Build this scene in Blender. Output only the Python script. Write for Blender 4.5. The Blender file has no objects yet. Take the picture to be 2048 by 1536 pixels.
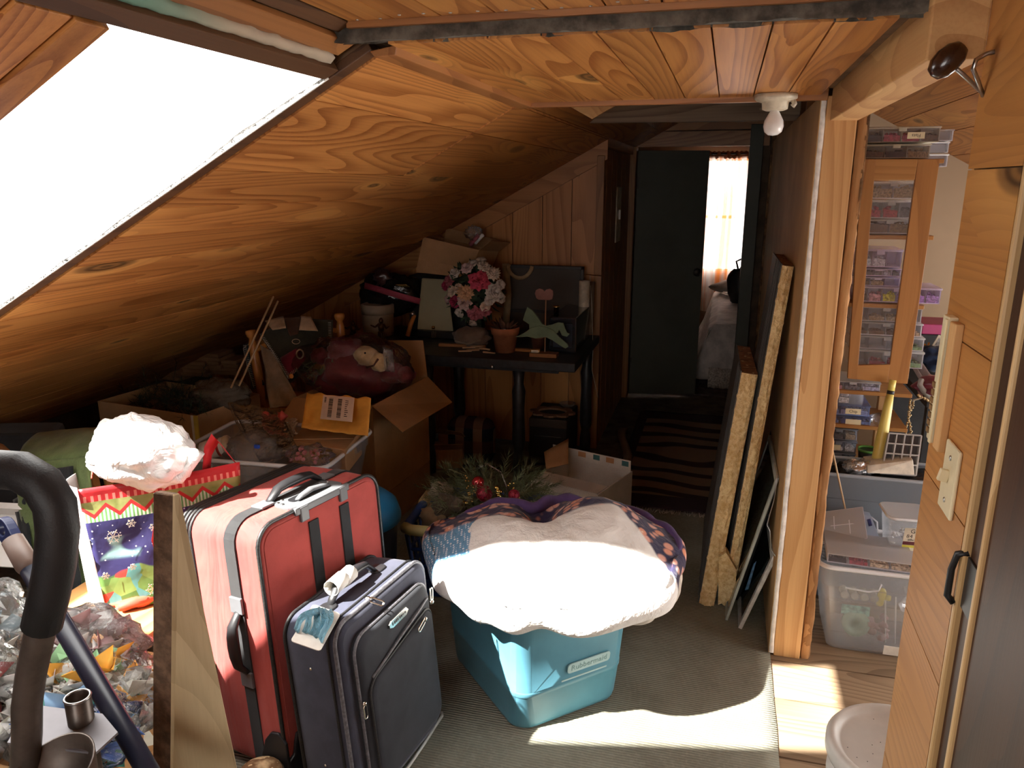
import bpy, bmesh, math, random
from mathutils import Vector, Matrix, Euler, noise
R = math.radians
rnd = random.Random(11)
sc = bpy.context.scene
COL = sc.collection

# ---------------------------------------------------------------- camera, sky, sun, exposure
CAMH = 1.55
cam = bpy.data.objects.new('camera', bpy.data.cameras.new('camera'))
COL.objects.link(cam)
cam.location = (0, 0, CAMH)
cam.rotation_euler = (R(90 - 14.6), 0, R(15.3))
cam.data.sensor_width = 36.0
cam.data.lens = 36.0 * 1538 / 2048
cam.data.clip_start = 0.02
sc.camera = cam

world = bpy.data.worlds.new('sky'); sc.world = world
world.use_nodes = True
bg = world.node_tree.nodes['Background']
bg.inputs[0].default_value = (1.0, 0.97, 0.93, 1)
bg.inputs[1].default_value = 7.0

SUN_DIR = Vector((1.0, 0.87, -1.47)).normalized()
sun = bpy.data.objects.new('sun', bpy.data.lights.new('sun', 'SUN'))
COL.objects.link(sun)
sun.rotation_euler = SUN_DIR.to_track_quat('-Z', 'Y').to_euler()
sun.location = (-6, -4, 8)
sun.data.energy = 31.0
sun.data.angle = R(0.9)
sun.data.color = (1.0, 0.96, 0.88)

sc.view_settings.view_transform = 'Standard'
sc.view_settings.look = 'None'
sc.view_settings.gamma = 1.0
sc.view_settings.use_curve_mapping = False
sc.view_settings.exposure = 0.2

# ---------------------------------------------------------------- picture measurements -> world points
F = 1538.0
YAW, PIT = R(15.3), R(14.6)
_fw = Vector((-math.sin(YAW) * math.cos(PIT), math.cos(YAW) * math.cos(PIT), -math.sin(PIT)))
_rt = Vector((math.cos(YAW), math.sin(YAW), 0))
_up = _rt.cross(_fw)
def _ray(x, y): return _fw + _rt * ((x - 1024) / F) - _up * ((y - 768) / F)
def PY(x, y, Y):
    r = _ray(x, y); return Vector((0, 0, CAMH)) + r * (Y / r.y)
def PZ(x, y, z=0.0):
    r = _ray(x, y); return Vector((0, 0, CAMH)) + r * ((z - CAMH) / r.z)
def PX(x, y, X):
    r = _ray(x, y); return Vector((0, 0, CAMH)) + r * (X / r.x)

# ---------------------------------------------------------------- mesh building
class MB:
    def __init__(s): s.v = []; s.f = []; s.sm = []
    def add(s, vs, fs, M=None, smooth=False):
        b = len(s.v)
        for p in vs:
            p = Vector(p)
            s.v.append(M @ p if M is not None else p)
        for f in fs:
            s.f.append([b + i for i in f]); s.sm.append(smooth)
        return s
    def box(s, x0, x1, y0, y1, z0, z1, M=None):
        return s.add([(x0,y0,z0),(x1,y0,z0),(x1,y1,z0),(x0,y1,z0),(x0,y0,z1),(x1,y0,z1),(x1,y1,z1),(x0,y1,z1)],
              [(3,2,1,0),(4,5,6,7),(0,1,5,4),(1,2,6,5),(2,3,7,6),(3,0,4,7)], M)
    def frustum(s, w0, d0, w1, d1, z0, z1, M=None):
        a, b, c, d = w0/2, d0/2, w1/2, d1/2
        return s.add([(-a,-b,z0),(a,-b,z0),(a,b,z0),(-a,b,z0),(-c,-d,z1),(c,-d,z1),(c,d,z1),(-c,d,z1)],
              [(3,2,1,0),(4,5,6,7),(0,1,5,4),(1,2,6,5),(2,3,7,6),(3,0,4,7)], M)
    def prism(s, poly, z0, z1, M=None, smooth=False):
        n = len(poly)
        vs = [(p[0], p[1], z0) for p in poly] + [(p[0], p[1], z1) for p in poly]
        s.add(vs, [tuple(range(n-1, -1, -1)), tuple(range(n, 2*n))], M)
        b = len(s.v) - 2*n
        for i in range(n):
            j = (i+1) % n
            s.f.append([b+i, b+j, b+n+j, b+n+i]); s.sm.append(smooth)
        return s
    def tube(s, pts, r, n=8, M=None, closed=False, caps=True, flat=1.0):
        pts = [Vector(p) for p in pts]; m = len(pts)
        rs = r if isinstance(r, (list, tuple)) else [r]*m
        rings = []; prev = None
        for i, p in enumerate(pts):
            if closed: t = pts[(i+1) % m] - pts[i-1]
            else: t = pts[min(i+1, m-1)] - pts[max(i-1, 0)]
            t = t.normalized() if t.length > 1e-9 else Vector((0,0,1))
            if prev is None:
                a = Vector((0,0,1)) if abs(t.z) < .9 else Vector((1,0,0))
                u = t.cross(a).normalized()
            else:
                u = (prev - t * prev.dot(t))
                u = u.normalized() if u.length > 1e-6 else t.cross(Vector((0,0,1))).normalized()
            prev = u; w = t.cross(u)
            rings.append([p + (u*math.cos(2*math.pi*k/n) + w*math.sin(2*math.pi*k/n)*flat)*rs[i] for k in range(n)])
        vs = [q for g in rings for q in g]; fs = []
        for i in range(m if closed else m-1):
            j = (i+1) % m
            for k in range(n):
                l = (k+1) % n
                fs.append((i*n+k, i*n+l, j*n+l, j*n+k))
        if caps and not closed:
            fs.append(tuple(range(n-1, -1, -1))); fs.append(tuple((m-1)*n + k for k in range(n)))
        return s.add(vs, fs, M, True)
    def lathe(s, prof, n=24, M=None, smooth=True):
        vs = []; fs = []; m = len(prof)
        for r, z in prof:
            for k in range(n):
                a = 2*math.pi*k/n; vs.append((r*math.cos(a), r*math.sin(a), z))
        for i in range(m-1):
            for k in range(n):
                l = (k+1) % n
                fs.append((i*n+k, i*n+l, (i+1)*n+l, (i+1)*n+k))
        if prof[0][0] > 1e-6: fs.append(tuple(range(n-1, -1, -1)))
        if prof[-1][0] > 1e-6: fs.append(tuple((m-1)*n+k for k in range(n)))
        return s.add(vs, fs, M, smooth)
    def grid(s, fn, nu, nv, M=None, cu=False, cv=False, smooth=True):
        vs = []; fs = []
        U = nu if cu else nu+1; V = nv if cv else nv+1
        for j in range(V):
            for i in range(U): vs.append(fn(i/nu, j/nv))
        for j in range(nv):
            for i in range(nu):
                a = j*U+i; b = j*U+(i+1) % U; c = ((j+1) % V)*U+(i+1) % U; d = ((j+1) % V)*U+i
                fs.append((a, b, c, d))
        return s.add(vs, fs, M, smooth)
    def blob(s, c, rad, seed=0, amp=.15, freq=2.0, n=16, m=10, M=None):
        c = Vector(c); o = Vector((seed*7.3, seed*3.1, seed*1.7))
        def fn(u, v):
            a = 2*math.pi*u; b = math.pi*(v-.5)
            d = Vector((math.cos(b)*math.cos(a), math.cos(b)*math.sin(a), math.sin(b)))
            k = 1 + amp*noise.noise(d*freq+o)*1.6
            return c + Vector((d.x*rad[0], d.y*rad[1], d.z*rad[2]))*k
        return s.grid(fn, n, m, M, cu=True)
    def build(s, name, mat, parent=None, bevel=0, seg=2, sub=0, solid=0, loc=None, rot=None):
        me = bpy.data.meshes.new(name)
        me.from_pydata([tuple(p) for p in s.v], [], s.f)
        me.polygons.foreach_set('use_smooth', s.sm)
        me.update()
        if mat is not None: me.materials.append(mat)
        o = bpy.data.objects.new(name, me); COL.objects.link(o)
        if parent is not None: o.parent = parent
        if loc is not None: o.location = loc
        if rot is not None: o.rotation_euler = rot
        if solid:
            m = o.modifiers.new('solid', 'SOLIDIFY'); m.thickness = solid; m.offset = 0
        if bevel:
            m = o.modifiers.new('bevel', 'BEVEL'); m.width = bevel; m.segments = seg; m.limit_method = 'ANGLE'; m.angle_limit = R(35)
        if sub:
            m = o.modifiers.new('sub', 'SUBSURF'); m.levels = sub; m.render_levels = sub
        return o

def axes(o, x, y, z):
    x, y, z = Vector(x), Vector(y), Vector(z)
    return Matrix(((x.x,y.x,z.x,o[0]),(x.y,y.y,z.y,o[1]),(x.z,y.z,z.z,o[2]),(0,0,0,1)))
def T(x, y, z): return Matrix.Translation((x, y, z))
def RX(a): return Matrix.Rotation(R(a), 4, 'X')
def RY(a): return Matrix.Rotation(R(a), 4, 'Y')
def RZ(a): return Matrix.Rotation(R(a), 4, 'Z')
def tag(o, label, cat, group=None, kind=None):
    o['label'] = label; o['category'] = cat
    if group: o['group'] = group
    if kind: o['kind'] = kind
    return o
def thing(name, label, cat, loc=(0,0,0), rz=0.0, group=None, M=None):
    o = bpy.data.objects.new(name, None); COL.objects.link(o)
    o.empty_display_size = .05
    if M is not None: o.matrix_world = M
    else:
        o.location = loc; o.rotation_euler = (0, 0, R(rz))
    return tag(o, label, cat, group)
def struct(o):
    o['kind'] = 'structure'; return o
def dup(root, M=None, label=None):
    r = root.copy(); COL.objects.link(r)
    if M is not None: r.matrix_world = M
    if label: r['label'] = label
    for ch in list(root.children):
        c = ch.copy(); COL.objects.link(c); c.parent = r
        for g in list(ch.children):
            d = g.copy(); COL.objects.link(d); d.parent = c
    return r
def rrect(w, h, r, n=5, x0=0, z0=0):
    pts = []
    for cx, cz, a0 in ((w-r, r, -90), (w-r, h-r, 0), (r, h-r, 90), (r, r, 180)):
        for k in range(n+1):
            a = R(a0 + 90*k/n); pts.append((x0+cx+r*math.cos(a), z0+cz+r*math.sin(a)))
    return pts
def text_mesh(body, size, mat, parent, M, depth=.0006, name='lettering', align='CENTER'):
    c = bpy.data.curves.new(name, 'FONT'); c.body = body; c.size = size; c.extrude = depth
    c.align_x = align; c.align_y = 'CENTER'; c.resolution_u = 2
    t = bpy.data.objects.new(name, c); COL.objects.link(t)
    me = bpy.data.meshes.new_from_object(t.evaluated_get(bpy.context.evaluated_depsgraph_get()))
    bpy.data.objects.remove(t); bpy.data.curves.remove(c)
    me.name = name; me.materials.clear(); me.materials.append(mat)
    o = bpy.data.objects.new(name, me); COL.objects.link(o)
    o.parent = parent; o.matrix_local = M
    return o

# ---------------------------------------------------------------- materials
class NT:
    def __init__(s, name):
        s.m = bpy.data.materials.new(name); s.m.use_nodes = True
        s.t = s.m.node_tree; s.b = s.t.nodes['Principled BSDF']; s.out = s.t.nodes['Material Output']
    def n(s, typ, **kw):
        nd = s.t.nodes.new('ShaderNode'+typ)
        for k, v in kw.items():
            if k.startswith('i_'):
                nd.inputs[k[2:].replace('_', ' ')].default_value = v
            else: setattr(nd, k, v)
        return nd
    def l(s, a, b): s.t.links.new(a, b)
    def math(s, op, a, b=None, c=None, clamp=False):
        nd = s.t.nodes.new('ShaderNodeMath'); nd.operation = op; nd.use_clamp = clamp
        for i, x in enumerate((a, b, c)):
            if x is None: continue
            if isinstance(x, (int, float)): nd.inputs[i].default_value = x
            else: s.l(x, nd.inputs[i])
        return nd.outputs[0]
    def mix(s, f, a, b, mode='MIX'):
        nd = s.t.nodes.new('ShaderNodeMix'); nd.data_type = 'RGBA'; nd.blend_type = mode
        for sock, x in ((nd.inputs[0], f), (nd.inputs[6], a), (nd.inputs[7], b)):
            if isinstance(x, (int, float)): sock.default_value = x
            elif isinstance(x, tuple): sock.default_value = (*x[:3], 1)
            else: s.l(x, sock)
        return nd.outputs[2]
    def smooth(s, x, lo, hi):
        nd = s.t.nodes.new('ShaderNodeMapRange'); nd.interpolation_type = 'SMOOTHSTEP'
        s.l(x, nd.inputs[0]); nd.inputs[1].default_value = lo; nd.inputs[2].default_value = hi
        return nd.outputs[0]
    def coord(s, scale=(1,1,1), rnd_off=True, rot=(0,0,0)):
        tc = s.n('TexCoord'); mp = s.n('Mapping')
        mp.inputs['Scale'].default_value = scale; mp.inputs['Rotation'].default_value = rot
        if rnd_off:
            oi = s.n('ObjectInfo'); vm = s.n('VectorMath', operation='MULTIPLY_ADD')
            s.l(oi.outputs['Random'], vm.inputs[0]); vm.inputs[1].default_value = (7.3, 13.7, 5.1)
            s.l(tc.outputs['Object'], vm.inputs[2]); s.l(vm.outputs[0], mp.inputs[0])
        else: s.l(tc.outputs['Object'], mp.inputs[0])
        return mp.outputs[0]
    def noise(s, vec, scale, detail=3, rough=.5, dist=0.0):
        nd = s.n('TexNoise'); nd.inputs['Scale'].default_value = scale; nd.inputs['Detail'].default_value = detail
        nd.inputs['Roughness'].default_value = rough; nd.inputs['Distortion'].default_value = dist
        if vec is not None: s.l(vec, nd.inputs['Vector'])
        return nd.outputs[0]
    def bump(s, h, strength=.3, dist=.002):
        nd = s.n('Bump'); nd.inputs['Strength'].default_value = strength; nd.inputs['Distance'].default_value = dist
        s.l(h, nd.inputs['Height']); s.l(nd.outputs[0], s.b.inputs['Normal'])
    def set(s, **kw):
        for k, v in kw.items():
            s.b.inputs[{'rough':'Roughness','metal':'Metallic','spec':'Specular IOR Level','coat':'Coat Weight','sheen':'Sheen Weight','trans':'Transmission Weight','ior':'IOR','alpha':'Alpha','sss':'Subsurface Weight'}[k]].default_value = v
        return s

def plain(name, c, rough=.6, metal=0.0, spec=.5, var=.15, vs=8.0, bump=0.0, bs=60.0, coat=0.0, bd=.002):
    t = NT(name); t.set(rough=rough, metal=metal, spec=spec, coat=coat)
    if var or bump: vec = t.coord()
    if var:
        nz = t.noise(vec, vs, 4, .6)
        d = tuple(x*(1-var*1.2) for x in c); e = tuple(min(1, x*(1+var)) for x in c)
        t.l(t.mix(t.smooth(nz, .3, .7), d, e), t.b.inputs['Base Color'])
    else: t.b.inputs['Base Color'].default_value = (*c, 1)
    if bump: t.bump(t.noise(vec, bs, 3), bump, bd)
    return t.m

def wood(name, light, dark, knot=.45, rough=.45, axis=0, ring=8.0, var=.3, kcol=(.035,.014,.006), bump=.2, spec=.35, grey=0.0, mixmax=.75, kscale=1.0, thin=None):
    t = NT(name); t.set(rough=rough, spec=spec)
    def sc_(a, c):
        v = [c, c, c]; v[axis] = a; return tuple(v)
    tc = t.coord((1,1,1))
    def mp(scale):
        m = t.n('Mapping'); m.inputs['Scale'].default_value = scale; t.l(tc, m.inputs[0]); return m.outputs[0]
    # knots: sparse stretched cells
    vo = t.n('TexVoronoi'); vo.inputs['Scale'].default_value = 1.0; vo.inputs['Randomness'].default_value = 1.0
    if thin is None: thin = {0: 2, 1: 2, 2: 1}[axis]
    ks = list(sc_(2.0*kscale, 6.0*kscale)); ks[thin] = .02
    t.l(mp(tuple(ks)), vo.inputs['Vector'])
    sep = t.n('SeparateColor'); t.l(vo.outputs['Color'], sep.inputs[0])
    has = t.math('GREATER_THAN', sep.outputs[0], 1-knot)
    dist = vo.outputs['Distance']
    size = t.math('MULTIPLY_ADD', sep.outputs[1], .17, .06)
    rel = t.math('DIVIDE', dist, size)
    k = t.math('MULTIPLY', has, t.smooth(rel, 1.15, .75))
    halo = t.math('MULTIPLY', has, t.smooth(rel, 3.6, .8))
    # growth rings as contour lines of a stretched noise field bent round the knots
    nz = t.noise(mp(sc_(.34, 3.6)), 1.0, 1.5, .4)
    ph = t.math('ADD', t.math('MULTIPLY', nz, ring*5.5), t.math('MULTIPLY', halo, 2.2))
    saw = t.math('FRACT', ph)
    ringm = t.math('POWER', t.smooth(saw, 0.05, 1.0), 2.0)
    fine = t.noise(mp(sc_(3, 160)), 1.0, 3, .6)
    broad = t.noise(mp(sc_(.8, 3)), 1.0, 3, .6)
    f = t.math('ADD', t.math('MULTIPLY', ringm, .72), t.math('MULTIPLY', t.smooth(fine, .35, .75), .28))
    f = t.math('ADD', f, t.math('MULTIPLY', t.smooth(broad, .35, .7), .3))
    f = t.math('MULTIPLY', f, mixmax, clamp=True)
    colr = t.mix(f, light, dark)
    hl = (min(1, light[0]*1.35), min(1, light[1]*1.55), min(1, light[2]*1.6))
    colr = t.mix(t.math('MULTIPLY', halo, .6), colr, hl)
    kr = t.math('SINE', t.math('MULTIPLY', rel, 14.0))
    colr = t.mix(t.math('MULTIPLY', k, t.math('MULTIPLY_ADD', kr, .15, .75)), colr, kcol)
    oi = t.n('ObjectInfo')
    br = t.math('MULTIPLY_ADD', oi.outputs['Random'], var, 1-var/2)
    hsv = t.n('HueSaturation'); t.l(colr, hsv.inputs['Color']); t.l(br, hsv.inputs['Value'])
    t.l(hsv.outputs[0], t.b.inputs['Base Color'])
    if bump: t.bump(t.math('ADD', fine, t.math('MULTIPLY', saw, .3)), bump, .0015)
    return t.m

def fabric(name, c, scale=900, rough=.85, var=.2, bump=.35, c2=None, wrinkle=0.0, wscale=9.0):
    t = NT(name); t.set(rough=rough, spec=.2, sheen=.15)
    vec = t.coord()
    wa = t.n('TexChecker'); wa.inputs['Scale'].default_value = scale/2; t.l(vec, wa.inputs[0])
    nz = t.noise(vec, 14, 4, .6)
    d = tuple(x*(1-var) for x in c); e = c2 or tuple(min(1, x*(1+var)) for x in c)
    t.l(t.mix(t.smooth(nz, .3, .7), d, e), t.b.inputs['Base Color'])
    h = t.math('MULTIPLY', t.noise(vec, scale*.6, 2), bump)
    if wrinkle: h = t.math('ADD', h, t.math('MULTIPLY', t.noise(vec, wscale, 3, .55, .6), wrinkle*12))
    t.bump(h, .5, .002)
    return t.m

def card(name, c, stripe=0.0, axis='X'):
    t = NT(name); t.set(rough=.8, spec=.2)
    vec = t.coord()
    nz = t.noise(vec, 5, 5, .6); f2 = t.noise(vec, 220, 2)
    colr = t.mix(t.smooth(nz, .3, .75), tuple(x*.82 for x in c), tuple(min(1, x*1.1) for x in c))
    colr = t.mix(t.math('MULTIPLY', t.smooth(f2, .4, .7), .18), colr, tuple(x*.55 for x in c))
    t.l(colr, t.b.inputs['Base Color'])
    wv = t.n('TexWave'); wv.inputs['Scale'].default_value = 45; wv.bands_direction = axis; t.l(vec, wv.inputs[0])
    t.bump(t.math('ADD', wv.outputs['Fac'], t.math('MULTIPLY', nz, 2)), .12, .0015)
    return t.m

def film(name, c=(.95,.95,.95), clear=.6, rough=.12, crinkle=30.0, bs=.9, gloss=.5):
    """thin plastic: mostly see-through, glossy crinkles"""
    t = NT(name)
    tr = t.n('BsdfTransparent'); tr.inputs[0].default_value = (*[min(1, .55+x*.45) for x in c], 1)
    gl = t.n('BsdfGlossy'); gl.inputs['Roughness'].default_value = rough; gl.inputs['Color'].default_value = (.9,.9,.9,1)
    df = t.n('BsdfTranslucent'); df.inputs[0].default_value = (*c, 1)
    d2 = t.n('BsdfDiffuse'); d2.inputs[0].default_value = (*c, 1)
    vec = t.coord()
    nz = t.noise(vec, crinkle, 4, .6, .8)
    bp = t.n('Bump'); bp.inputs['Strength'].default_value = bs; bp.inputs['Distance'].default_value = .012
    t.l(nz, bp.inputs['Height'])
    for nd in (gl, df, d2): t.l(bp.outputs[0], nd.inputs['Normal'])
    fr = t.n('Fresnel'); fr.inputs[0].default_value = 1.45; t.l(bp.outputs[0], fr.inputs['Normal'])
    m0 = t.n('MixShader'); m0.inputs[0].default_value = .5; t.l(df.outputs[0], m0.inputs[1]); t.l(d2.outputs[0], m0.inputs[2])
    m1 = t.n('MixShader'); m1.inputs[0].default_value = clear; t.l(m0.outputs[0], m1.inputs[1]); t.l(tr.outputs[0], m1.inputs[2])
    m2 = t.n('MixShader'); t.l(t.math('MULTIPLY', fr.outputs[0], gloss*2, clamp=True), m2.inputs[0])
    t.l(m1.outputs[0], m2.inputs[1]); t.l(gl.outputs[0], m2.inputs[2])
    t.l(m2.outputs[0], t.out.inputs['Surface'])
    return t.m

PINE_L, PINE_D = (.52,.25,.085), (.25,.088,.022)
M = {}
M['pine_ceiling'] = wood('pine_ceiling', (.60,.265,.072), (.27,.085,.018), knot=.3, rough=.4, ring=7, var=.3, spec=.35, mixmax=.85)
M['pine_slope'] = wood('pine_slope', (.58,.25,.07), (.26,.082,.018), knot=.5, rough=.42, ring=7, var=.3, spec=.35, mixmax=.85)
M['pine_wall'] = wood('pine_wall', (.46,.19,.06), (.24,.08,.02), knot=.4, rough=.4, ring=4, var=.25)
M['pine_near'] = wood('pine_near', (.50,.225,.06), (.30,.115,.026), knot=.12, rough=.5, ring=9, var=.14, bump=.35, mixmax=.55)
M['stud'] = wood('stud', (.68,.41,.18), (.46,.23,.08), knot=.12, rough=.6, axis=2, ring=3, var=.12)
M['stud_x'] = wood('stud_x', (.62,.36,.15), (.4,.19,.065), knot=.15, rough=.6, axis=1, ring=3, var=.15)
M['trim_dark'] = wood('trim_dark', (.14,.06,.022), (.06,.024,.01), knot=.0, rough=.5, axis=1, ring=3)
M['trim_darkx'] = wood('trim_darkx', (.14,.06,.022), (.06,.024,.01), knot=.0, rough=.5, axis=0, ring=3)
M['trim_mid'] = wood('trim_mid', (.42,.18,.06), (.22,.08,.024), knot=.1, rough=.4, axis=0, ring=3)
M['trim_midy'] = wood('trim_midy', (.42,.18,.06), (.22,.08,.024), knot=.1, rough=.4, axis=1, ring=3)
M['trim_midz'] = wood('trim_midz', (.36,.16,.055), (.2,.075,.024), knot=.1, rough=.45, axis=2, ring=3)
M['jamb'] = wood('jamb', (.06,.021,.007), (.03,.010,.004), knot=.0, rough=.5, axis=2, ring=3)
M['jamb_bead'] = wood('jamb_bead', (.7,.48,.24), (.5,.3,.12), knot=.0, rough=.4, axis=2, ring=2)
M['beam_grey'] = wood('beam_grey', (.22,.16,.11), (.09,.06,.045), knot=.1, rough=.85, axis=0, ring=5, bump=.5)
M['rough_grey'] = plain('rough_grey', (.12,.105,.085), .95, var=.5, vs=25, bump=.9, bs=45, bd=.006)
M['floorboard'] = wood('floorboard', (.34,.24,.15), (.15,.095,.055), knot=.12, rough=.6, ring=5, var=.3, bump=.4)
M['subfloor'] = plain('subfloor', (.12,.09,.065), .85, var=.4)
M['roofdeck'] = plain('roofdeck', (.16,.09,.045), .9, var=.3)
M['particle'] = plain('particle', (.55,.33,.14), .75, var=.14, vs=3, bump=.15, bs=120)
M['drywall_edge'] = plain('drywall_edge', (.82,.8,.76), .9, var=.12, vs=40, bump=.5, bs=90)
M['drywall'] = plain('drywall', (.37,.26,.165), .9, var=.05, vs=3)
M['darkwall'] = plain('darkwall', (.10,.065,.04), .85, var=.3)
M['door_green'] = plain('door_green', (.06,.062,.045), .55, var=.12, vs=3)
M['bark'] = plain('bark', (.2,.105,.045), .95, var=.6, vs=14, bump=1.0, bs=35, bd=.01)
M['black'] = plain('black', (.012,.012,.014), .45, var=.2)
M['blackrough'] = plain('blackrough', (.02,.02,.022), .8, var=.3, bump=.3, bs=200)
M['white'] = plain('white', (.8,.8,.78), .5, var=.05)
M['cream'] = plain('cream', (.72,.62,.4), .4, var=.08)
M['steel'] = plain('steel', (.5,.5,.5), .3, metal=1.0, var=.1)
M['brass'] = plain('brass', (.75,.52,.2), .25, metal=1.0, var=.15)
M['darksteel'] = plain('darksteel', (.07,.06,.055), .4, metal=.6, var=.3)
M['bulb'] = plain('bulb', (.86,.85,.84), .15, var=.0, spec=.6)
M['porcelain'] = plain('porcelain', (.62,.55,.42), .4, var=.2, vs=20)
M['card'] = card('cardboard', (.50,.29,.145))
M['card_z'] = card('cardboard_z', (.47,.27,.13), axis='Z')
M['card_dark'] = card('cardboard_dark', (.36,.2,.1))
M['card_white'] = card('cardboard_white', (.74,.71,.66))
M['film'] = film('clear_film', clear=.97, gloss=.5)
M['film_milky'] = film('milky_film', clear=.88, gloss=.6)
M['film_beads'] = film('bead_film', clear=.6, crinkle=60)
M['tub'] = film('clear_tub', c=(.97,.98,1.0), clear=.84, rough=.25, crinkle=3, bs=.1, gloss=.35)
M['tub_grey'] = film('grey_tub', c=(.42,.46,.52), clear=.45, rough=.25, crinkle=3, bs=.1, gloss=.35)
M['tub_rim'] = plain('tub_rim', (.72,.75,.79), .3, var=.03)
M['bead_tray'] = film('bead_tray', c=(.98,.98,1.0), clear=.6, rough=.2, crinkle=3, bs=.08, gloss=.4)
M['bead_tray_lilac'] = film('bead_tray_lilac', c=(.90,.80,1.0), clear=.45, rough=.2, crinkle=3, bs=.08, gloss=.4)
M['bead_tray_blue'] = film('bead_tray_blue', c=(.45,.58,.95), clear=.7, rough=.2, crinkle=3, bs=.08, gloss=.4)
M['bead_tray_cream'] = film('bead_tray_cream', c=(.95,.90,.76), clear=.5, rough=.3, crinkle=3, bs=.08, gloss=.4)
M['glass'] = film('window_glass', c=(1,1,1), clear=.97, rough=.02, crinkle=1, bs=.0, gloss=.15)
# ================================================================ THE ROOM
HC = 1.79                                            # flat ceiling height
SL = .54                                             # roof pitch
UY = Vector((0, 1, 0))
VS = Vector((-1, 0, -SL)).normalized()               # down the left slope
WS = UY.cross(VS)
S0 = Vector((-.65, 0, HC))                           # ridge side of the left slope
VR = Vector((1, 0, -SL)).normalized()                # down the right slope
def slope_x(x): return HC + SL*(x + .65)
def sv(x): return (-.65 - x)*math.sqrt(1 + SL*SL)

_pl = {}
def plank(parent, mat, o, U, V, W, L, wid, th=.016, gap=.0034, name='plank', bev=0, key=None):
    k = (round(L, 3), round(wid, 3), th, mat.name)
    if k not in _pl:
        b = MB().box(0, L, gap/2, wid - gap/2, 0, th)
        me = b.build(name, mat, None, 0).data
        ob = [x for x in COL.objects if x.data is me][0]
        bpy.data.objects.remove(ob)
        _pl[k] = me
    p = bpy.data.objects.new(name, _pl[k]); COL.objects.link(p)
    if bev:
        m = p.modifiers.new('bevel', 'BEVEL'); m.width = bev; m.segments = 1
    p.parent = parent
    p.matrix_local = axes(o, U, V, W)
    return p

# floor
floor = struct(MB().box(-3.5, 2.3, -1.6, 8.8, -.08, -.022).build('floor', M['subfloor']))
fy = 1.32
ys = [-.2, .05, .31, .52, .78, 1.03, 1.27, 1.53, 1.735, 1.95, 2.215, 2.42, 2.66, 2.88, 3.12, 3.36, 3.6, 3.84, 4.1, 4.34]
for i in range(len(ys)-1):
    xa = .05 if ys[i] < 2.4 else -.02
    plank(floor, M['floorboard'], (xa, ys[i], -.020), (1,0,0), (0,1,0), (0,0,1), 2.1 - xa, ys[i+1]-ys[i], .02, gap=.006, name='floorboard')
MB().box(-3.4, .20, -1.5, 8.7, -.022, -.008).build('underlay', M['subfloor'], floor)

# flat ceiling, two bays
ceiling = struct(MB().box(-.70, .46, -1.5, 2.44, 1.842, 1.95).build('ceiling', M['roofdeck']))
MB().box(-.66, .46, 1.36, 2.44, 1.808, 1.842).build('ceiling_backing', M['roofdeck'], ceiling)
xs = [-.602]
for w in (.088, .098, .094, .094, .088, .096, .093, .09, .092): xs.append(xs[-1] + w)
for i in range(len(xs)-1):
    plank(ceiling, M['pine_ceiling'], (xs[i+1], 1.362, HC), (0,1,0), (-1,0,0), (0,0,1), 1.066, xs[i+1]-xs[i])
xs = [-.655, -.57]
for w in (.086, .094, .09, .093, .088, .092, .095, .09, .094, .09, .08): xs.append(xs[-1] + w)
for i in range(len(xs)-1):
    plank(ceiling, M['pine_ceiling'], (xs[i+1], -1.4, 1.822), (0,1,0), (-1,0,0), (0,0,1), 1.4+1.331, xs[i+1]-xs[i])
# nail heads along the near edge of the boards
nb = MB()
for i in range(len(xs)-1):
    for d in (.25, .75):
        nb.lathe([(.0032, 0), (.0032, -.0012), (0, -.0018)], 6, T(xs[i]+(xs[i+1]-xs[i])*d, 1.312 - .006*((i*3) % 4), 1.8222))
o = nb.build('nail_heads', M['steel'], ceiling); o['kind'] = 'stuff'

# rough beam edge between the bays
bm_ = MB()
def beamfn(u, v):
    y = 1.333 if v < .5 else 1.364
    x = -.69 + 1.12*u
    z = (1.791, 1.826)[1 if .2 < v < .8 else 0]
    q = noise.noise(Vector((x*14, v*5, 1.3)))*.006 + noise.noise(Vector((x*60, v*9, 5)))*.003
    return Vector((x, y + q, z + q*1.1))
bm_.grid(beamfn, 150, 3)
bm_.box(-.69, .43, 1.338, 1.36, 1.794, 1.83)
struct(bm_.build('trim_1', M['rough_grey']))
struct(MB().box(-.66, .43, 1.322, 1.334, 1.812, 1.823).build('trim_2', M['trim_mid']))
# batten at the far end of the flat ceiling, cornice strip between flat and slope
struct(MB().box(-.63, .25, 2.428, 2.446, 1.776, 1.81).build('trim_3', M['trim_mid'], bevel=.002))
struct(MB().add([(-.655,1.40,1.786),(-.645,1.40,1.775),(-.604,1.40,1.777),(-.6,1.40,1.795),(-.655,2.44,1.786),(-.645,2.44,1.775),(-.604,2.44,1.777),(-.6,2.44,1.795)],
    [(0,1,5,4),(1,2,6,5),(2,3,7,6),(3,0,4,7),(3,2,1,0),(4,5,6,7)]).build('trim_4', M['trim_midy'], bevel=.002))

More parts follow.
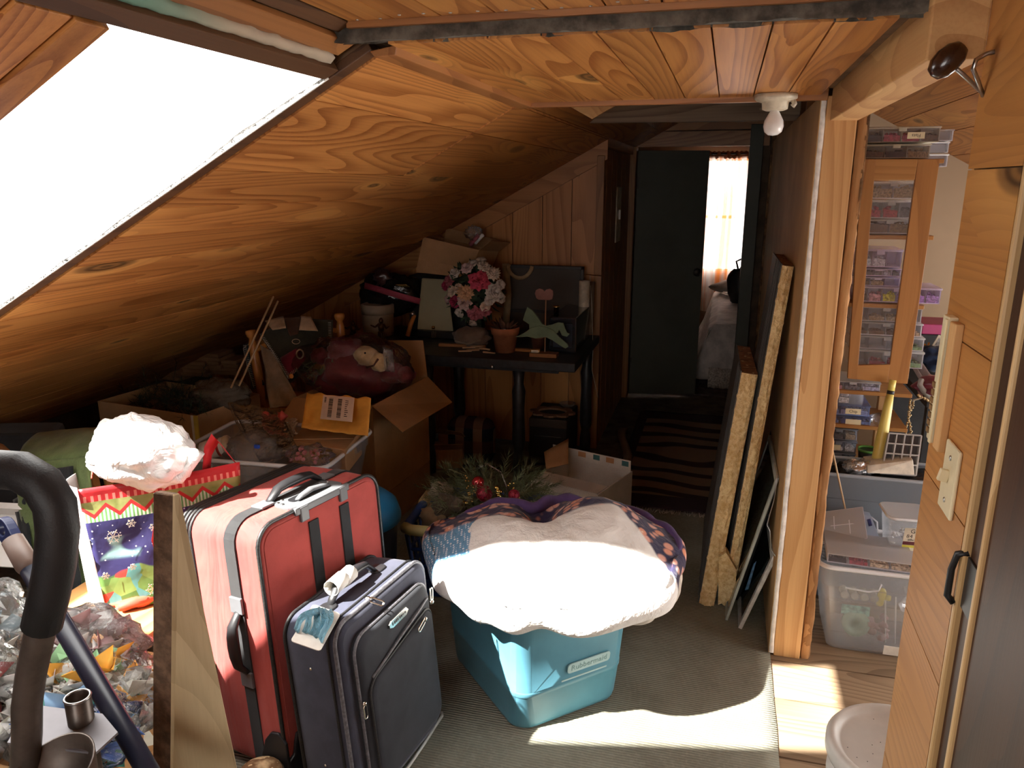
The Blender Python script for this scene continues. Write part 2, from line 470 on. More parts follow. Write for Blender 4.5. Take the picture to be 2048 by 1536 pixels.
# left slope: deck with the roof-window hole, boards below it
SM = axes(S0, UY, VS, WS)
OPY0, OPY1, OPV0, OPV1 = .868, 1.412, sv(-.745), sv(-2.05)
dk = MB()
dk.box(OPY1, 2.46, -.06, 3.15, .02, .10, SM)
dk.box(2.46, 5.75, -.42, 3.15, .02, .10, SM)
dk.box(-1.6, OPY0, -.06, 3.15, .02, .10, SM)
dk.box(OPY0, OPY1, OPV1, 3.15, .02, .10, SM)
dk.box(OPY0, OPY1, -.06, OPV0, .045, .10, SM)
dk.box(OPY0-.07, OPY0, OPV0-.05, OPV1+.05, .10, .27, SM)      # unseen curb added on the near side of the roof window to trim the sun
slope = struct(dk.build('ceiling', M['roofdeck']))
seams = [-.655, -.80, -1.045, -1.19, -1.31, -1.44, -1.575, -1.70, -1.83, -1.96, -2.09, -2.22, -2.36, -2.5, -2.64, -2.78, -2.92, -3.06, -3.2]
for i in range(len(seams)-1):
    v0, v1 = sv(seams[i]), sv(seams[i+1])
    if i < 2:
        plank(slope, M['pine_slope'], S0 + UY*1.452 + VS*v0, UY, VS, WS, 1.0, v1-v0)
        plank(slope, M['pine_slope'], S0 + UY*2.454 + VS*v0 - WS*.003, UY, VS, WS, 1.95, v1-v0)
    else:
        plank(slope, M['pine_slope'], S0 + UY*1.452 + VS*v0, UY, VS, WS, 2.96, v1-v0)
    if seams[i] < -2.04:
        plank(slope, M['pine_slope'], S0 + UY*(-.9) + VS*v0, UY, VS, WS, 2.30, v1-v0)
for a, b in ((-.36, -.20), (-.20, -.006)):            # boards that carry on up beyond the flat ceiling
    plank(slope, M['pine_slope'], S0 + UY*2.454 + VS*a - WS*.003, UY, VS, WS, 3.1, b-a)
plank(slope, M['pine_slope'], S0 + UY*2.454 + VS*-.006 - WS*.003, UY, VS, WS, 1.95, .012)

# frame of the roof window
def slope_box(y0, y1, xa, xb, w0, w1): return MB().box(y0, y1, sv(xa), sv(xb), w0, w1, SM)
struct(slope_box(1.4135, 1.452, -.655, -2.10, .004, .05).build('trim_5', M['trim_dark'], bevel=.002))
struct(slope_box(-.3, 1.412, -.722, -.752, .006, .06).build('trim_6', M['trim_dark'], bevel=.002))
struct(slope_box(-.3, 1.40, -.642, -.668, .03, .06).build('trim_7', M['trim_dark'], bevel=.002))
struct(slope_box(-.3, 1.395, -.672, -.706, .022, .036).build('trim_8', M['trim_midy'], bevel=.002))
for i, (a, b, w) in enumerate(((.815, .868, .0), (.735, .812, .004), (.64, .732, .008), (.5, .637, .01), (.3, .498, .01))):
    struct(slope_box(a, b, -.754, -2.10, .002+w, .03+w).build('trim_%d' % (9+i), M['pine_slope'], bevel=.002))
# inner lining of the roof window on its far side
struct(MB().box(1.408, 1.4132, OPV0, OPV1, .004, .105, SM).build('trim_14', M['drywall_edge']))
# torn plastic sheeting along the roof window
pm = MB(); n = 60
vs = []; fs = []
for i in range(n+1):
    x = -.75 - (2.05-.75)*i/n
    h = .004 + .020*max(0, noise.noise(Vector((x*7, 2, 3)))+.15) + .009*abs(noise.noise(Vector((x*30, 0, 1))))
    if i < 14: h += .010*math.sin(math.pi*i/14)
    p = S0 + UY*1.408 + VS*sv(x)
    vs += [p + WS*.004 - UY*.0015, p - UY*(.004+h*.55) + WS*(.006) + Vector((0, 0, .25*h))]
for i in range(n): fs.append((2*i, 2*i+1, 2*i+3, 2*i+2))
pm.add(vs, fs, smooth=True)
tag(pm.build('plastic_sheeting', M['film_milky'], solid=.0006), 'torn strip of silvery plastic sheeting along the roof window edge', 'plastic sheet')
# rolled shade tucked behind the upper bar
rm = MB()
def roll(u, v):
    a = 2*math.pi*v; y = -.2 + 1.58*u
    q = 1 + .45*noise.noise(Vector((y*30, math.cos(a)*1.2, math.sin(a)*1.2)))
    return S0 + UY*y + VS*(sv(-.715) + math.cos(a)*.0115*q) + WS*(.022 + math.sin(a)*.009*q)
rm.grid(roll, 130, 10, cv=True)
t = NT('shade_cloth'); t.set(rough=.7)
vec = t.coord(rnd_off=False)
sx = t.n('SeparateXYZ'); t.l(vec, sx.inputs[0])
g = t.smooth(sx.outputs[1], 1.12, .85)
wv = t.n('TexWave'); wv.inputs['Scale'].default_value = 9; wv.inputs['Distortion'].default_value = 3; t.l(t.coord((.2,1,.2), False), wv.inputs[0])
t.l(t.mix(g, t.mix(wv.outputs['Fac'], (.50,.40,.29), (.30,.25,.2)), (.16,.33,.25)), t.b.inputs['Base Color'])
tag(rm.build('rolled_shade', t.m), 'rolled pale green and cream shade tucked behind the dark bar above roof window', 'shade')

# raised dark ceiling past the batten, grey beam, plywood gusset
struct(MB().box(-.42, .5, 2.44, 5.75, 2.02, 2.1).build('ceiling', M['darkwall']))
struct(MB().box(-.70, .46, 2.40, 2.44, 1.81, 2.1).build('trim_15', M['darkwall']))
a = PY(1178, 246, 3.3); b = PY(1262, 198, 3.3)
gb = MB().add([(a.x, 3.3, a.z), (.245, 3.3, a.z-.005), (.245, 3.3, 1.97), (b.x+.06, 3.3, 1.97), (a.x, 3.34, a.z), (.245, 3.34, a.z-.005), (.245, 3.34, 1.97), (b.x+.06, 3.34, 1.97)],
     [(0,1,2,3),(7,6,5,4),(0,4,5,1),(1,5,6,2),(2,6,7,3),(3,7,4,0)])
struct(gb.build('trim_16', M['beam_grey'], bevel=.003))
g0, g1, g2 = PY(1120, 202, 2.9), PY(1184, 238, 2.9), PY(1256, 196, 2.9)
struct(MB().add([(g0.x, 2.9, g0.z), (g1.x, 2.9, g1.z), (g2.x, 2.9, g2.z), (g2.x, 2.9, g2.z+.06), (g0.x, 2.9, g0.z+.06)] + [(g0.x, 2.915, g0.z), (g1.x, 2.915, g1.z), (g2.x, 2.915, g2.z), (g2.x, 2.915, g2.z+.06), (g0.x, 2.915, g0.z+.06)],
    [(0,1,2,3,4),(9,8,7,6,5),(0,5,6,1),(1,6,7,2),(2,7,8,3),(3,8,9,4),(4,9,5,0)]).build('trim_17', M['stud_x']))

# back wall: vertical boards under the slope
def top_at(x): return slope_x(x) - .002
bw = MB().add([(-3.35,4.42,0),(-.70,4.42,0),(-.70,4.42,1.78),(-3.35,4.42,slope_x(-3.35)),(-3.35,4.5,0),(-.70,4.5,0),(-.70,4.5,1.78),(-3.35,4.5,slope_x(-3.35))],
   [(3,2,1,0),(4,5,6,7),(0,1,5,4),(1,2,6,5),(2,3,7,6),(3,0,4,7)])
wall_back = struct(bw.build('wall_back', M['darkwall']))
sx_ = [-.695, -.852, -1.022, -1.20, -1.375, -1.55, -1.73, -1.91, -2.09, -2.27, -2.45, -2.63, -2.81, -2.99, -3.17, -3.34]
for i in range(len(sx_)-1):
    xr, xl = sx_[i]-.002, sx_[i+1]+.002
    vs = [(xl,4.40,0),(xr,4.40,0),(xr,4.40,top_at(xr)),(xl,4.40,top_at(xl)),(xl,4.418,0),(xr,4.418,0),(xr,4.418,top_at(xr)),(xl,4.418,top_at(xl))]
    cx, cz = (xl+xr)/2, .5
    p = MB().add([(x-cx, y-4.41, z-cz) for x,y,z in vs], [(0,1,2,3),(7,6,5,4),(0,4,5,1),(1,5,6,2),(2,6,7,3),(3,7,4,0)])
    wb = M.setdefault('pine_wall_z', wood('pine_wall_z', (.50,.215,.07), (.27,.095,.026), knot=.55, rough=.4, axis=2, ring=3, var=.35, kscale=.8))
    p.build('plank', wb, wall_back, bevel=0, seg=1, loc=(cx, 4.41, cz))
# raking trim along the slope, corner trim
c0, c1 = Vector((-.655, 4.383, slope_x(-.655)-.002)), Vector((-2.3, 4.383, slope_x(-2.3)-.002))
dz = .105
struct(MB().add([c0, c1, c1-Vector((0,0,dz)), c0-Vector((0,0,dz))] + [p+Vector((0,.016,0)) for p in (c0, c1, c1-Vector((0,0,dz)), c0-Vector((0,0,dz)))],
   [(0,1,2,3),(7,6,5,4),(0,4,5,1),(1,5,6,2),(2,6,7,3),(3,7,4,0)]).build('trim_18', wood('rake_trim', (.46,.20,.07), (.26,.095,.03), knot=.25, axis=0, ring=3), bevel=.002))
struct(MB().box(-.71, -.668, 4.372, 4.405, 0, 1.70).build('trim_19', M['trim_midz'], bevel=.003))
# left wall of the passage, with frame boards
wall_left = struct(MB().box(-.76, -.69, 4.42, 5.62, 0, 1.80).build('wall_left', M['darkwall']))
for y0, y1 in ((4.42, 4.50), (4.52, 4.72), (4.73, 4.93), (4.94, 5.14), (5.15, 5.35), (5.36, 5.58)):
    MB().box(-.69, -.675, y0, y1-.004, 0, 1.74).build('plank', M['trim_midz'], wall_left, bevel=.002)
struct(MB().box(-.69, -.655, 4.405, 5.62, 1.745, 1.80).build('trim_20', M['trim_midy'], bevel=.002))
sw = thing('switch_plate', 'small pale plastic switch plate on the dark passage wall left of door', 'switch', (-.672, 5.0, 1.36))
MB().box(0, .008, -.10, .10, -.17, .17).build('plate', M['porcelain'], sw, bevel=.004)
MB().box(.008, .02, -.012, .012, -.03, .03).build('toggle', M['white'], sw, bevel=.003)

# wall with the far door
fw_ = MB().box(-1.9, -.66, 5.62, 5.7, 0, 2.1).box(.13, 1.3, 5.62, 5.7, 0, 2.1).box(-.66, .13, 5.62, 5.7, 1.80, 2.1)
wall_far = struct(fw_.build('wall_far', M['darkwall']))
MB().box(-.70, .24, 5.595, 5.618, 1.90, 2.0).build('plank', M['trim_mid'], wall_far, bevel=.002)
MB().box(-.70, .24, 5.598, 5.618, 1.795, 1.895).build('plank', M['trim_mid'], wall_far, bevel=.002)
struct(MB().box(-.69, -.635, 5.57, 5.70, 0, 1.80).build('trim_21', M['trim_midz'], bevel=.003))
struct(MB().box(.115, .20, 5.57, 5.70, 0, 1.93).build('trim_22', M['door_green'], bevel=.003))
# board over the passage: dark knotty header
d1 = struct(MB().box(0, .50, 0, .035, 0, 1.76).build('door_1', M['door_green'], bevel=.003, loc=(-.63, 5.64, .015), rot=(0, 0, R(14))))
MB().lathe([(.012,0),(.012,.03),(.026,.04),(.028,.055),(.018,.066),(0,.068)], 14, T(.45,0,.92) @ RX(90)).build('door_knob', M['darksteel'], d1)
MB().box(.0, .012, -.004, .0, .2, .28).box(.0, .012, -.004, 0, 1.5, 1.58).build('hinge', M['darksteel'], d1)

# partition on the right: drywall sheet, stud, dark studs beyond
wall_right = struct(MB().box(.30, .336, 2.60, 5.62, 0, 2.1).build('wall_right', M['darkwall']))
MB().box(.233, .2355, 2.452, 4.95, .004, HC).build('wall_sheet', M['particle'], wall_right)
ed = MB()
def edge(u, v):
    z = .01 + 1.78*u; a = 2*math.pi*v
    q = noise.noise(Vector((z*22, math.cos(a), math.sin(a))))*.0025
    return Vector((.2425 + (.0066+q)*math.copysign(min(1, abs(math.cos(a))*1.5), math.cos(a)), 2.452 + .006*math.copysign(min(1, abs(math.sin(a))*1.5), math.sin(a)) + q, z))
ed.grid(edge, 180, 8, cv=True)
ed.box(.236, .249, 2.455, 4.94, .006, HC)
ed.build('wall_core', M['drywall_edge'], wall_right)
for y in (3.1, 3.7, 4.3, 5.0, 5.2, 5.42):
    MB().box(.25, .30, y, y+.04, 0, 2.0).build('stud', M['trim_midz'], wall_right)
MB().box(.225, .25, 5.0, 5.09, 0, 1.95).build('stud', M['bark'], wall_right)
post = struct(MB().box(.250, .334, 2.447, 2.60, 0, HC).build('trim_23', M['stud'], bevel=.003))
rb = MB()
def rough(u, v):
    z = 1.76*u; a = 2*math.pi*v
    q = .004*noise.noise(Vector((z*9, math.cos(a)*2, math.sin(a)*2))) + .003*noise.noise(Vector((z*45, 3, math.sin(a)*3)))
    return Vector((.352 + (.0155+q)*math.copysign(min(1, abs(math.cos(a))*1.4), math.cos(a)), 2.50 + (.045+q)*math.copysign(min(1, abs(math.sin(a))*1.4), math.sin(a)), z))
rb.grid(rough, 160, 12, cv=True)
struct(rb.build('trim_24', wood('rough_stud', (.42,.22,.09), (.16,.07,.025), knot=.2, rough=.9, axis=2, ring=4, bump=.8)))
bk = MB().grid(lambda u, v: Vector((.364+.012*noise.noise(Vector((u*30, v*4, 0)))*.6, 2.455+.05*v, 1.45+.33*u)), 30, 4)
struct(bk.build('trim_25', M['bark'], solid=.008))
# header along the partition
struct(MB().box(.262, .338, 1.31, 2.448, 1.722, HC+.03).build('trim_26', M['stud_x'], bevel=.003))
struct(MB().box(.34, .40, -1.5, 2.62, 1.80, 2.12).build('trim_27', M['roofdeck']))
# near wall: boards, jamb, beads
wall_near = struct(MB().box(.352, .44, 1.085, 1.30, 0, 1.82).build('wall_near', M['roofdeck']))
zz = [0, .27, .56, .852, 1.10, 1.33, 1.57, 1.82]
for i in range(len(zz)-1):
    plank(wall_near, M['pine_near'], (.352, 1.312, zz[i]), (0,-1,0), (0,0,1), (-1,0,0), .225, zz[i+1]-zz[i], .014, gap=.002)
MB().box(.342, .44, 1.297, 1.309, 0, 1.8).build('end_board', M['stud'], wall_near)
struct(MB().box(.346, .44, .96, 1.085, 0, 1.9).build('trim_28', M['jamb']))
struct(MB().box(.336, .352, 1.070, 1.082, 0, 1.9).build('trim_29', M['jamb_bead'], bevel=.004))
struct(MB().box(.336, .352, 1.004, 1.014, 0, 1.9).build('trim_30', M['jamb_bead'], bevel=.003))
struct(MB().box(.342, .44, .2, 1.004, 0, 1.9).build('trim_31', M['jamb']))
sp = thing('strike_plate', 'dark metal strike plate on the stained door jamb at right', 'strike plate', (.346, 1.045, 1.03))
pl = [(-.028,-.04),(.03,-.04),(.03,.035),(-.022,.035),(-.022,.0),(-.03,-.008)]
MB().prism([(p[0], p[1]) for p in pl], 0, .003, axes((0,0,0), (0,1,0), (0,0,1), (-1,0,0)) @ Matrix.Scale(1, 4)).build('plate', M['black'], sp, bevel=.001)
MB().tube([(-.002,.027,.04),(-.014,.032,.034),(-.018,.034,.01),(-.018,.034,-.03),(-.01,.03,-.038)], .005, 6).build('lip', M['black'], sp)
# envelope the camera does not see into: knee wall, front wall with a window opening added for fill light, right room
struct(MB().box(-3.42, -3.35, -1.5, 5.7, 0, .6).build('wall_side', M['darkwall']))
WX0, WX1, WZ0, WZ1 = -1.0, .05, .85, 1.75
struct(MB().box(-3.4, WX0, -1.55, -1.5, 0, 1.95).box(WX1, .46, -1.55, -1.5, 0, 1.95).box(WX0, WX1, -1.55, -1.5, 0, WZ0).box(WX0, WX1, -1.55, -1.5, WZ1, 1.95).build('wall_front', M['pine_wall']))
struct(MB().box(.44, .52, -1.5, 1.3, 0, 2.1).build('wall_entry', M['pine_wall']))
# right room
RMx = axes((0, 1.2, 2.237), (0,1,0), (1,0,-SL), (0,0,1))
rl = math.sqrt(1+SL*SL)
RS = axes((.30, 1.2, 2.237-SL*.30), UY, -VR, VR.cross(UY)*-1)
RS = axes((.30, 1.2, 2.237-SL*.30), UY, VR, Vector((SL,0,1)).normalized())
ceil_r = struct(MB().box(0, 3.3, 0, 2.0, .02, .1, RS).build('ceiling', M['roofdeck']))
v = 0.0
for w in (.17, .16, .18, .15, .17, .16, .18, .17, .16, .17, .18, .15):
    p0 = Vector((.30, 1.22, 2.237-SL*.30)) + VR*v
    plank(ceil_r, M['pine_slope'], p0 + UY*3.1, -UY, VR, Vector((SL,0,1)).normalized(), 3.1, w)
    v += w
def gpiece(b, xa, xb, za, zb0, zb1):
    return b.add([(xa,4.30,za),(xb,4.30,za),(xb,4.30,zb1),(xa,4.30,zb0),(xa,4.38,za),(xb,4.38,za),(xb,4.38,zb1),(xa,4.38,zb0)],
       [(0,1,2,3),(7,6,5,4),(0,4,5,1),(1,5,6,2),(2,6,7,3),(3,7,4,0)])
gz = lambda x: 2.237 - SL*x
gb = MB(); gpiece(gb, .34, 1.25, 0, gz(.34), gz(1.25)); gpiece(gb, 1.25, 1.9, 0, .45, .45); gpiece(gb, 1.25, 1.9, 1.15, gz(1.25), gz(1.9)); gpiece(gb, 1.9, 2.0, 0, gz(1.9), gz(2.0))  # leaves an unseen window opening, added to light the bead boxes
struct(gb.build('wall_gable', M['drywall']))
struct(MB().box(2.0, 2.06, 1.2, 1.5, 0, 1.2).box(2.0, 2.06, 4.1, 4.4, 0, 1.2).box(2.0, 2.06, 1.5, 4.1, 0, .22).box(2.0, 2.06, 1.5, 4.1, 1.14, 1.2).build('wall_east', M['drywall']))
struct(MB().box(.44, 2.06, 1.2, 1.3, 0, 2.1).build('wall_south', M['pine_wall']))
# far bedroom
struct(MB().box(-1.95, -1.88, 5.7, 8.6, 0, 2.2).build('wall_bedroom_left', M['drywall']))
struct(MB().box(1.2, 1.27, 5.7, 8.6, 0, 2.2).build('wall_bedroom_right', M['drywall']))
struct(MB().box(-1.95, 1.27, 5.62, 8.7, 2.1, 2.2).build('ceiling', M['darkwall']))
W0 = (-.48, .28, .66, 1.78)
struct(MB().box(-1.95, W0[0], 8.6, 8.66, 0, 2.2).box(W0[1], 1.27, 8.6, 8.66, 0, 2.2).box(W0[0], W0[1], 8.6, 8.66, 0, W0[2]).box(W0[0], W0[1], 8.6, 8.66, W0[3], 2.2).build('wall_bedroom_back', M['drywall']))
w1 = struct(MB().box(W0[0], W0[1], 8.58, 8.64, W0[2]-.03, W0[2]).box(W0[0], W0[1], 8.60, 8.63, 1.195, 1.225).box(W0[0]-.03, W0[0]+.015, 8.58, 8.64, W0[2], W0[3]).box(W0[1]-.015, W0[1]+.03, 8.58, 8.64, W0[2], W0[3]).box(W0[0], W0[1], 8.58, 8.64, W0[3], W0[3]+.03).build('window_1', M['white'], bevel=.003))
MB().box(W0[0], W0[1], 8.615, 8.619, W0[2], 1.195).build('pane', M['glass'], w1)
MB().box(W0[0], W0[1], 8.625, 8.629, 1.225, W0[3]).build('pane', M['glass'], w1)
# ================================================================ RUGS AND FOREGROUND THINGS
t = NT('carpet_mat'); t.set(rough=.95, spec=.1)
vec = t.coord((1,1,1), False)
wv = t.n('TexWave'); wv.bands_direction = 'Y'; wv.inputs['Scale'].default_value = 32; wv.inputs['Distortion'].default_value = 1.2; wv.inputs['Detail'].default_value = 3
t.l(vec, wv.inputs[0])
nz = t.noise(vec, 3.0, 5, .65); n2 = t.noise(vec, 90, 3, .7)
c = t.mix(t.smooth(nz, .3, .7), (.22,.21,.165), (.33,.325,.26))
c = t.mix(t.math('MULTIPLY', wv.outputs['Fac'], .38), c, (.14,.13,.10))
c = t.mix(t.math('MULTIPLY', t.smooth(n2, .45, .75), .5), c, (.34,.33,.27))
t.l(c, t.b.inputs['Base Color'])
t.bump(t.math('ADD', wv.outputs['Fac'], t.math('MULTIPLY', n2, .8)), .6, .004)
M['carpet'] = t.m
cp = MB()
def cfn(u, v):
    x = -2.6 + 2.84*u; y = .1 + 3.75*v
    e = .004*noise.noise(Vector((y*6, 1, 1))) if u > .99 else 0
    return Vector((x+e, y, .001 + .002*noise.noise(Vector((x*3, y*3, 0)))))
cp.grid(cfn, 60, 80)
tag(cp.build('carpet', M['carpet'], solid=.008), 'grey-green ribbed carpet covering the attic floor', 'carpet')
# striped rug in the passage
t = NT('rug_mat'); t.set(rough=.95, spec=.1)
vec = t.coord((1,1,1), False)
wv = t.n('TexWave'); wv.bands_direction = 'Y'; wv.inputs['Scale'].default_value = 1.6; wv.inputs['Distortion'].default_value = 7; wv.inputs['Detail'].default_value = 1.5; wv.inputs['Detail Scale'].default_value = 1.2
t.l(t.coord((.7,1,1), False), wv.inputs[0])
st = t.smooth(wv.outputs['Fac'], .62, .74)
c = t.mix(st, (.24,.165,.12), (.04,.028,.03))
sx = t.n('SeparateXYZ'); t.l(vec, sx.inputs[0])
inx = t.math('LESS_THAN', t.math('ABSOLUTE', sx.outputs[0]), .30)
iny = t.math('LESS_THAN', t.math('ABSOLUTE', sx.outputs[1]), .68)
c = t.mix(t.math('MULTIPLY', inx, iny), (.045,.03,.04), c)
t.l(c, t.b.inputs['Base Color']); t.bump(t.noise(vec, 260, 2), .6, .003)
rg = thing('striped_rug', 'dark purple rug with tan zebra striped centre in the passage', 'rug', (-.13, 4.38, 0))
MB().grid(lambda u, v: Vector((-.36+.72*u, -.83+1.66*v, .014+.002*noise.noise(Vector((u*4, v*6, 2))))), 20, 40).build('pile', t.m, rg, solid=.012)
fr = MB()
for s_, ya in ((-1, -.83), (1, .83)):
    for i in range(100):
        x = -.36 + .72*i/99
        fr.tube([(x, ya, .014), (x+rnd.uniform(-.006,.006), ya+s_*.02, .012), (x+rnd.uniform(-.012,.012), ya+s_*rnd.uniform(.03,.045), .008)], .0016, 4)
o = fr.build('fringe', plain('fringe', (.55,.47,.38), .9), rg); o['kind'] = 'stuff'
rb_ = MB().grid(lambda u, v: Vector((-.40+.05*v+.10*math.sin(u*5)*.5, -.55+.95*u, .02+.028*math.sin(math.pi*v)*math.sin(math.pi*u))), 30, 5)
rb_.build('turned_edge', plain('rug_edge', (.3,.23,.17), .9), rg, solid=.006)

# ---------------------------------------------------------------- blue tote with the quilt
M['tote_blue'] = plain('tote_blue', (.10,.28,.37), .32, var=.06, spec=.45)
M['tote_pale'] = plain('tote_pale', (.33,.50,.53), .35, var=.05)
TM = T(-.515, 2.130, .010) @ RZ(44)
tt = thing('storage_tote', 'blue plastic storage tote under the heaped quilt on the carpet', 'tote', M=TM)
def tub_shell(w0, d0, w1, d1, h, r0, r1, th=.004, steps=((0,0),(1,1)), n=6):
    b = MB(); vs = []; fs = []
    prof = [(k, f, 0) for k, f in steps] + [(k, f, th) for k, f in reversed(steps)]
    cnt = None
    for k, f, ins in prof:
        w, d, r = w0+(w1-w0)*f - 2*ins, d0+(d1-d0)*f - 2*ins, r0+(r1-r0)*f
        pts = rrect(w, d, max(r-ins, .004), n); cnt = len(pts)
        z = h*k + (ins if k < .01 else 0)
        vs += [(p[0]-w/2, p[1]-d/2, z) for p in pts]
    m = len(prof)
    for i in range(m-1):
        for k in range(cnt):
            l = (k+1) % cnt
            fs.append((i*cnt+k, i*cnt+l, (i+1)*cnt+l, (i+1)*cnt+k))
    fs.append(tuple(range(cnt-1, -1, -1))); fs.append(tuple((m-1)*cnt+k for k in range(cnt)))
    return b.add(vs, fs, None, False)
TW, TD = .37, .47
steps = [(0, -.12), (.035, .0), (.27, .30), (.275, .36), (.31, .40), (.315, .36), (.9, .92), (.905, 1.0), (1.0, 1.03)]
tt_s = tub_shell(TW, TD, .405, .535, .41, .06, .055, steps=steps, n=8)
o = tt_s.build('tub', M['tote_blue'], tt)
for p in o.data.polygons: p.use_smooth = True
m_ = o.modifiers.new('bevel', 'BEVEL'); m_.width = .002; m_.segments = 1; m_.limit_method = 'ANGLE'; m_.angle_limit = R(40)
rim = MB().tube([(p[0]-.208, p[1]-.273, .408) for p in rrect(.416, .546, .06, 8)], .009, 6, closed=True)
rim.build('rim', M['tote_blue'], tt)
# raised maker's panel on the front (local -y is the long far side; front face is local -y)
def front(z): # y of the front short face at height z
    return -(TD + (.535-TD)*(z/.41)*1.0)/2
fz = .175
FM = axes((.045, front(fz)-.004, fz), (1,0,0), (0,-.135,1), (0,-1,-.135))
MB().prism(rrect(.15, .034, .010, 3, -.075, -.017), 0, .004, FM).build('name_panel', M['tote_pale'], tt, bevel=.001)
text_mesh('Rubbermaid', .026, plain('tote_text', (.16,.30,.32), .4, var=0), tt, FM @ T(0, 0, .0042), .0006)
MB().box(-.085, .075, -.003, .003, 0, .003, axes((.04, front(.122)-.0005, .135), (1,0,0), (0,-.135,1), (0,-1,-.135))).build('rib', M['tote_pale'], tt, bevel=.001)
lm = axes((-.199, .02, .27), (0,-1,0), (-.16,0,1), (-1,0,-.16))
lb = MB().box(-.045, .045, -.10, .085, 0, .0012, lm).build('paper_label', plain('tote_label', (.62,.55,.45), .7, var=.3, vs=30), tt)
MB().box(-.03,.02,.02,.05,.0012,.0016,lm).box(-.03,.0,-.03,.005,.0012,.0016,lm).box(-.01,.032,-.075,-.045,.0012,.0016,lm).build('label_print', plain('label_print', (.10,.12,.12), .7, var=.4, vs=40), tt)

# quilt: puffy heap with two lobes
t = NT('quilt_mat'); t.set(rough=.9, spec=.15, sheen=.2)
vec = t.coord((1,1,1), False)
vo = t.n('TexVoronoi'); vo.inputs['Scale'].default_value = 27; t.l(vec, vo.inputs['Vector'])
fl = t.smooth(vo.outputs['Distance'], .55, .32)
sc_ = t.n('SeparateColor'); t.l(vo.outputs['Color'], sc_.inputs[0])
petal = t.mix(sc_.outputs[0], (.72,.28,.16), (.75,.45,.40))
petal = t.mix(t.smooth(vo.outputs['Distance'], .16, .05), petal, (.8,.62,.45))
floral = t.mix(fl, (.035,.03,.075), petal)
vo3 = t.n('TexVoronoi'); vo3.inputs['Scale'].default_value = 75; t.l(vec, vo3.inputs['Vector'])
small = t.mix(t.smooth(vo3.outputs['Distance'], .5, .3), (.13,.085,.07), (.46,.36,.29))
vo4 = t.n('TexVoronoi'); vo4.inputs['Scale'].default_value = 95; vo4.inputs['Randomness'].default_value = .1; t.l(vec, vo4.inputs['Vector'])
dots = t.mix(t.smooth(vo4.outputs['Distance'], .38, .30), (.12,.30,.50), (.75,.8,.85))
white = t.mix(t.noise(vec, 25, 3), (.78,.76,.72), (.86,.85,.83))
# patches: big cells with white centre, florals towards the far edge, small print and dots at the sides
cell = t.n('TexVoronoi'); cell.inputs['Scale'].default_value = 5.2; cell.distance = 'CHEBYCHEV'; cell.inputs['Randomness'].default_value = .55
t.l(t.coord((1,1,.6), False, (0,0,R(20))), cell.inputs['Vector'])
cs = t.n('SeparateColor'); t.l(cell.outputs['Color'], cs.inputs[0])
sx = t.n('SeparateXYZ'); t.l(vec, sx.inputs[0])
far = t.smooth(t.math('ADD', sx.outputs[1], t.math('MULTIPLY', t.noise(vec, 5, 2), .06)), .075, .10)
side = t.smooth(t.math('ADD', sx.outputs[0], t.math('MULTIPLY', t.noise(vec, 7, 2), .10)), -.19, -.20)
right = t.smooth(t.math('ADD', sx.outputs[0], t.math('MULTIPLY', sx.outputs[1], .6)), .235, .25)
base = white
base = t.mix(t.math('MULTIPLY', side, t.math('GREATER_THAN', cs.outputs[1], .35)), base, t.mix(t.math('GREATER_THAN', cs.outputs[2], .5), small, dots))
base = t.mix(right, base, floral)
base = t.mix(far, base, floral)
t.l(base, t.b.inputs['Base Color'])
t.bump(t.math('ADD', t.noise(vec, 13, 4, .6, .5), t.math('MULTIPLY', t.noise(vec, 55, 3), .35)), .6, .02)
M['quilt'] = t.m
M['purple'] = fabric('purple_backing', (.085,.05,.15), 1200)
M['quilt_under'] = fabric('quilt_under', (.58,.53,.46), 800, wrinkle=.05)
QM = T(-.450, 2.130, -.022) @ RZ(15.3)                 # local x to the right, y away from the camera
qt = thing('patchwork_quilt', 'puffy floral patchwork quilt with purple edge heaped on the blue tote', 'quilt', M=QM)
def qr(a):
    # outline radius by direction (a = 0 to the right, 90 away)
    c_, s_ = math.cos(a), math.sin(a)
    r = .335 + .035*c_*c_ + .02*math.cos(2*a+.6) + .012*math.sin(5*a) + .008*math.sin(9*a+1)
    d = math.degrees(a) % 360
    w = math.exp(-((d-100)/16)**2)                      # notch between the lobes at the far side
    return r*(1-.20*w)
def lobes(x, y):
    h = .050*math.exp(-(((x+.17)/.16)**2 + ((y-.06)/.20)**2))
    h += .098*math.exp(-(((x-.17)/.18)**2 + ((y-.10)/.20)**2))
    h += .055*math.exp(-(((x-.0)/.30)**2 + ((y+.10)/.16)**2))
    h -= .075*math.exp(-(((x+.03)/.06)**2 + ((y-.20)/.16)**2))
    return h
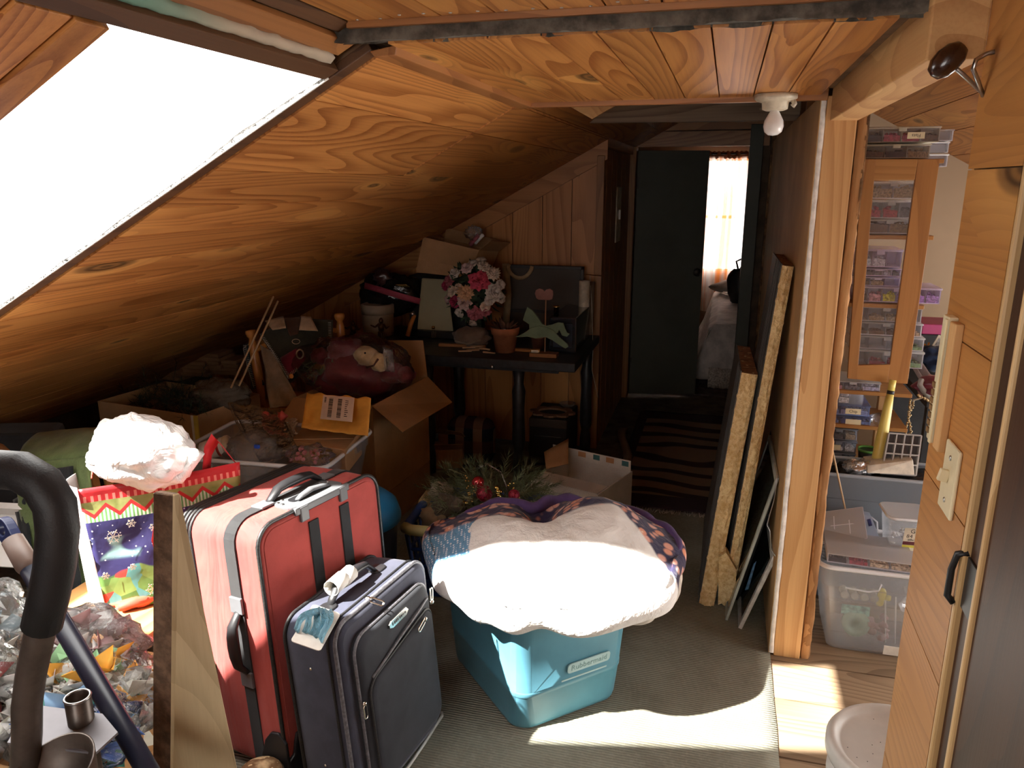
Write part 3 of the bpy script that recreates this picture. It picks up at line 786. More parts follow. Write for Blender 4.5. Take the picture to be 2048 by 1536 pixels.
def qfn(u, v):
    a = 2*math.pi*u; r = qr(a)
    if v < .25:                                          # underside
        k = .55 + .45*(v/.25); rho = k*r*.97; x, y = rho*math.cos(a), rho*math.sin(a)
        return Vector((x, y, .458 - .012*(v/.25)))
    if v < .5:                                           # rolled edge
        b = -math.pi/2 + math.pi*(v-.25)/.25
        x, y = (r + .030*math.cos(b) - .01)*math.cos(a), (r + .030*math.cos(b) - .01)*math.sin(a)
        drop = -.035*max(0, -math.sin(a))**1.5 + .025*max(0, math.sin(a))
        pl_ = .008*math.sin(a*11+math.sin(a*3)*2)
        return Vector((x, y, .452 + drop + pl_ + .040*math.sin(b)))
    k = 1 - (v-.5)/.5
    rho = r*k; x, y = rho*math.cos(a), rho*math.sin(a)
    drop = (-.035*max(0, -math.sin(a))**1.5 + .025*max(0, math.sin(a)))*k**3
    z = .487 + drop + lobes(x, y)*(1-k**5) + .012*(1-k**2)
    z += .012*noise.noise(Vector((x*9, y*9, 1))) + .007*noise.noise(Vector((x*24, y*24, 4)))
    # furrows running in from the rim
    z -= .012*max(0, math.sin(a*9 + 2*math.sin(a*2)))*k**4*(1-k**8)
    return Vector((x, y, z))
MB().grid(qfn, 160, 64, cu=True).build('top_layer', M['quilt'], qt)
def q2(u, v):                                           # second folded layer showing at the lower right
    a = R(-75 + 130*u); r = .335 + .05*math.cos(a-R(8)) + .006*math.sin(u*40)
    b = 2*math.pi*v
    rr = (.036 + .006*math.sin(u*34))*math.sin(math.pi*min(1, max(.0, u*1.0)))**.35
    return Vector(((r-.03+rr*1.2*math.cos(b))*math.cos(a), (r-.03+rr*1.2*math.cos(b))*math.sin(a), .405 + .02*u + rr*.95*math.sin(b)))
MB().grid(q2, 90, 12, cv=True).build('folded_layer', M['quilt_under'], qt)
def q3(u, v):                                           # purple backing turned over the far rim
    a = R(-4 + 148*u)
    b = 2*math.pi*v
    e = math.sin(math.pi*min(1, max(0, u)))**.4
    c = qfn((a/(2*math.pi)) % 1.0, .505)
    rr = .024*e*(1+.12*math.sin(u*60))
    return c + Vector((rr*math.cos(b)*math.cos(a), rr*math.cos(b)*math.sin(a), rr*math.sin(b)*1.1 - .004))
MB().grid(q3, 80, 10, cv=True).build('purple_edge', M['purple'], qt)

# ---------------------------------------------------------------- red suitcase
t = NT('red_fabric'); t.set(rough=.75, spec=.25, sheen=.1)
vec = t.coord()
t.l(t.mix(t.smooth(t.noise(vec, 5, 4, .6), .3, .7), (.36,.055,.05), (.46,.085,.07)), t.b.inputs['Base Color'])
ck = t.n('TexChecker'); ck.inputs['Scale'].default_value = 520; t.l(vec, ck.inputs[0])
lw = t.noise(t.coord((7, 7, 1.4)), 1.5, 3, .5, .8)
t.bump(t.math('ADD', t.math('MULTIPLY', ck.outputs['Fac'], .05), t.math('MULTIPLY', lw, 3.5)), .45, .012)
M['red'] = t.m
M['red_front'] = fabric('red_front', (.40,.065,.055), 1000, var=.1, bump=.4)
M['web'] = fabric('black_web', (.02,.02,.022), 1100, rough=.7, bump=.8)
M['grey_plastic'] = plain('grey_plastic', (.13,.135,.145), .4, var=.12)
M['piping'] = plain('piping', (.03,.03,.03), .35, var=.4, vs=200)
M['zip'] = plain('zip', (.02,.02,.022), .5, var=.5, vs=300, bump=.5, bs=500)

RW, RH, RD = .455, .71, .285
RDI = Vector((.235, .972, 0)).normalized(); RBK = Vector((-RDI.y, RDI.x, 0))
RMt = axes((-1.005, 1.475, .03), RDI, RBK, (0,0,1)) @ RX(-3.5)
rs = thing('red_suitcase', 'large red fabric suitcase with black straps standing behind the navy one', 'suitcase', M=RMt)
def shell(w, h, d, r, ch, n=7, bulge=0.0):
    """rounded-rectangle body, front face at y=0, back at y=d"""
    b = MB(); vs = []; fs = []
    secs = [(0, ch), (ch*.3, ch*.3), (ch, 0), (d*.33, -bulge), (d*.66, -bulge), (d-ch, 0), (d-ch*.3, ch*.3), (d, ch)]
    for y, ins in secs:
        pts = rrect(w-2*ins, h-2*ins, max(r-ins, .01), n, ins, ins); cnt = len(pts)
        vs += [(p[0], y, p[1]) for p in pts]
    for i in range(len(secs)-1):
        for k in range(cnt):
            l = (k+1) % cnt
            fs.append((i*cnt+l, i*cnt+k, (i+1)*cnt+k, (i+1)*cnt+l))
    b.add(vs, fs, None, True)
    b.add(vs[:cnt], [tuple(range(cnt))]); b.add(vs[-cnt:], [tuple(range(cnt-1, -1, -1))])
    return b
shell(RW, RH, RD, .055, .010, bulge=.004).build('body', M['red'], rs)
MB().prism(rrect(RW-.03, RH-.03, .045, 7, .015, .015), 0, .004, axes((0,-.002,0), (1,0,0), (0,0,1), (0,1,0))).build('front_panel', M['red_front'], rs)
for y, r_, nm in ((.002, .0055, 'piping'), (RD*.86, .005, 'zip_track'), (RD*.905, .005, 'piping'), (RD*.95, .005, 'zip_track'), (RD-.002, .006, 'piping')):
    pts = [(p[0], y, p[1]) for p in rrect(RW+.004, RH+.004, .057, 8, -.002, -.002)]
    MB().tube(pts, r_, 6, closed=True).build(nm, M['piping' if nm == 'piping' else 'zip'], rs)
for x in (.185, .305):
    MB().box(x-.018, x+.018, -.0065, -.002, .05, .665).build('front_strap', M['web'], rs, bevel=.001)
# strap round the narrow side and over the top
ym = RD*.34
sp_ = [(-.003, ym, .02), (-.006, ym, .3), (-.006, ym, RH-.06)] + [(.055-.061*math.cos(R(a)), ym, RH-.055+.061*math.sin(R(a))) for a in (15,30,45,60,75,90)] + [(RW-.055, ym, RH+.006)] + [(RW-.055+.061*math.sin(R(a)), ym, RH-.055+.061*math.cos(R(a))) for a in (20,45,70,90)] + [(RW+.006, ym, .05)]
st = MB(); vs = []; fs = []
for p in sp_: vs += [(p[0], p[1]-.019, p[2]), (p[0], p[1]+.019, p[2])]
for i in range(len(sp_)-1): fs.append((2*i, 2*i+1, 2*i+3, 2*i+2))
st.add(vs, fs); st.build('side_strap', M['web'], rs, solid=.004)
# carry handles: top and side
hd = rs
def handle(name, a, b, out, wid=.017, mat=M['web'], par=rs):
    a, b, out = Vector(a), Vector(b), Vector(out); d = b-a
    pts = [a, a+d*.08+out*.4, a+d*.2+out*.95, a+d*.35+out*1.08, a+d*.5+out*1.1, a+d*.65+out*1.08, a+d*.8+out*.95, a+d*.92+out*.4, b]
    return MB().tube(pts, [wid*.7, wid*.75, wid*.95, wid*1.1, wid*1.15, wid*1.1, wid*.95, wid*.75, wid*.7], 10, flat=.62).build(name, mat, par)
M['rubber'] = plain('rubber', (.018,.018,.02), .38, var=.2, spec=.5)
handle('top_handle', (.13, ym, RH+.004), (.33, ym, RH+.004), (0, 0, .030), .017, M['rubber'])
handle('side_handle', (-.004, ym, .30), (-.004, ym, .48), (-.030, 0, 0), .017, M['rubber'])
for p in ((.115, ym, RH+.008), (.345, ym, RH+.008)):
    MB().box(p[0]-.022, p[0]+.022, p[1]-.021, p[1]+.021, p[2]-.002, p[2]+.004).build('handle_mount', M['grey_plastic'], rs, bevel=.002)
for z in (.285, .495):
    MB().box(-.014, -.006, ym-.021, ym+.021, z-.022, z+.022).build('handle_mount', M['grey_plastic'], rs, bevel=.002)
# pull-handle bracket on the top front edge
br = MB()
br.prism(rrect(.205, .085, .03, 5, 0, 0), 0, .010, axes((.125, .0, RH-.002), (1,0,0), (0,1,0), (0,0,1)))
br.box(.14, .17, -.010, .004, RH-.035, RH+.006); br.box(.29, .32, -.010, .004, RH-.035, RH+.006)
br.box(.125, .33, -.008, .004, RH-.012, RH+.008)
b_ = br.build('pull_handle_bracket', M['grey_plastic'], rs, bevel=.003)
MB().prism(rrect(.135, .03, .012, 4), 0, .002, axes((.16, .03, RH+.0085), (1,0,0), (0,1,0), (0,0,1))).build('recess', M['black'], b_)
MB().tube([(.17,.030,RH+.012),(.19,.033,RH+.016),(.23,.036,RH+.020),(.27,.033,RH+.016),(.29,.030,RH+.012)], [.007,.010,.012,.010,.007], 8, flat=.6).build('pull_handle', M['grey_plastic'], b_)
sb = MB()
for x, y in ((.14,.07),(.16,.075),(.30,.07),(.315,.055),(.137,.05)): sb.lathe([(.005,0),(.005,.0015),(.002,.002)], 8, T(x, y, RH+.008))
o = sb.build('screws', M['steel'], b_); o['kind'] = 'stuff'
# wheel guard at the bottom front corner, and wheels
for x in (.0, RW-.09):
    MB().prism([(0,0),(.10,0),(.10,.03),(.085,.05),(.07,.10),(.055,.13),(.04,.135),(.03,.11),(.022,.08),(.0,.07),(-.005,.03)], -.016, .05, axes((x-.004, 0, -.006), (1,0,0), (0,0,1), (0,-1,0)) @ T(0,0,-.04)).build('wheel_guard', M['black'], rs, bevel=.005)
    MB().lathe([(.0,-.012),(.022,-.012),(.026,-.008),(.026,.008),(.022,.012),(0,.012)], 16, T(x+.045, .015, -.004) @ RY(90)).build('wheel', M['rubber'], rs)
MB().prism([(-.012,0),(.14,0),(.125,.035),(.09,.055),(.065,.12),(.04,.15),(.012,.155),(-.012,.13)], 0, .009, axes((-.010, 0, -.006), (0,1,0), (0,0,1), (1,0,0))).build('corner_guard', M['black'], rs, bevel=.003)

# ---------------------------------------------------------------- navy suitcase
M['navy'] = fabric('navy_fabric', (.050,.054,.082), 1100, var=.18, bump=.35, wrinkle=.05, wscale=6)
M['navy_front'] = fabric('navy_front', (.028,.031,.040), 1100, var=.15, bump=.35)
M['zip_grey'] = plain('zip_grey', (.14,.14,.16), .55, var=.3, vs=120)
M['chrome'] = plain('chrome', (.78,.77,.72), .22, metal=1.0, var=.05)
NW, NH, ND = .405, .515, .172
NDI = Vector((.15, .989, 0)).normalized(); NBK = Vector((-NDI.y, NDI.x, 0))
NM = axes((-.772, 1.425, .022), NDI, NBK, (0,0,1)) @ RX(-5.0)
ns = thing('navy_suitcase', 'small navy blue carry-on suitcase with tags on its top handle', 'suitcase', M=NM)
shell(NW, NH, ND, .05, .014, bulge=.003).build('body', M['navy'], ns)
for y, r_ in ((.012, .0055), (.034, .004), (ND-.01, .005)):
    MB().tube([(p[0], y, p[1]) for p in rrect(NW+.003, NH+.003, .05, 8, -.0015, -.0015)], r_, 6, closed=True).build('zip_track', M['zip_grey' if y < .02 else 'zip'], ns)
def puff(poly, y0, out, name, mat, par=ns, inset=.02):
    b = MB(); cx = sum(p[0] for p in poly)/len(poly); cz = sum(p[1] for p in poly)/len(poly); n_ = len(poly)
    vs = []; fs = []
    rings = [(1.0, 0.0), (1.0, out*.55), (.965, out*.85), (.90, out), (.0, out*1.1)]
    for k, d in rings: vs += [(cx+(p[0]-cx)*k, y0-d, cz+(p[1]-cz)*k) for p in poly]
    for i in range(len(rings)-1):
        for k in range(n_):
            l = (k+1) % n_; fs.append((i*n_+k, i*n_+l, (i+1)*n_+l, (i+1)*n_+k))
    return b.add(vs, fs, None, True).build(name, mat, par)
puff(rrect(NW-.07, NH-.10, .045, 7, .035, .055), 0, .028, 'large_pocket', M['navy_front'])
pk = [(p[0], p[1]) for p in rrect(NW-.10, .285, .035, 6, .05, .06)]
pk = [(x, z + (.055*(x-.05)/(NW-.10) if z > .2 else 0)) for x, z in pk]
puff(pk, -.026, .014, 'small_pocket', M['navy_front'])
zt = [(p[0], -.012, p[1]) for p in rrect(NW-.068, NH-.098, .046, 8, .034, .054)]
MB().tube(zt, .0045, 6, closed=True).build('zip_track', M['zip_grey'], ns)
MB().tube([(p[0], -.032, p[1]+.004) for p in pk], .0035, 6, closed=True).build('zip_track', M['zip'], ns)
MB().tube([(.07, -.030, .355), (.12, -.034, .372), (.2, -.036, .395), (.29, -.036, .415), (.345, -.032, .425)], .0035, 6).build('zip_track', M['zip_grey'], ns)
def pull(p, d, par=ns):
    d = Vector(d).normalized(); x = d.cross(Vector((0,1,0))).normalized()
    m = axes(p, x, d, Vector((0,-1,0)))
    b = MB().tube([(q[0]-.006, q[1], 0) for q in rrect(.012, .036, .005, 3)], .0022, 6, m, closed=True)
    b.lathe([(.006,-.004),(.007,0),(.004,.005)], 10, m @ T(0,-.004,0))
    b.build('zip_pull', M['chrome'], par)
pull((.036, -.022, .30), (0,0,-1)); pull((.30, -.046, .385), (-.9,0,-.35)); pull((.345, -.046, .42), (.1,0,1)); pull((.15, .01, NH+.003), (.25,-.6,-.3))
bd = MB().prism([(-.045,-.006),(-.03,-.012),(.035,-.010),(.046,.0),(.035,.012),(-.035,.010),(-.046,.004)], 0, .004, axes((.205, -.029, .443), (1,0,0), (0,0,1), (0,-1,0))).build('badge', M['chrome'], ns, bevel=.001)
b_ = MB()
for k in range(8): b_.box(.173+.0083*k, .173+.0083*k+(.0052 if k % 3 else .003), -.0338, -.0331, .4385+.0004*k, .4465-.0006*(k % 2))
o = b_.build('badge_print', M['black'], ns); o['kind'] = 'stuff'
handle('top_handle', (.09, ND*.52, NH+.002), (.29, ND*.52, NH+.002), (0, 0, .040), .015, M['rubber'], ns)
for x in (.08, .30):
    MB().prism(rrect(.05, .045, .018, 4, -.025, -.0225), 0, .008, T(x, ND*.52, NH)).build('handle_mount', M['rubber'], ns, bevel=.003)
sc2 = MB()
for z in (.13, .40): sc2.blob((-.002, ND*.55, z), (.003,.004,.004), 1, 0, 1, 8, 6)
o = sc2.build('screws', M['chrome'], ns); o['kind'] = 'stuff'
for x in (.03, NW-.05):
    MB().lathe([(.0,-.012),(.018,-.012),(.022,-.008),(.022,.008),(.018,.012),(0,.012)], 14, T(x, ND-.03, .004) @ RY(90)).build('wheel', M['rubber'], ns)
# paper tags wrapped on the handle, luggage tag with pale blue ribbon
M['paper'] = plain('paper', (.80,.78,.72), .75, var=.08, vs=20)
for x, w in ((.105, .05), (.15, .04)):
    pts = [(x, ND*.52 + .022*math.cos(R(a)), NH+.044 + .020*math.sin(R(a))) for a in range(0, 361, 30)]
    b = MB(); vs = []; fs = []
    for p in pts: vs += [p, (p[0]+w, p[1], p[2]+.004)]
    for i in range(len(pts)-1): fs.append((2*i, 2*i+2, 2*i+3, 2*i+1))
    b.add(vs, fs, None, True).build('paper_wrap', M['paper'], ns, solid=.0012)
tg = axes((.045, .06, NH+.024), Vector((-.95,-.28,-.1)).normalized(), Vector((.25,-.9,-.35)).normalized(), Vector((0,-.3,.95)).normalized())
tc = MB().prism(rrect(.14, .072, .008, 3, 0, -.036), 0, .0018, tg).build('tag_card', M['paper'], ns)
M['ribbon_blue'] = film('ribbon_blue', c=(.35,.72,.9), clear=.05, rough=.2, crinkle=70, bs=.8, gloss=.5)
for k in range(5):
    a0 = -.03 + .014*k
    MB().grid(lambda u, v: Vector((.01+.10*u+.012*v*math.sin(k+u*3), a0*(.35+u*.9)+(v-.5)*.014 + .006*math.sin(u*7+k), .006+.016*math.sin(math.pi*u)*(1+.3*math.sin(k*2))+.004*math.cos(v*5))), 14, 3, tg).build('ribbon', M['ribbon_blue'], tc, solid=.0008)

# bent white wire in front of the navy suitcase
wp = [PZ(775, 1560, .012), PZ(815, 1536, .012), PZ(850, 1485, .012), PZ(872, 1450, .012), PZ(884, 1432, .012), PZ(884, 1426, .012), PZ(874, 1424, .012), PZ(856, 1432, .012), PZ(836, 1446, .012), PZ(812, 1464, .012)]
tag(MB().tube(wp, .0045, 8).build('wire_hanger', plain('wire_white', (.55,.54,.5), .35, var=.1)), 'bent white coated wire lying on carpet beside navy suitcase', 'wire')
# log end with rings at the bottom edge
lg = PZ(520, 1545, .10)
t = NT('log_end'); t.set(rough=.7)
vec = t.coord((1,1,1), False)
ln = t.n('VectorMath', operation='LENGTH'); t.l(vec, ln.inputs[0])
ph = t.math('FRACT', t.math('ADD', t.math('MULTIPLY', ln.outputs['Value'], 95), t.math('MULTIPLY', t.noise(vec, 22, 3), 3.0)))
t.l(t.mix(t.smooth(ph, .15, .9), (.70,.50,.28), (.20,.10,.04)), t.b.inputs['Base Color'])
ls = thing('log_slice', 'small log end with growth rings at the foot of the red suitcase', 'log', (lg.x, lg.y, .008))
MB().lathe([(.058,0),(.062,.03),(.060,.085)], 22).build('trunk', M['bark'], ls)
MB().lathe([(.060,.085),(.052,.098),(.03,.1035),(0,.105)], 22).build('cut_face', t.m, ls)

# ---------------------------------------------------------------- blue lidded bin behind the red suitcase
bb = thing('blue_bin', 'rounded bright blue plastic bin tucked behind the red suitcase', 'bin', (-1.215, 2.30, .010), 12)
M['bin_blue'] = plain('bin_blue', (.03,.24,.56), .35, var=.06)
MB().lathe([(.12,0),(.13,.01),(.155,.36),(.155,.38)], 28).build('body', plain('bin_grey', (.05,.055,.065), .4), bb)
MB().lathe([(.160,.375),(.168,.38),(.168,.40),(.155,.44),(.12,.47),(.06,.485),(0,.49)], 28).build('lid', M['bin_blue'], bb)

# ---------------------------------------------------------------- pine plank standing near the camera
a, b_, = PY(305, 985, .92), PY(345, 985, .92)
pk_ = thing('upright_plank', 'rough sawn pine board standing upright in the foreground left of red suitcase', 'board', (a.x, .92, 0))
w_ = b_.x - a.x
L_ = (PY(305, 1536, .92) - a)
hz = a.z
pm_ = MB()
bt = PY(312, 1760, .92).z
# thick edge faces the camera; wide face turns to the right and slants away to the floor
z0 = .02
pm_.add([(-.150,.0,z0),(w_-.150,.0,z0),(w_+.035,.10,z0),(.02,.13,z0),
         (0,0,hz),(w_,0,hz),(w_+.002,.014,hz-.002),(.001,.016,hz-.002)],
        [(3,2,1,0),(4,5,6,7),(0,1,5,4),(1,2,6,5),(2,3,7,6),(3,0,4,7)])
sawn = plain('sawn_edge', (.17,.105,.065), .95, var=.35, vs=40, bump=.9, bs=140, bd=.004)
o = pm_.build('board', wood('plank_face', (.58,.46,.28), (.36,.26,.14), knot=.3, rough=.6, axis=2, ring=6, var=.0, kcol=(.16,.13,.09), bump=.3), pk_, bevel=.002, seg=1)
o.data.materials.append(sawn)
o.data.polygons[2].material_index = 1; o.data.polygons[1].material_index = 1

# ---------------------------------------------------------------- cane handles at the lower left
M['foam'] = plain('foam_grip', (.014,.014,.016), .55, var=.2, spec=.5, bump=.25, bs=300)
M['pipe'] = plain('pipe_metal', (.13,.105,.09), .38, metal=.55, var=.25, vs=20)
Yh = .72
ck = thing('crutch_handle', 'bent grey tube handle with thick black foam grip at lower left', 'handle', (PY(70,1520,Yh).x, Yh, 0))
off = Vector((-PY(70,1520,Yh).x, -Yh, 0))
arc = [PY(-120, 1030, Yh), PY(-60, 960, Yh), PY(-10, 938, Yh), PY(40, 942, Yh), PY(84, 968, Yh), PY(110, 1010, Yh), PY(116, 1060, Yh), PY(110, 1130, Yh), PY(98, 1190, Yh), PY(84, 1250, Yh)]
MB().tube([p+off for p in arc], .0255, 18).build('foam_grip', M['foam'], ck)
leg = [PY(92, 1215, Yh), PY(78, 1275, Yh), PY(62, 1350, Yh), PY(54, 1410, Yh), PY(54, 1470, Yh), PY(50, 1540, Yh), PY(50, 1700, Yh)]
MB().tube([p+off for p in leg], .0195, 16).build('tube', M['pipe'], ck)
# short metal cylinder with a slanted mouth, foreground bottom-left
cy = PY(100, 1545, .70)
ct = thing('metal_sleeve', 'wide dark metal sleeve with slanted open mouth at the bottom left corner', 'pipe', (cy.x, .70, cy.z-.30))
def slv(r, th):
    b = MB(); n_ = 36; vs = []; fs = []
    for rr in (r, r-th):
        for z in (0, 1):
            for k in range(n_):
                a_ = 2*math.pi*k/n_; x, y = rr*math.cos(a_), rr*math.sin(a_)
                vs.append((x, y, 0 if z == 0 else .30 + .36*y + .10*x))
    for k in range(n_):
        l = (k+1) % n_
        fs += [(k, l, n_+l, n_+k), (2*n_+l, 2*n_+k, 3*n_+k, 3*n_+l), (n_+k, n_+l, 3*n_+l, 3*n_+k)]
    return b.add(vs, fs, None, True)
slv(.058, .003).build('sleeve', M['pipe'], ct)
MB().prism([(-.10,.02),(.045,.035),(.05,.075),(.0,.10),(-.13,.09)], 0, .004, T(-.02, .02, .285) @ RX(8)).build('flange', plain('flange', (.2,.19,.205), .5, metal=.3), ct)
# narrow open tube
c2 = PY(155, 1395, .80)
tb = thing('grey_tube', 'short open-ended grey tube beside the black grip handle', 'pipe', (c2.x, .80, c2.z-.30))
MB().lathe([(.0185,0),(.0185,.30),(.0165,.302),(.0155,.30),(.0155,.02),(0,.0201)], 22).build('tube', M['pipe'], tb)
MB().tube([(.0175*math.cos(R(a)), .0175*math.sin(R(a)), .301) for a in range(0,360,15)], .0022, 6, closed=True).build('rim', M['steel'], tb)
# navy broom handle with hanging cap, crossing
s0, s1 = PY(15, 1062, .95), PY(330, 1600, .80)
d_ = (s1-s0).normalized()
bh = thing('broom_handle', 'slanting dark blue broom handle with a navy hanging cap at left', 'broom', tuple(s0))
bx_ = d_.cross(Vector((0,1,0))).normalized()
BM_ = axes((0,0,0), bx_, bx_.cross(d_)*-1, d_)
M['broom_blue'] = plain('broom_blue', (.012,.016,.035), .35, var=.1, spec=.5)
M['cap_blue'] = plain('cap_blue', (.018,.03,.10), .3, var=.05)
MB().lathe([(.0160,.045),(.0160,.9)], 16, BM_).build('handle', M['broom_blue'], bh)
MB().lathe([(.0175,.02),(.0190,.075),(.0160,.085)], 16, BM_).build('collar', plain('collar', (.16,.11,.09), .5), bh)
cap = MB(); n_ = 28; vs = []; fs = []
for y in (-.009, .009):
    for k in range(n_):
        a_ = 2*math.pi*k/n_
        vs.append((.0175*math.cos(a_), y, -.002 + (.026 if math.sin(a_) < 0 else .055)*math.sin(a_)*(1 if math.sin(a_) < 0 else .9)))
    for k in range(n_):
        a_ = 2*math.pi*k/n_; vs.append((.0105*math.cos(a_), y, -.006 + .0125*math.sin(a_)))
for k in range(n_):
    l = (k+1) % n_
    fs += [(k, l, n_+l, n_+k), (2*n_+l, 2*n_+k, 3*n_+k, 3*n_+l), (l, k, 2*n_+k, 2*n_+l), (n_+k, n_+l, 3*n_+l, 3*n_+k)]
cap.add(vs, fs, BM_, False); cap.build('cap', M['cap_blue'], bh, bevel=.002)
# ================================================================ LEFT SIDE: CHAIR, BAGS, BOXES
def sheet(corners, nu, nv, mat, name, par, amp=.008, f=6.0, seed=0, solid=.003, sag=0.0, off=Vector((0,0,0))):
    """cloth or film patch between four corners (tl, tr, br, bl)"""
    tl, tr, br, bl = [Vector(c) for c in corners]
    nrm = (tr-tl).cross(bl-tl).normalized()
    def fn(u, v):
        p = (tl*(1-u)+tr*u)*(1-v) + (bl*(1-u)+br*u)*v
        q = noise.noise(Vector((u*f, v*f, seed*3.7)))*amp + noise.noise(Vector((u*f*3, v*f*3, seed*1.3+9)))*amp*.4
        return p + nrm*q - Vector((0,0,sag*math.sin(math.pi*u)*math.sin(math.pi*v))) + off
    return MB().grid(fn, nu, nv).build(name, mat, par, solid=solid)

# slatted chair
M['chair_wood'] = wood('chair_wood', (.52,.26,.09), (.32,.13,.04), knot=.0, rough=.4, axis=2, ring=3)
ch = thing('slatted_chair', 'wooden slatted chair under a green throw beside the gift bag', 'chair', (0,0,0))
MB().box(-1.70, -1.335, 1.36, 1.86, .43, .452).build('seat', wood('seat_wood', (.6,.33,.13), (.4,.18,.06), knot=.0, rough=.35, axis=1, ring=3), ch, bevel=.006)
for k in range(6):
    a, b = PY(155+27*k, 925, 1.82+.045*k), PY(213+26*k, 1200, 1.67+.06*k)
    d = (b-a).normalized(); y = Vector((0,1,0)); x = y.cross(d).normalized(); y = d.cross(x)
    MB().box(-.006, .006, -.014, .014, 0, (b-a).length, axes(a, x, y, d)).build('slat', M['chair_wood'], ch, bevel=.003)
for x, y in ((-1.63,1.39),(-1.63,1.82),(-1.36,1.39),(-1.36,1.82)):
    MB().box(x-.016, x+.016, y-.016, y+.016, .006, .432).build('leg', M['chair_wood'], ch, bevel=.003)
MB().tube([PY(30, 925, 1.86), PY(295, 880, 2.08)], .016, 8).build('top_rail', M['chair_wood'], ch)
# green throw with a dark panel
M['green_knit'] = fabric('green_knit', (.135,.19,.075), 330, var=.22, bump=1.4, wrinkle=.03)
M['dark_panel'] = fabric('dark_panel', (.014,.017,.02), 420, var=.2, bump=.9)
th = thing('green_throw', 'green woven throw with dark panels draped over the slatted chair back', 'throw', (0,0,0))
sheet((PY(30,930,1.80), PY(182,912,1.77), PY(186,1205,1.61), PY(60,1215,1.62)), 24, 40, M['green_knit'], 'front_drop', th, .010, 5, 1, .006)
def over(u, v):
    a, b = PY(30,930,1.80), PY(182,912,1.77); c, d = PY(95,868,2.06), PY(290,850,2.12)
    p = (a*(1-u)+b*u)*(1-v) + (c*(1-u)+d*u)*v
    return p + Vector((0,0,.035*math.sin(math.pi*v)**.7 + .006*noise.noise(Vector((u*6, v*5, 2)))))
MB().grid(over, 26, 14).build('top_fold', M['green_knit'], th, solid=.006)
sheet((PY(290,850,2.12), PY(275,838,2.14), PY(300,960,2.10), PY(270,960,2.10)), 4, 10, M['dark_panel'], 'back_drop', th, .004, 5, 3, .006)
sheet((PY(62,945,1.77), PY(146,932,1.745), PY(162,1178,1.585), PY(84,1190,1.595)), 14, 30, M['dark_panel'], 'dark_patch', th, .007, 5, 1, .005)
sheet((PY(28,1000,1.77), PY(50,985,1.765), PY(75,1190,1.605), PY(55,1180,1.605)), 5, 24, M['dark_panel'], 'dark_border', th, .004, 5, 4, .004)

# christmas gift bag
t = NT('giftbag_mat'); t.set(rough=.4, spec=.4)
vec = t.coord((1,1,1), False); sx = t.n('SeparateXYZ'); t.l(vec, sx.inputs[0])
X_, Z_ = sx.outputs[0], sx.outputs[2]
sn = t.n('TexVoronoi'); sn.inputs['Scale'].default_value = 80; t.l(vec, sn.inputs['Vector'])
navy = t.mix(t.smooth(sn.outputs['Distance'], .20, .12), t.mix(t.noise(vec, 14, 3), (.018,.018,.075), (.06,.05,.16)), (.8,.8,.9))
hills = t.smooth(t.math('SUBTRACT', t.math('MULTIPLY_ADD', t.noise(t.coord((1,1,.3), False), 13, 1), .14, .025), Z_), -.004, .004)
greenp = t.n('TexVoronoi'); greenp.inputs['Scale'].default_value = 26; t.l(vec, greenp.inputs['Vector'])
gs = t.n('SeparateColor'); t.l(greenp.outputs['Color'], gs.inputs[0])
gcol = t.mix(gs.outputs[0], (.04,.13,.03), (.20,.30,.09)); gcol = t.mix(t.math('GREATER_THAN', gs.outputs[1], .68), gcol, (.10,.28,.28)); gcol = t.mix(t.math('GREATER_THAN', gs.outputs[2], .86), gcol, (.62,.06,.05))
c = t.mix(hills, navy, gcol)
blob_ = t.smooth(t.math('SUBTRACT', t.math('MULTIPLY_ADD', t.noise(t.coord((1,1,.3), False), 9, 1), .14, .115), Z_), -.004, .004)
ice = t.math('MULTIPLY', t.smooth(t.math('ABSOLUTE', t.math('SUBTRACT', Z_, .17)), .035, .018), t.smooth(t.noise(vec, 9, 2), .46, .52))
c = t.mix(ice, c, (.30,.52,.52))
# trim: stripes, zigzag, red band
tri = t.math('ABSOLUTE', t.math('SUBTRACT', t.math('FRACT', t.math('MULTIPLY', X_, 17)), .5))
zz_ = t.math('SUBTRACT', Z_, t.math('MULTIPLY_ADD', tri, .055, .262))
strp = t.mix(t.math('GREATER_THAN', t.math('FRACT', t.math('MULTIPLY', X_, 110)), .5), (.16,.36,.12), (.72,.76,.6))
mot = t.mix(t.noise(vec, 40, 2), (.14,.18,.03), (.42,.40,.16))
tr_ = t.mix(t.math('GREATER_THAN', zz_, 0), strp, mot)
tr_ = t.mix(t.math('LESS_THAN', t.math('ABSOLUTE', zz_), .006), tr_, (.55,.03,.03))
c = t.mix(t.math('GREATER_THAN', Z_, .248), c, tr_)
redb = t.mix(t.math('GREATER_THAN', t.math('FRACT', t.math('MULTIPLY', X_, 60)), .6), (.50,.025,.03), (.75,.25,.2))
c = t.mix(t.math('GREATER_THAN', Z_, .302), c, t.mix(t.math('GREATER_THAN', Z_, .318), redb, (.45,.02,.025)))
t.l(c, t.b.inputs['Base Color']); t.bump(t.noise(vec, 18, 3), .35, .008)
M['giftbag'] = t.m
gx = Vector((.70, .714, 0)); gy = Vector((-.714, .70, 0))
GM = axes((-1.535, 1.455, .456), gx, gy, (0,0,1)) @ RX(-4)
gbg = thing('gift_bag', 'christmas gift bag with snowflakes and red zigzag trim standing on the chair seat', 'gift bag', M=GM)
def gface(u, v):
    w = .40 - .05*(1-v); x = .025*(1-v) + w*u
    y = -.035*math.sin(math.pi*u)*(1-.5*v) + .006*noise.noise(Vector((u*5, v*5, 3)))
    return Vector((x, y, .34*v))
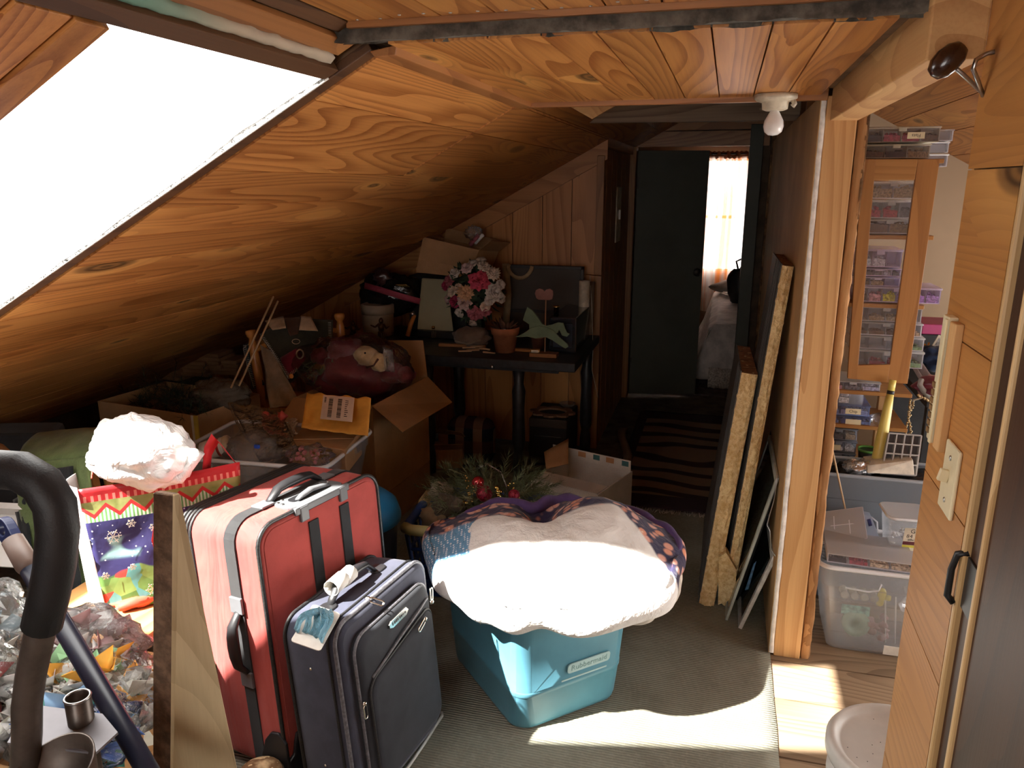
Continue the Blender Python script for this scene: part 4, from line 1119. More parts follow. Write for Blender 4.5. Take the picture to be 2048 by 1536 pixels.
MB().grid(gface, 30, 26).build('front_face', M['giftbag'], gbg, solid=.0012)
M['bag_white'] = plain('bag_white', (.84,.84,.83), .55, var=.04, bump=.4, bs=25, bd=.006)
def gside(u, v): return Vector((.025*(1-v) - .035*math.sin(math.pi*u)*(1-.3*v), .15*u, .345*v)) + Vector((0, .01*noise.noise(Vector((u*4, v*6, 8))), 0))
MB().grid(gside, 10, 20).build('side_gusset', M['bag_white'], gbg, solid=.0012)
MB().grid(lambda u, v: Vector((.025*(1-v)+(.40-.05*(1-v))*u, .15+.01*math.sin(u*9), .25*v)), 12, 8).build('back_face', M['giftbag'], gbg, solid=.0012)
# inner white lining flap and folded handles
for x0, s_ in ((.235, 0), (.30, 1)):
    pts = [(x0, .0, .33), (x0+.012, -.004, .40), (x0+.035, .0, .432), (x0+.055, .01, .40), (x0+.085, .02, .345)]
    b = MB(); vs = []; fs = []
    for p in pts: vs += [p, (p[0]+.018, p[1]+.014, p[2]-.030)]
    for i in range(len(pts)-1): fs.append((2*i, 2*i+2, 2*i+3, 2*i+1))
    b.add(vs, fs, None, True).build('handle', M['bag_white'] if s_ == 0 else M['giftbag'], gbg, solid=.002)
# printed snowflakes
sf = MB()
for x, z, r in ((.065,.205,.020),(.11,.235,.012),(.14,.045,.018),(.035,.10,.010),(.16,.215,.011),(.21,.14,.014),(.10,.115,.009)):
    for k in range(6):
        a = R(60*k); m = axes((x, -.0365*math.sin(math.pi*min(1, x/.38))-.004, z), (math.cos(a),0,math.sin(a)), (-math.sin(a),0,math.cos(a)), (0,-1,0))
        sf.box(0, r, -.0011, .0011, 0, .0008, m); sf.box(r*.6, r*.62+.0015, -r*.28, r*.28, 0, .0008, m)
o = sf.build('snowflake_print', plain('print_white', (.85,.83,.74), .5, var=0), gbg); o['kind'] = 'stuff'
cbx = MB()                                            # red bird printed on the bag
cbx.prism([(0,0),(.02,.006),(.03,.03),(.024,.05),(.034,.075),(.018,.066),(.012,.082),(.004,.06),(-.004,.03)], 0, .001, axes((.155, -.040, .15), (1,0,0), (0,0,1), (0,-1,0)))
cbx.build('bird_print', plain('print_red', (.55,.03,.03), .5, var=.1), gbg)
MB().blob((.10,-.02,.012), (.06,.02,.016), 4, .3, 3, 16, 8).build('tissue', plain('tissue_red', (.5,.08,.04), .7, var=.3), gbg)

# white plastic shopping bag on top
wb_ = thing('plastic_bag', 'puffed white plastic shopping bag on top of the gift bag', 'plastic bag', (-1.455, 1.60, .765))
t = NT('white_poly'); t.set(rough=.35, spec=.4)
t.b.inputs['Base Color'].default_value = (.86,.86,.85,1); t.b.inputs['Subsurface Weight'].default_value = 0
vec = t.coord(); t.bump(t.noise(vec, 12, 4, .6, 1.0), .8, .02); M['white_poly'] = t.m
def wbag(u, v):
    a = 2*math.pi*u; b = math.pi*(v-.5)
    d = Vector((math.cos(b)*math.cos(a), math.cos(b)*math.sin(a), math.sin(b)))
    k = 1 + .16*noise.noise(d*2.2+Vector((3,1,5))) + .08*noise.noise(d*6+Vector((1,8,2))) + .03*noise.noise(d*15)
    p = Vector((d.x*.137*k, d.y*.115*k, d.z*.094*k))
    p.x += -.022*p.z/.1
    return p + Vector((0, 0, .098))
MB().grid(wbag, 64, 36, cu=True).build('bag_body', M['white_poly'], wb_)
kn = MB().tube([(.09,-.03,.06),(.13,-.02,.045),(.15,0,.075),(.165,.01,.11)], [.03,.016,.012,.02], 10).build('knotted_handles', M['white_poly'], wb_)
lg_ = MB()
for k in range(5): lg_.tube([(-.128+.003*k, -.028+.004*k, .055+.007*k), (-.116+.004*k, -.055, .05+.008*k), (-.10, -.075+.003*k, .04+.008*k)], .0022, 5)
lg_.build('red_print', plain('print_red2', (.6,.08,.05), .5), wb_)

# crate with bags of silk flowers at the lower left
M['crate'] = wood('crate_wood', (.55,.32,.14), (.36,.17,.06), knot=.1, rough=.5, axis=1, ring=3)
cr = thing('wooden_crate', 'low wooden crate holding bags of silk flowers at lower left', 'crate', (0,0,0))
X0, X1, Y0, Y1, ZC = -1.75, -1.075, .93, 1.33, .47
MB().box(X0, X1, Y0, Y1, .30, .315).build('bottom', M['crate'], cr)
MB().box(X1-.014, X1, Y0, Y1, .30, ZC).build('side', M['crate'], cr, bevel=.002)
MB().box(X0, X0+.014, Y0, Y1, .30, ZC).build('side', M['crate'], cr, bevel=.002)
MB().box(X0, X1, Y0, Y0+.014, .30, ZC).build('side', M['crate'], cr, bevel=.002)
MB().box(X0, X1, Y1-.014, Y1, .30, ZC).build('side', M['crate'], cr, bevel=.002)
for x in (X0+.03, X1-.03):
    for y in (Y0+.03, Y1-.03): MB().box(x-.02, x+.02, y-.02, y+.02, .006, .30).build('leg', M['crate'], cr)
def petal_heap(b, c, rad, n, size, seed, flat=.35):
    r_ = random.Random(seed)
    for _ in range(n):
        a, q = r_.uniform(0, 6.283), r_.random()**.5
        p = Vector((c[0]+math.cos(a)*q*rad[0], c[1]+math.sin(a)*q*rad[1], c[2]+rad[2]*(1-q*q)*r_.uniform(.6, 1)))
        m = Matrix.Translation(p) @ Euler((r_.uniform(-1,1), r_.uniform(-1,1), r_.uniform(0,6.28))).to_matrix().to_4x4()
        s_ = size*r_.uniform(.7, 1.3)
        b.add([(0,0,0),(s_*.5,s_*.3,s_*flat),(s_,0,s_*.1),(s_*.5,-s_*.3,s_*flat)], [(0,1,2,3)], m, True)
def flower_bag(name, label, c, rad, cols, seed, filmmat=None, n=60, size=.035, group=None):
    o = thing(name, label, 'bag', (c[0], c[1], c[2]-rad[2]))
    for i, cc in enumerate(cols):
        b = MB(); r_ = random.Random(seed*10+i)
        cx, cy = r_.uniform(-.3,.3)*rad[0], r_.uniform(-.3,.3)*rad[1]
        petal_heap(b, (cx, cy, rad[2]*.5), (rad[0]*.78, rad[1]*.78, rad[2]*1.15), n, size*1.9, seed*100+i)
        ob = b.build('petals', plain('petal_%s_%d' % (name, i+seed*10), cc, .75, var=.15), o, solid=.0008); ob['kind'] = 'stuff'
    MB().blob((0,0,rad[2]), rad, seed, .28, 2.6, 40, 24).build('film', filmmat or M['film'], o)
    return o
flower_bag('flower_bag', 'clear bag of cream and orange silk flowers in the wooden crate', (-1.225, 1.10, .50), (.165,.15,.085), [(.82,.80,.72),(.82,.80,.74),(.84,.83,.80),(.84,.83,.80),(.80,.78,.66),(.75,.36,.04),(.28,.50,.26)], 3)
flower_bag('flower_bag', 'clear bag of dark red and green foliage at the far left edge', (-1.49, 1.02, .54), (.13,.13,.11), [(.28,.04,.04),(.22,.30,.13),(.6,.58,.48),(.7,.7,.62)], 5)
flower_bag('flower_bag', 'crumpled clear bag leaning against the slatted chair below the throw', (-1.335, 1.245, .53), (.12,.08,.085), [(.75,.72,.70),(.5,.3,.3),(.8,.8,.78)], 7, M['film_milky'], 25)
flower_bag('flower_bag', 'bag with blue cellophane scraps in the front of the crate', (-1.12, 1.00, .53), (.10,.08,.06), [(.10,.22,.62),(.3,.5,.75),(.05,.25,.22)], 8, M['film'], 40)
flower_bag('flower_bag', 'pale blue patterned bag behind the blue broom handle cap', (-1.60, 1.20, .55), (.12,.10,.10), [(.45,.62,.70),(.65,.7,.7)], 9, M['film_milky'], 35)
# tray and box scraps at the far left
wt = thing('wooden_tray', 'white bottomed tray with a thin wooden edge at the left edge', 'tray', M=axes(PY(-60,1130,1.62), Vector((.95,.1,.0)).normalized(), Vector((-.1,.7,.55)).normalized(), Vector((.05,-.6,.75)).normalized()))
MB().box(0, .16, 0, .18, 0, .006).build('bottom', M['white'], wt)
MB().box(0, .16, .085, .105, .006, .02).build('edge', M['chair_wood'], wt)
MB().box(0, .16, .17, .19, 0, .05).build('side', M['white'], wt)
db = thing('dark_case', 'dark grey fabric storage case in the shadow left of garland box', 'case', (0,0,0))
a, b, c = PZ(-60,870,.60), PZ(110,868,.60), PZ(130,842,.60)
def box3(bld, A, B, C, zt, zb, th=None):
    """closed box from three top corners A,B,C (B the shared one)"""
    A, B, C = Vector((A.x,A.y,0)), Vector((B.x,B.y,0)), Vector((C.x,C.y,0)); D = A+C-B
    q = [A,B,C,D]; vs = [(p.x,p.y,zb) for p in q]+[(p.x,p.y,zt) for p in q]
    fs = [(3,2,1,0),(4,5,6,7),(0,1,5,4),(1,2,6,5),(2,3,7,6),(3,0,4,7)]
    if (B-A).cross(C-B).z < 0: fs = [tuple(reversed(f)) for f in fs]
    return bld.add(vs, fs)
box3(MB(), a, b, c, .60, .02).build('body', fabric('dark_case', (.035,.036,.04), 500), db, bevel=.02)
fl_ = thing('cardboard_flap', 'brown cardboard sheet poking in at the left edge behind the throw', 'cardboard', (0,0,0))
sheet((PY(-40,872,1.95), PY(8,890,1.92), PY(40,918,1.85), PY(-40,925,1.85)), 3, 3, M['card'], 'sheet', fl_, .001, solid=.004)

# ---------------------------------------------------------------- cardboard boxes
def open_box(name, label, A, B, C, zt, zb, mat, group=None, th=.005):
    A, B, C = Vector((A.x,A.y,0)), Vector((B.x,B.y,0)), Vector((C.x,C.y,0))
    x, y = (A-B), (C-B); w, d = x.length, y.length; x.normalize()
    y = (y - x*y.dot(x)).normalized()
    o = thing(name, label, 'box', M=axes((B.x, B.y, zb), x, y, x.cross(y)) if x.cross(y).z > 0 else axes((B.x, B.y, zb), x, y, (0,0,1)), group=group)
    h = zt-zb
    MB().box(0, w, 0, th, 0, h).build('wall', mat, o); MB().box(0, w, d-th, d, 0, h).build('wall', mat, o)
    MB().box(0, th, th, d-th, 0, h).build('wall', mat, o); MB().box(w-th, w, th, d-th, 0, h).build('wall', mat, o)
    MB().box(th, w-th, th, d-th, 0, th).build('bottom', mat, o)
    return o, w, d, h
gA, gB, gC = PZ(195,802,.58), PZ(393,832,.58), PZ(535,790,.58)
gbox, gw, gd, gh = open_box('garland_box', 'open cardboard box of dark pine garland in the shadow at left', gA, gB, gC, .58, .02, M['card'])
MB().box(-.003, .018, -.002, .004, gh*.2, gh).build('tape', plain('tape_yellow', (.62,.47,.08), .5), gbox)
MB().box(.018, .030, -.004, .003, gh*.2, gh).build('tape', M['paper'], gbox)
M['needle'] = plain('pine_needle', (.028,.045,.022), .7, var=.4, vs=30)
M['needle2'] = plain('pine_needle2', (.16,.17,.085), .6, var=.4, vs=30)
def needles(b, base, d, L, n, nl, r_, w=.0011):
    d = Vector(d).normalized(); base = Vector(base)
    a = d.orthogonal().normalized(); c = d.cross(a)
    for i in range(n):
        p = base + d*(L*i/n); ang = r_.uniform(0, 6.283)
        q = (d*.75 + (a*math.cos(ang)+c*math.sin(ang))*r_.uniform(.6, 1.1)).normalized()
        e = q.cross(d).normalized()*w
        b.add([p-e, p+e, p+q*nl*r_.uniform(.7, 1.15)], [(0,1,2)])
gl = MB(); r_ = random.Random(4)
for k in range(60):
    x, y = r_.uniform(.05, gw-.05), r_.uniform(.08, gd-.05)
    needles(gl, (x, y, gh-.06+r_.uniform(-.03,.05)), (r_.uniform(-1,1), r_.uniform(-1,1), r_.uniform(0,.8)), .16, 46, .05, r_)
gt = thing('pine_garland', 'dark artificial pine garland heaped in the open box', 'garland', M=gbox.matrix_world.copy() if False else gbox.matrix_basis.copy())
o = gl.build('needles', M['needle'], gt); o['kind'] = 'stuff'
st_ = MB()
for k in range(6): st_.tube([(r_.uniform(.08,gw-.08), r_.uniform(.08,gd-.08), gh-.09), (r_.uniform(.08,gw-.08), r_.uniform(.08,gd-.08), gh-.02), (r_.uniform(.08,gw-.08), r_.uniform(.08,gd-.08), gh-.05)], .006, 6)
st_.build('stems', M['bark'], gt)
cb_ = thing('crinkled_bag', 'crinkled clear bag at the right end of the garland box', 'bag', (0,0,0))
p = PY(440, 790, 2.95)
MB().blob((p.x, p.y, p.z), (.13,.10,.075), 12, .3, 3, 30, 18).build('film', film('brown_film', (.35,.28,.22), .5, .15, 40, .9, .5), cb_)
for i, (x, y) in enumerate(((300,738),(345,745),(392,738),(420,722),(455,735))):
    p = PY(x, y-8, 3.75+.03*i)
    rz_ = rnd.uniform(-15,15)
    for k in range(4):
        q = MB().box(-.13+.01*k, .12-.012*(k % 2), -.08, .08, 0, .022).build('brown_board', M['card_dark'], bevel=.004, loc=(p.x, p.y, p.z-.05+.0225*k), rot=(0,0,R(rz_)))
        tag(q, ('lowest brown board ','second lowest brown board ','second brown board from the top ','topmost brown board ')[k] + ['in the leftmost low pile behind the garland box', 'in the second pile in the dark eaves', 'in the middle pile behind the garland box', 'in the pile near the dowels in the dark eaves', 'in the rightmost pile beside the blanket chair'][i], 'board', ['boards in the leftmost eaves pile','boards in the second eaves pile','boards in the middle eaves pile','boards in the fourth eaves pile','boards in the rightmost eaves pile'][i])
for i, (q0, q1) in enumerate((((462,776),(547,593)), ((478,772),(556,602)))):
    a, b = PY(*q0, 2.72), PY(*q1, 2.95)
    tag(MB().tube([a, b], .0042, 8).build('dowel', plain('dowel', (.42,.27,.14), .6)), ['thin wooden dowel rising from the garland box, left of two', 'thin wooden dowel rising from the garland box, right of two'][i], 'dowel')

# clear storage bin with a jumble inside
zr = .555
bN, bR, bF = PZ(655,938,zr), PZ(738,860,zr), PZ(468,842,zr)
bL = bN + (bF - bR)
x = Vector(bL - bN); w = x.length; x.normalize(); y = Vector(bR-bN); y = (y - x*y.dot(x)); d = y.length; y.normalize()
cen = (bN + bL + bR + (bL + bR - bN))*.25
BIN = axes((cen.x, cen.y, .30), -x, -y, (0,0,1))
sbin = thing('clear_bin', 'clear plastic storage bin of odds and ends behind the red suitcase', 'bin', M=BIN)
tub_shell(w*.86, d*.86, w, d, zr-.30, .04, .045, .004, [(0,0),(.02,.0),(.8,.8),(.81,.95),(1,1)]).build('tub', M['tub'], sbin)
MB().tube([(p[0]-w/2-.006, p[1]-d/2-.006, zr-.30) for p in rrect(w+.012, d+.012, .05, 6)], .0085, 6, closed=True).build('rim', M['tub_rim'], sbin)
sup = thing('lower_box', 'plain cardboard box under the clear storage bin', 'box', M=axes((cen.x, cen.y, .008), -x, -y, (0,0,1)))
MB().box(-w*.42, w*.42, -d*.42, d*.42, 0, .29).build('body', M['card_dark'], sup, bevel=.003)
# padded envelope
eP = [PY(617,785,2.66), PY(655,782,2.66), PY(690,790,2.66), PY(727,793,2.66), PY(746,822,2.64), PY(733,866,2.55), PY(606,850,2.55)]
env = thing('padded_envelope', 'orange padded mailing envelope with white address label in the clear bin', 'envelope', (0,0,0))
tl, tr, br_, bl = PY(614,786,2.68), PY(742,797,2.66), PY(736,872,2.53), PY(603,856,2.53)
M['envelope'] = plain('envelope', (.72,.36,.06), .7, var=.12, vs=10, bump=.4, bs=40, bd=.004)
def envf(u, v):
    p = (tl*(1-u)+tr*u)*(1-v)+(bl*(1-u)+br_*u)*v
    n_ = (tr-tl).cross(bl-tl).normalized()*-1
    return p + n_*(-.022*math.sin(math.pi*u)*math.sin(math.pi*v) + .005*noise.noise(Vector((u*9, v*7, 1)))) + Vector((0,0,(.010*noise.noise(Vector((u*7, 0, 4))) if v < .02 else 0)))
e_ = MB().grid(envf, 30, 16).build('sleeve', M['envelope'], env, solid=.004)
ex = (tr-tl).normalized(); ey = (tl-bl).normalized(); en = ex.cross(ey)
if en.y > 0: en = -en
eo = (tl*.5+tr*.5)*.55 + (bl*.5+br_*.5)*.45
EM = axes(eo + ex*.014 + en*.030, ex, ey, en)
lab = MB().box(-.068, .072, -.068, .058, 0, .0012, EM).build('address_label', plain('label_paper', (.66,.52,.42), .75, var=.08), env)
bars = MB(); r_ = random.Random(9)
for cx in (-.030, .010):
    yy = -.055
    while yy < .045:
        hh = r_.choice((.0015,.003,.004)); bars.box(cx-.009, cx+.009, yy, yy+hh, .0012, .0018, EM); yy += hh + r_.choice((.002,.003))
for i in range(9): bars.box(.034, .034+r_.uniform(.008,.016), -.045+.010*i, -.042+.010*i, .0012, .0018, EM)
for i in range(5): bars.box(-.060, -.052, .02+.006*i, .023+.006*i, .0012, .0018, EM)
o = bars.build('bar_print', M['black'], env); o['kind'] = 'stuff'
# small closed carton
sbx = thing('small_carton', 'small brown closed carton sitting in the clear bin below envelope', 'box', (0,0,0))
zt = .575
A, B, C = PZ(582,880,zt), PZ(690,900,zt), PZ(722,862,zt)
box3(MB(), A, B, C, zt, zt-.10).build('body', M['card'], sbx, bevel=.002)
D = A+C-B
b = MB().add([A+Vector((0,0,.002)), B*.45+C*.55+Vector((0,0,.003)), C+Vector((0,0,.003)), D+Vector((0,0,.002))], [(0,1,2,3)]); 
b.build('flap', M['card_z'], sbx, solid=.003)
# zip bag, can, twisted film, trinket pack
zb_ = thing('zip_bag', 'clear zip bag of red and tan trinkets with a blue slider', 'bag', (0,0,0))
sheet((PY(458,806,2.52), PY(560,818,2.60), PY(598,905,2.42), PY(520,925,2.36)), 16, 16, M['film'], 'film', zb_, .012, 4, 2, .001)
MB().tube([PY(458,806,2.515), PY(474,845,2.46), PY(492,875,2.41), PY(515,893,2.37)], .005, 6).build('zip_edge', M['film_milky'], zb_)
p = PY(514,893,2.35); MB().box(-.010,.010,-.006,.006,-.007,.007, T(*p)).build('slider', plain('slider', (.02,.09,.6), .3, var=0), zb_, bevel=.002)
rt_ = MB()
for k in range(12): rt_.blob(PY(530+rnd.uniform(0,40), 830+rnd.uniform(0,38), 2.56), (.022,.015,.02), k, .4, 3, 8, 6)
rt_.build('red_trinkets', plain('trinket_red', (.42,.06,.05), .5, var=.3), zb_)
rt_ = MB()
for k in range(10): rt_.tube([PY(568+rnd.uniform(0,28), 835+rnd.uniform(0,36), 2.55) for _ in range(4)], .006, 5)
o = rt_.build('tan_trinkets', plain('trinket_tan', (.4,.27,.17), .6, var=.3), zb_); o['kind'] = 'stuff'
cn = thing('white_can', 'white canister with red band lying in the clear bin', 'can', M=axes(PY(415,900,2.40), Vector((.2,.1,-.9)).normalized(), Vector((-.3,.95,0)).normalized(), Vector((.93,.3,.22)).normalized()))
MB().lathe([(.034,-.02),(.036,.0),(.036,.065),(.034,.07)], 22).build('body', M['white'], cn)
MB().lathe([(.0365,.045),(.0365,.055)], 22).build('band', plain('band_red', (.55,.05,.04), .4), cn)
MB().lathe([(.037,.070),(.039,.072),(.039,.085),(.035,.09),(0,.09)], 22).build('cap', M['porcelain'], cn)
fb = thing('plastic_wrap', 'crumpled clear plastic wrap in the front of the clear bin', 'bag', (0,0,0))
p = PY(505,905,2.40); MB().blob(tuple(p), (.105,.075,.075), 21, .25, 2.4, 30, 18).build('film', M['film_milky'], fb)
tp = thing('trinket_pack', 'clear pack of pink and gold ornaments in the bin front corner', 'pack', (0,0,0))
p = PY(620,912,2.40); MB().blob(tuple(p), (.085,.06,.04), 23, .3, 3, 26, 16).build('film', M['film'], tp)
pb = MB()
for k in range(26): pb.blob(p+Vector((rnd.uniform(-.055,.045), rnd.uniform(-.03,.03), rnd.uniform(-.015,.02))), (.009,.008,.008), k, .1, 1, 6, 4)
o = pb.build('pink_pieces', plain('pink_piece', (.6,.2,.22), .4, var=.3), tp); o['kind'] = 'stuff'
pb = MB()
for k in range(8): pb.box(-.012,.012,-.002,.002,-.004,.004, T(*(p+Vector((.04+rnd.uniform(-.02,.04), rnd.uniform(-.03,.03), rnd.uniform(0,.025))))) @ RZ(rnd.uniform(0,180)) @ RX(rnd.uniform(0,90)))
o = pb.build('gold_pieces', M['brass'], tp); o['kind'] = 'stuff'

# big open carton with the bagged doll
zt = .62
nB, rC = PZ(745,812,zt), PZ(855,754,zt)
rd = (rC-nB); wdir = Vector((-rd.y, rd.x, 0)).normalized()
lA = nB + wdir*.40
bigb, w, d, h = open_box('open_carton', 'large open cardboard carton with raised flaps holding a bagged doll', lA, nB, rC, zt, .18, M['card_z'])
d0 = (rC-nB).length
inv = bigb.matrix_basis.inverted()
def flap(pts, name='flap', par=bigb, mat=None):
    q = [inv @ Vector(p) for p in pts]
    MB().add(q, [tuple(range(len(q)))]).build(name, mat or M['card'], par, solid=.005)
flap([nB, rC, PY(904,805,rC.y-.02), PY(806,864,nB.y-.08)])
flap([rC+Vector((0,0,0)), rC+wdir*.28, PY(774,681,rC.y+.10), PY(846,681,rC.y+.06)], mat=M['card'])
flap([lA, nB, nB+Vector((-.02,-.10,-.08)), lA+Vector((-.02,-.10,-.08))])
und = thing('support_crate', 'low dark crate under the open carton', 'crate', M=axes((nB.x, nB.y, .006), wdir, rd.normalized(), (0,0,1)))
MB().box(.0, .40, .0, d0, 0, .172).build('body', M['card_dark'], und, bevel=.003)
dl = thing('bagged_doll', 'dark red plush doll with tan face wrapped in a clear plastic bag', 'doll', (0,0,0))
Yd = (nB.y+rC.y)/2 + .02
pc = PY(712, 742, Yd)
M['plush_red'] = fabric('plush_red', (.21,.028,.042), 300, bump=1.5, wrinkle=.06)
M['plush_tan'] = fabric('plush_tan', (.62,.40,.20), 300, bump=1.5, c2=(.7,.5,.27))
bd_ = MB()
for px, py, r in ((700,745,.13),(690,700,.085),(745,762,.10),(640,712,.05),(780,745,.07),(810,750,.05),(660,770,.09)):
    q = PY(px, py, Yd+.03); bd_.blob(tuple(q), (r, r*.8, r*.75), px, .2, 2.5, 20, 14)
bd_.build('body', M['plush_red'], dl)
hf = MB()
q = PY(733, 712, Yd-.075); hf.blob(tuple(q), (.062,.04,.046), 3, .12, 2, 20, 14)
q2_ = PY(757, 724, Yd-.085); hf.blob(tuple(q2_), (.046,.036,.044), 5, .12, 2, 18, 12)
hf.build('face', M['plush_tan'], dl)
MB().tube([PY(733,735,Yd-.112), PY(748,731,Yd-.12), PY(756,718,Yd-.118)], .005, 6).build('mouth', plain('stitch_brown', (.12,.04,.03), .8), dl)
ey_ = MB(); ey_.blob(tuple(PY(730,706,Yd-.112)), (.005,.004,.005), 1, 0, 1, 8, 6); ey_.build('eye', M['black'], dl)
fo = MB(); r_ = random.Random(5)
for k in range(10):
    q = PY(625+r_.uniform(-10,30), 735+r_.uniform(-15,25), Yd-.02); needles(fo, q, (r_.uniform(-1,1), -.3, r_.uniform(-1,1)), .06, 20, .03, r_, .0016)
o = fo.build('foliage', plain('bag_foliage', (.2,.24,.12), .7, var=.4), dl); o['kind'] = 'stuff'
def sbag(u, v):
    a = 2*math.pi*u; b = math.pi*(v-.5)
    d = Vector((math.cos(b)*math.cos(a), math.cos(b)*math.sin(a), math.sin(b)))
    k = 1 + .20*noise.noise(d*1.7+Vector((9,1,5))) + .10*noise.noise(d*5) + .05*noise.noise(d*13)
    k2 = 1 - .34*max(0, min(1, (-d.z-.1)*1.6))
    return PY(708, 738, Yd-.0) + Vector((d.x*.285*k*k2, d.y*.185*k, d.z*.17*k))
MB().grid(sbag, 70, 40, cu=True).build('film', M['film'], dl)
sheet((PY(765,692,Yd-.14), PY(785,700,Yd-.12), PY(790,745,Yd-.1), PY(770,742,Yd-.13)), 8, 8, M['film_milky'], 'film_ear', dl, .015, 4, 3, .001)

# chair with turned posts and a felt blanket
M['post_wood'] = wood('post_wood', (.68,.28,.08), (.40,.14,.035), knot=0, rough=.25, axis=2, ring=2)
def PK(x, y, Y): return PY(x, y, Y*1.12)
rk = thing('turned_chair', 'chair with turned orange wood posts under a stitched felt blanket', 'chair', (0,0,0))
Yk = 2.92
def turned(p, L, par=rk, tilt=(0,0,1)):
    z = Vector(tilt).normalized(); x = Vector((0,1,0)).cross(z).normalized(); y = z.cross(x)
    m = axes(p, x, y, z)
    MB().lathe([(.012,-L),(.014,-L*.8),(.017,-L*.62),(.012,-L*.55),(.019,-L*.5),(.024,-L*.28),(.021,-.05),(.014,-.022),(.023,-.010),(.027,.006),(.024,.018),(.0,.021)], 18, m).build('post', M['post_wood'], par)
turned(PK(502,668,Yk), .60, tilt=(-.14,.05,1)); turned(PK(679,634,3.12), .60, tilt=(-.05,.05,1))
MB().tube([PK(512,700,Yk), PK(600,655,3.05), PK(684,662,3.12)], .013, 8).build('top_rail', M['post_wood'], rk)
MB().tube([PK(560,765,Yk-.05), PK(590,770,Yk-.02)], [.010,.013], 8).build('rung_knob', M['post_wood'], rk)
MB().box(*sorted((PK(520,870,3.0).x, PK(690,870,3.0).x)), 3.30, 3.62, .42, .45).build('seat', M['post_wood'], rk, bevel=.01)
for x, y in ((PK(530,870,2.95).x,3.33),(PK(680,870,2.95).x,3.33),(PK(530,870,2.95).x,3.58),(PK(680,870,2.95).x,3.58)):
    MB().lathe([(.016,0),(.02,.2),(.016,.42)], 12, T(x, y, .006)).build('leg', M['post_wood'], rk)
fbk = thing('felt_blanket', 'dark felt blanket with patchwork shapes and pale blanket stitching on the chair', 'blanket', (0,0,0))
M['felt'] = fabric('felt', (.055,.053,.04), 350, bump=1.0, wrinkle=.03)
M['felt_red'] = fabric('felt_red', (.20,.02,.035), 350, bump=1.0)
M['felt_tan'] = fabric('felt_tan', (.58,.41,.26), 350, bump=.8)
M['linen'] = fabric('linen', (.34,.25,.165), 500, bump=.8, wrinkle=.08)
M['felt_teal'] = fabric('felt_teal', (.03,.045,.055), 350, bump=.9)
M['thread'] = plain('thread', (.62,.57,.46), .8)
o0 = Vector((0,0,0))
def blanket(u, v):
    tl, tr, br, bl = PK(519,668,Yk-.03), PK(666,640,3.08), PK(664,705,3.02), PK(578,768,2.80)
    p = (tl*(1-u)+tr*u)*(1-v)+(bl*(1-u)+br*u)*v
    return p + Vector((0, -.03*math.sin(math.pi*u), .035*math.sin(math.pi*u)*(1-v)**2 + .006*noise.noise(Vector((u*5, v*5, 2)))))
MB().grid(blanket, 24, 16).build('panel', M['felt'], fbk, solid=.005)
sheet((PK(560,716,2.83), PK(592,697,2.84), PK(612,718,2.84), PK(577,760,2.78)), 6, 6, M['felt_red'], 'red_patch', fbk, .002, solid=.003)
sheet((PK(530,642,2.90), PK(567,632,2.93), PK(572,656,2.86), PK(545,660,2.85)), 5, 5, M['felt_tan'], 'tan_patch', fbk, .002, solid=.003)
sheet((PK(602,632,2.96), PK(622,634,2.97), PK(636,662,2.92), PK(598,660,2.88)), 5, 5, M['felt_tan'], 'tan_patch', fbk, .002, solid=.003)
sheet((PK(566,636,2.93), PK(602,634,2.95), PK(596,668,2.85), PK(580,672,2.85)), 5, 5, fabric('felt_brown', (.09,.045,.03), 350), 'brown_patch', fbk, .002, solid=.003)
tor = MB(); pz = [PK(592+8*math.cos(k*.6283), 683+5*math.sin(k*.6283), 2.825) for k in range(10)]
tor.tube(pz, .0015, 5, closed=True); pz = [PK(600+7*math.cos(k*.6283), 708+9*math.sin(k*.6283), 2.825) for k in range(10)]
tor.tube(pz, .004, 5, closed=True); tor.build('ring_applique', M['felt_tan'], fbk)
sheet((PK(521,690,2.86), PK(545,705,2.84), PK(600,805,2.66), PK(540,815,2.66)), 10, 20, M['linen'], 'linen_drop', fbk, .014, 4, 5, .004)
sheet((PK(486,690,2.95), PK(500,684,2.95), PK(528,770,2.90), PK(505,778,2.92)), 5, 16, M['felt_teal'], 'side_drop', fbk, .006, 4, 6, .005)
sti = MB()
def stitches(a, b, n, q):
    for i in range(n+1):
        p = a + (b-a)*(i/n); sti.tube([p, p+q], .0012, 4)
stitches(PK(521,672,2.82), PK(576,756,2.75), 26, PK(528,672,2.82)-PK(521,672,2.82))
stitches(PK(576,756,2.75), PK(594,742,2.76), 6, PK(576,750,2.76)-PK(577,757,2.75))
stitches(PK(662,645,3.02), PK(664,690,2.98), 14, PK(656,645,3.02)-PK(662,645,3.02))
stitches(PK(487,692,2.92), PK(507,775,2.88), 24, PK(492,691,2.92)-PK(487,692,2.92))
sti.tube([PK(521,672,2.82), PK(545,702,2.79), PK(576,757,2.75)], .0013, 4); sti.tube([PK(500,686,2.92), PK(486,697,2.92), PK(494,730,2.9), PK(508,776,2.88)], .0013, 4)
o = sti.build('stitching', M['thread'], fbk); o['kind'] = 'stuff'
bt_ = MB().lathe([(.0,.0),(.011,.0),(.012,.003),(.008,.005),(0,.005)], 14, axes(PK(583,752,2.74), (1,0,0), (0,0,1), (0,-1,0))).build('button', M['post_wood'], fbk)
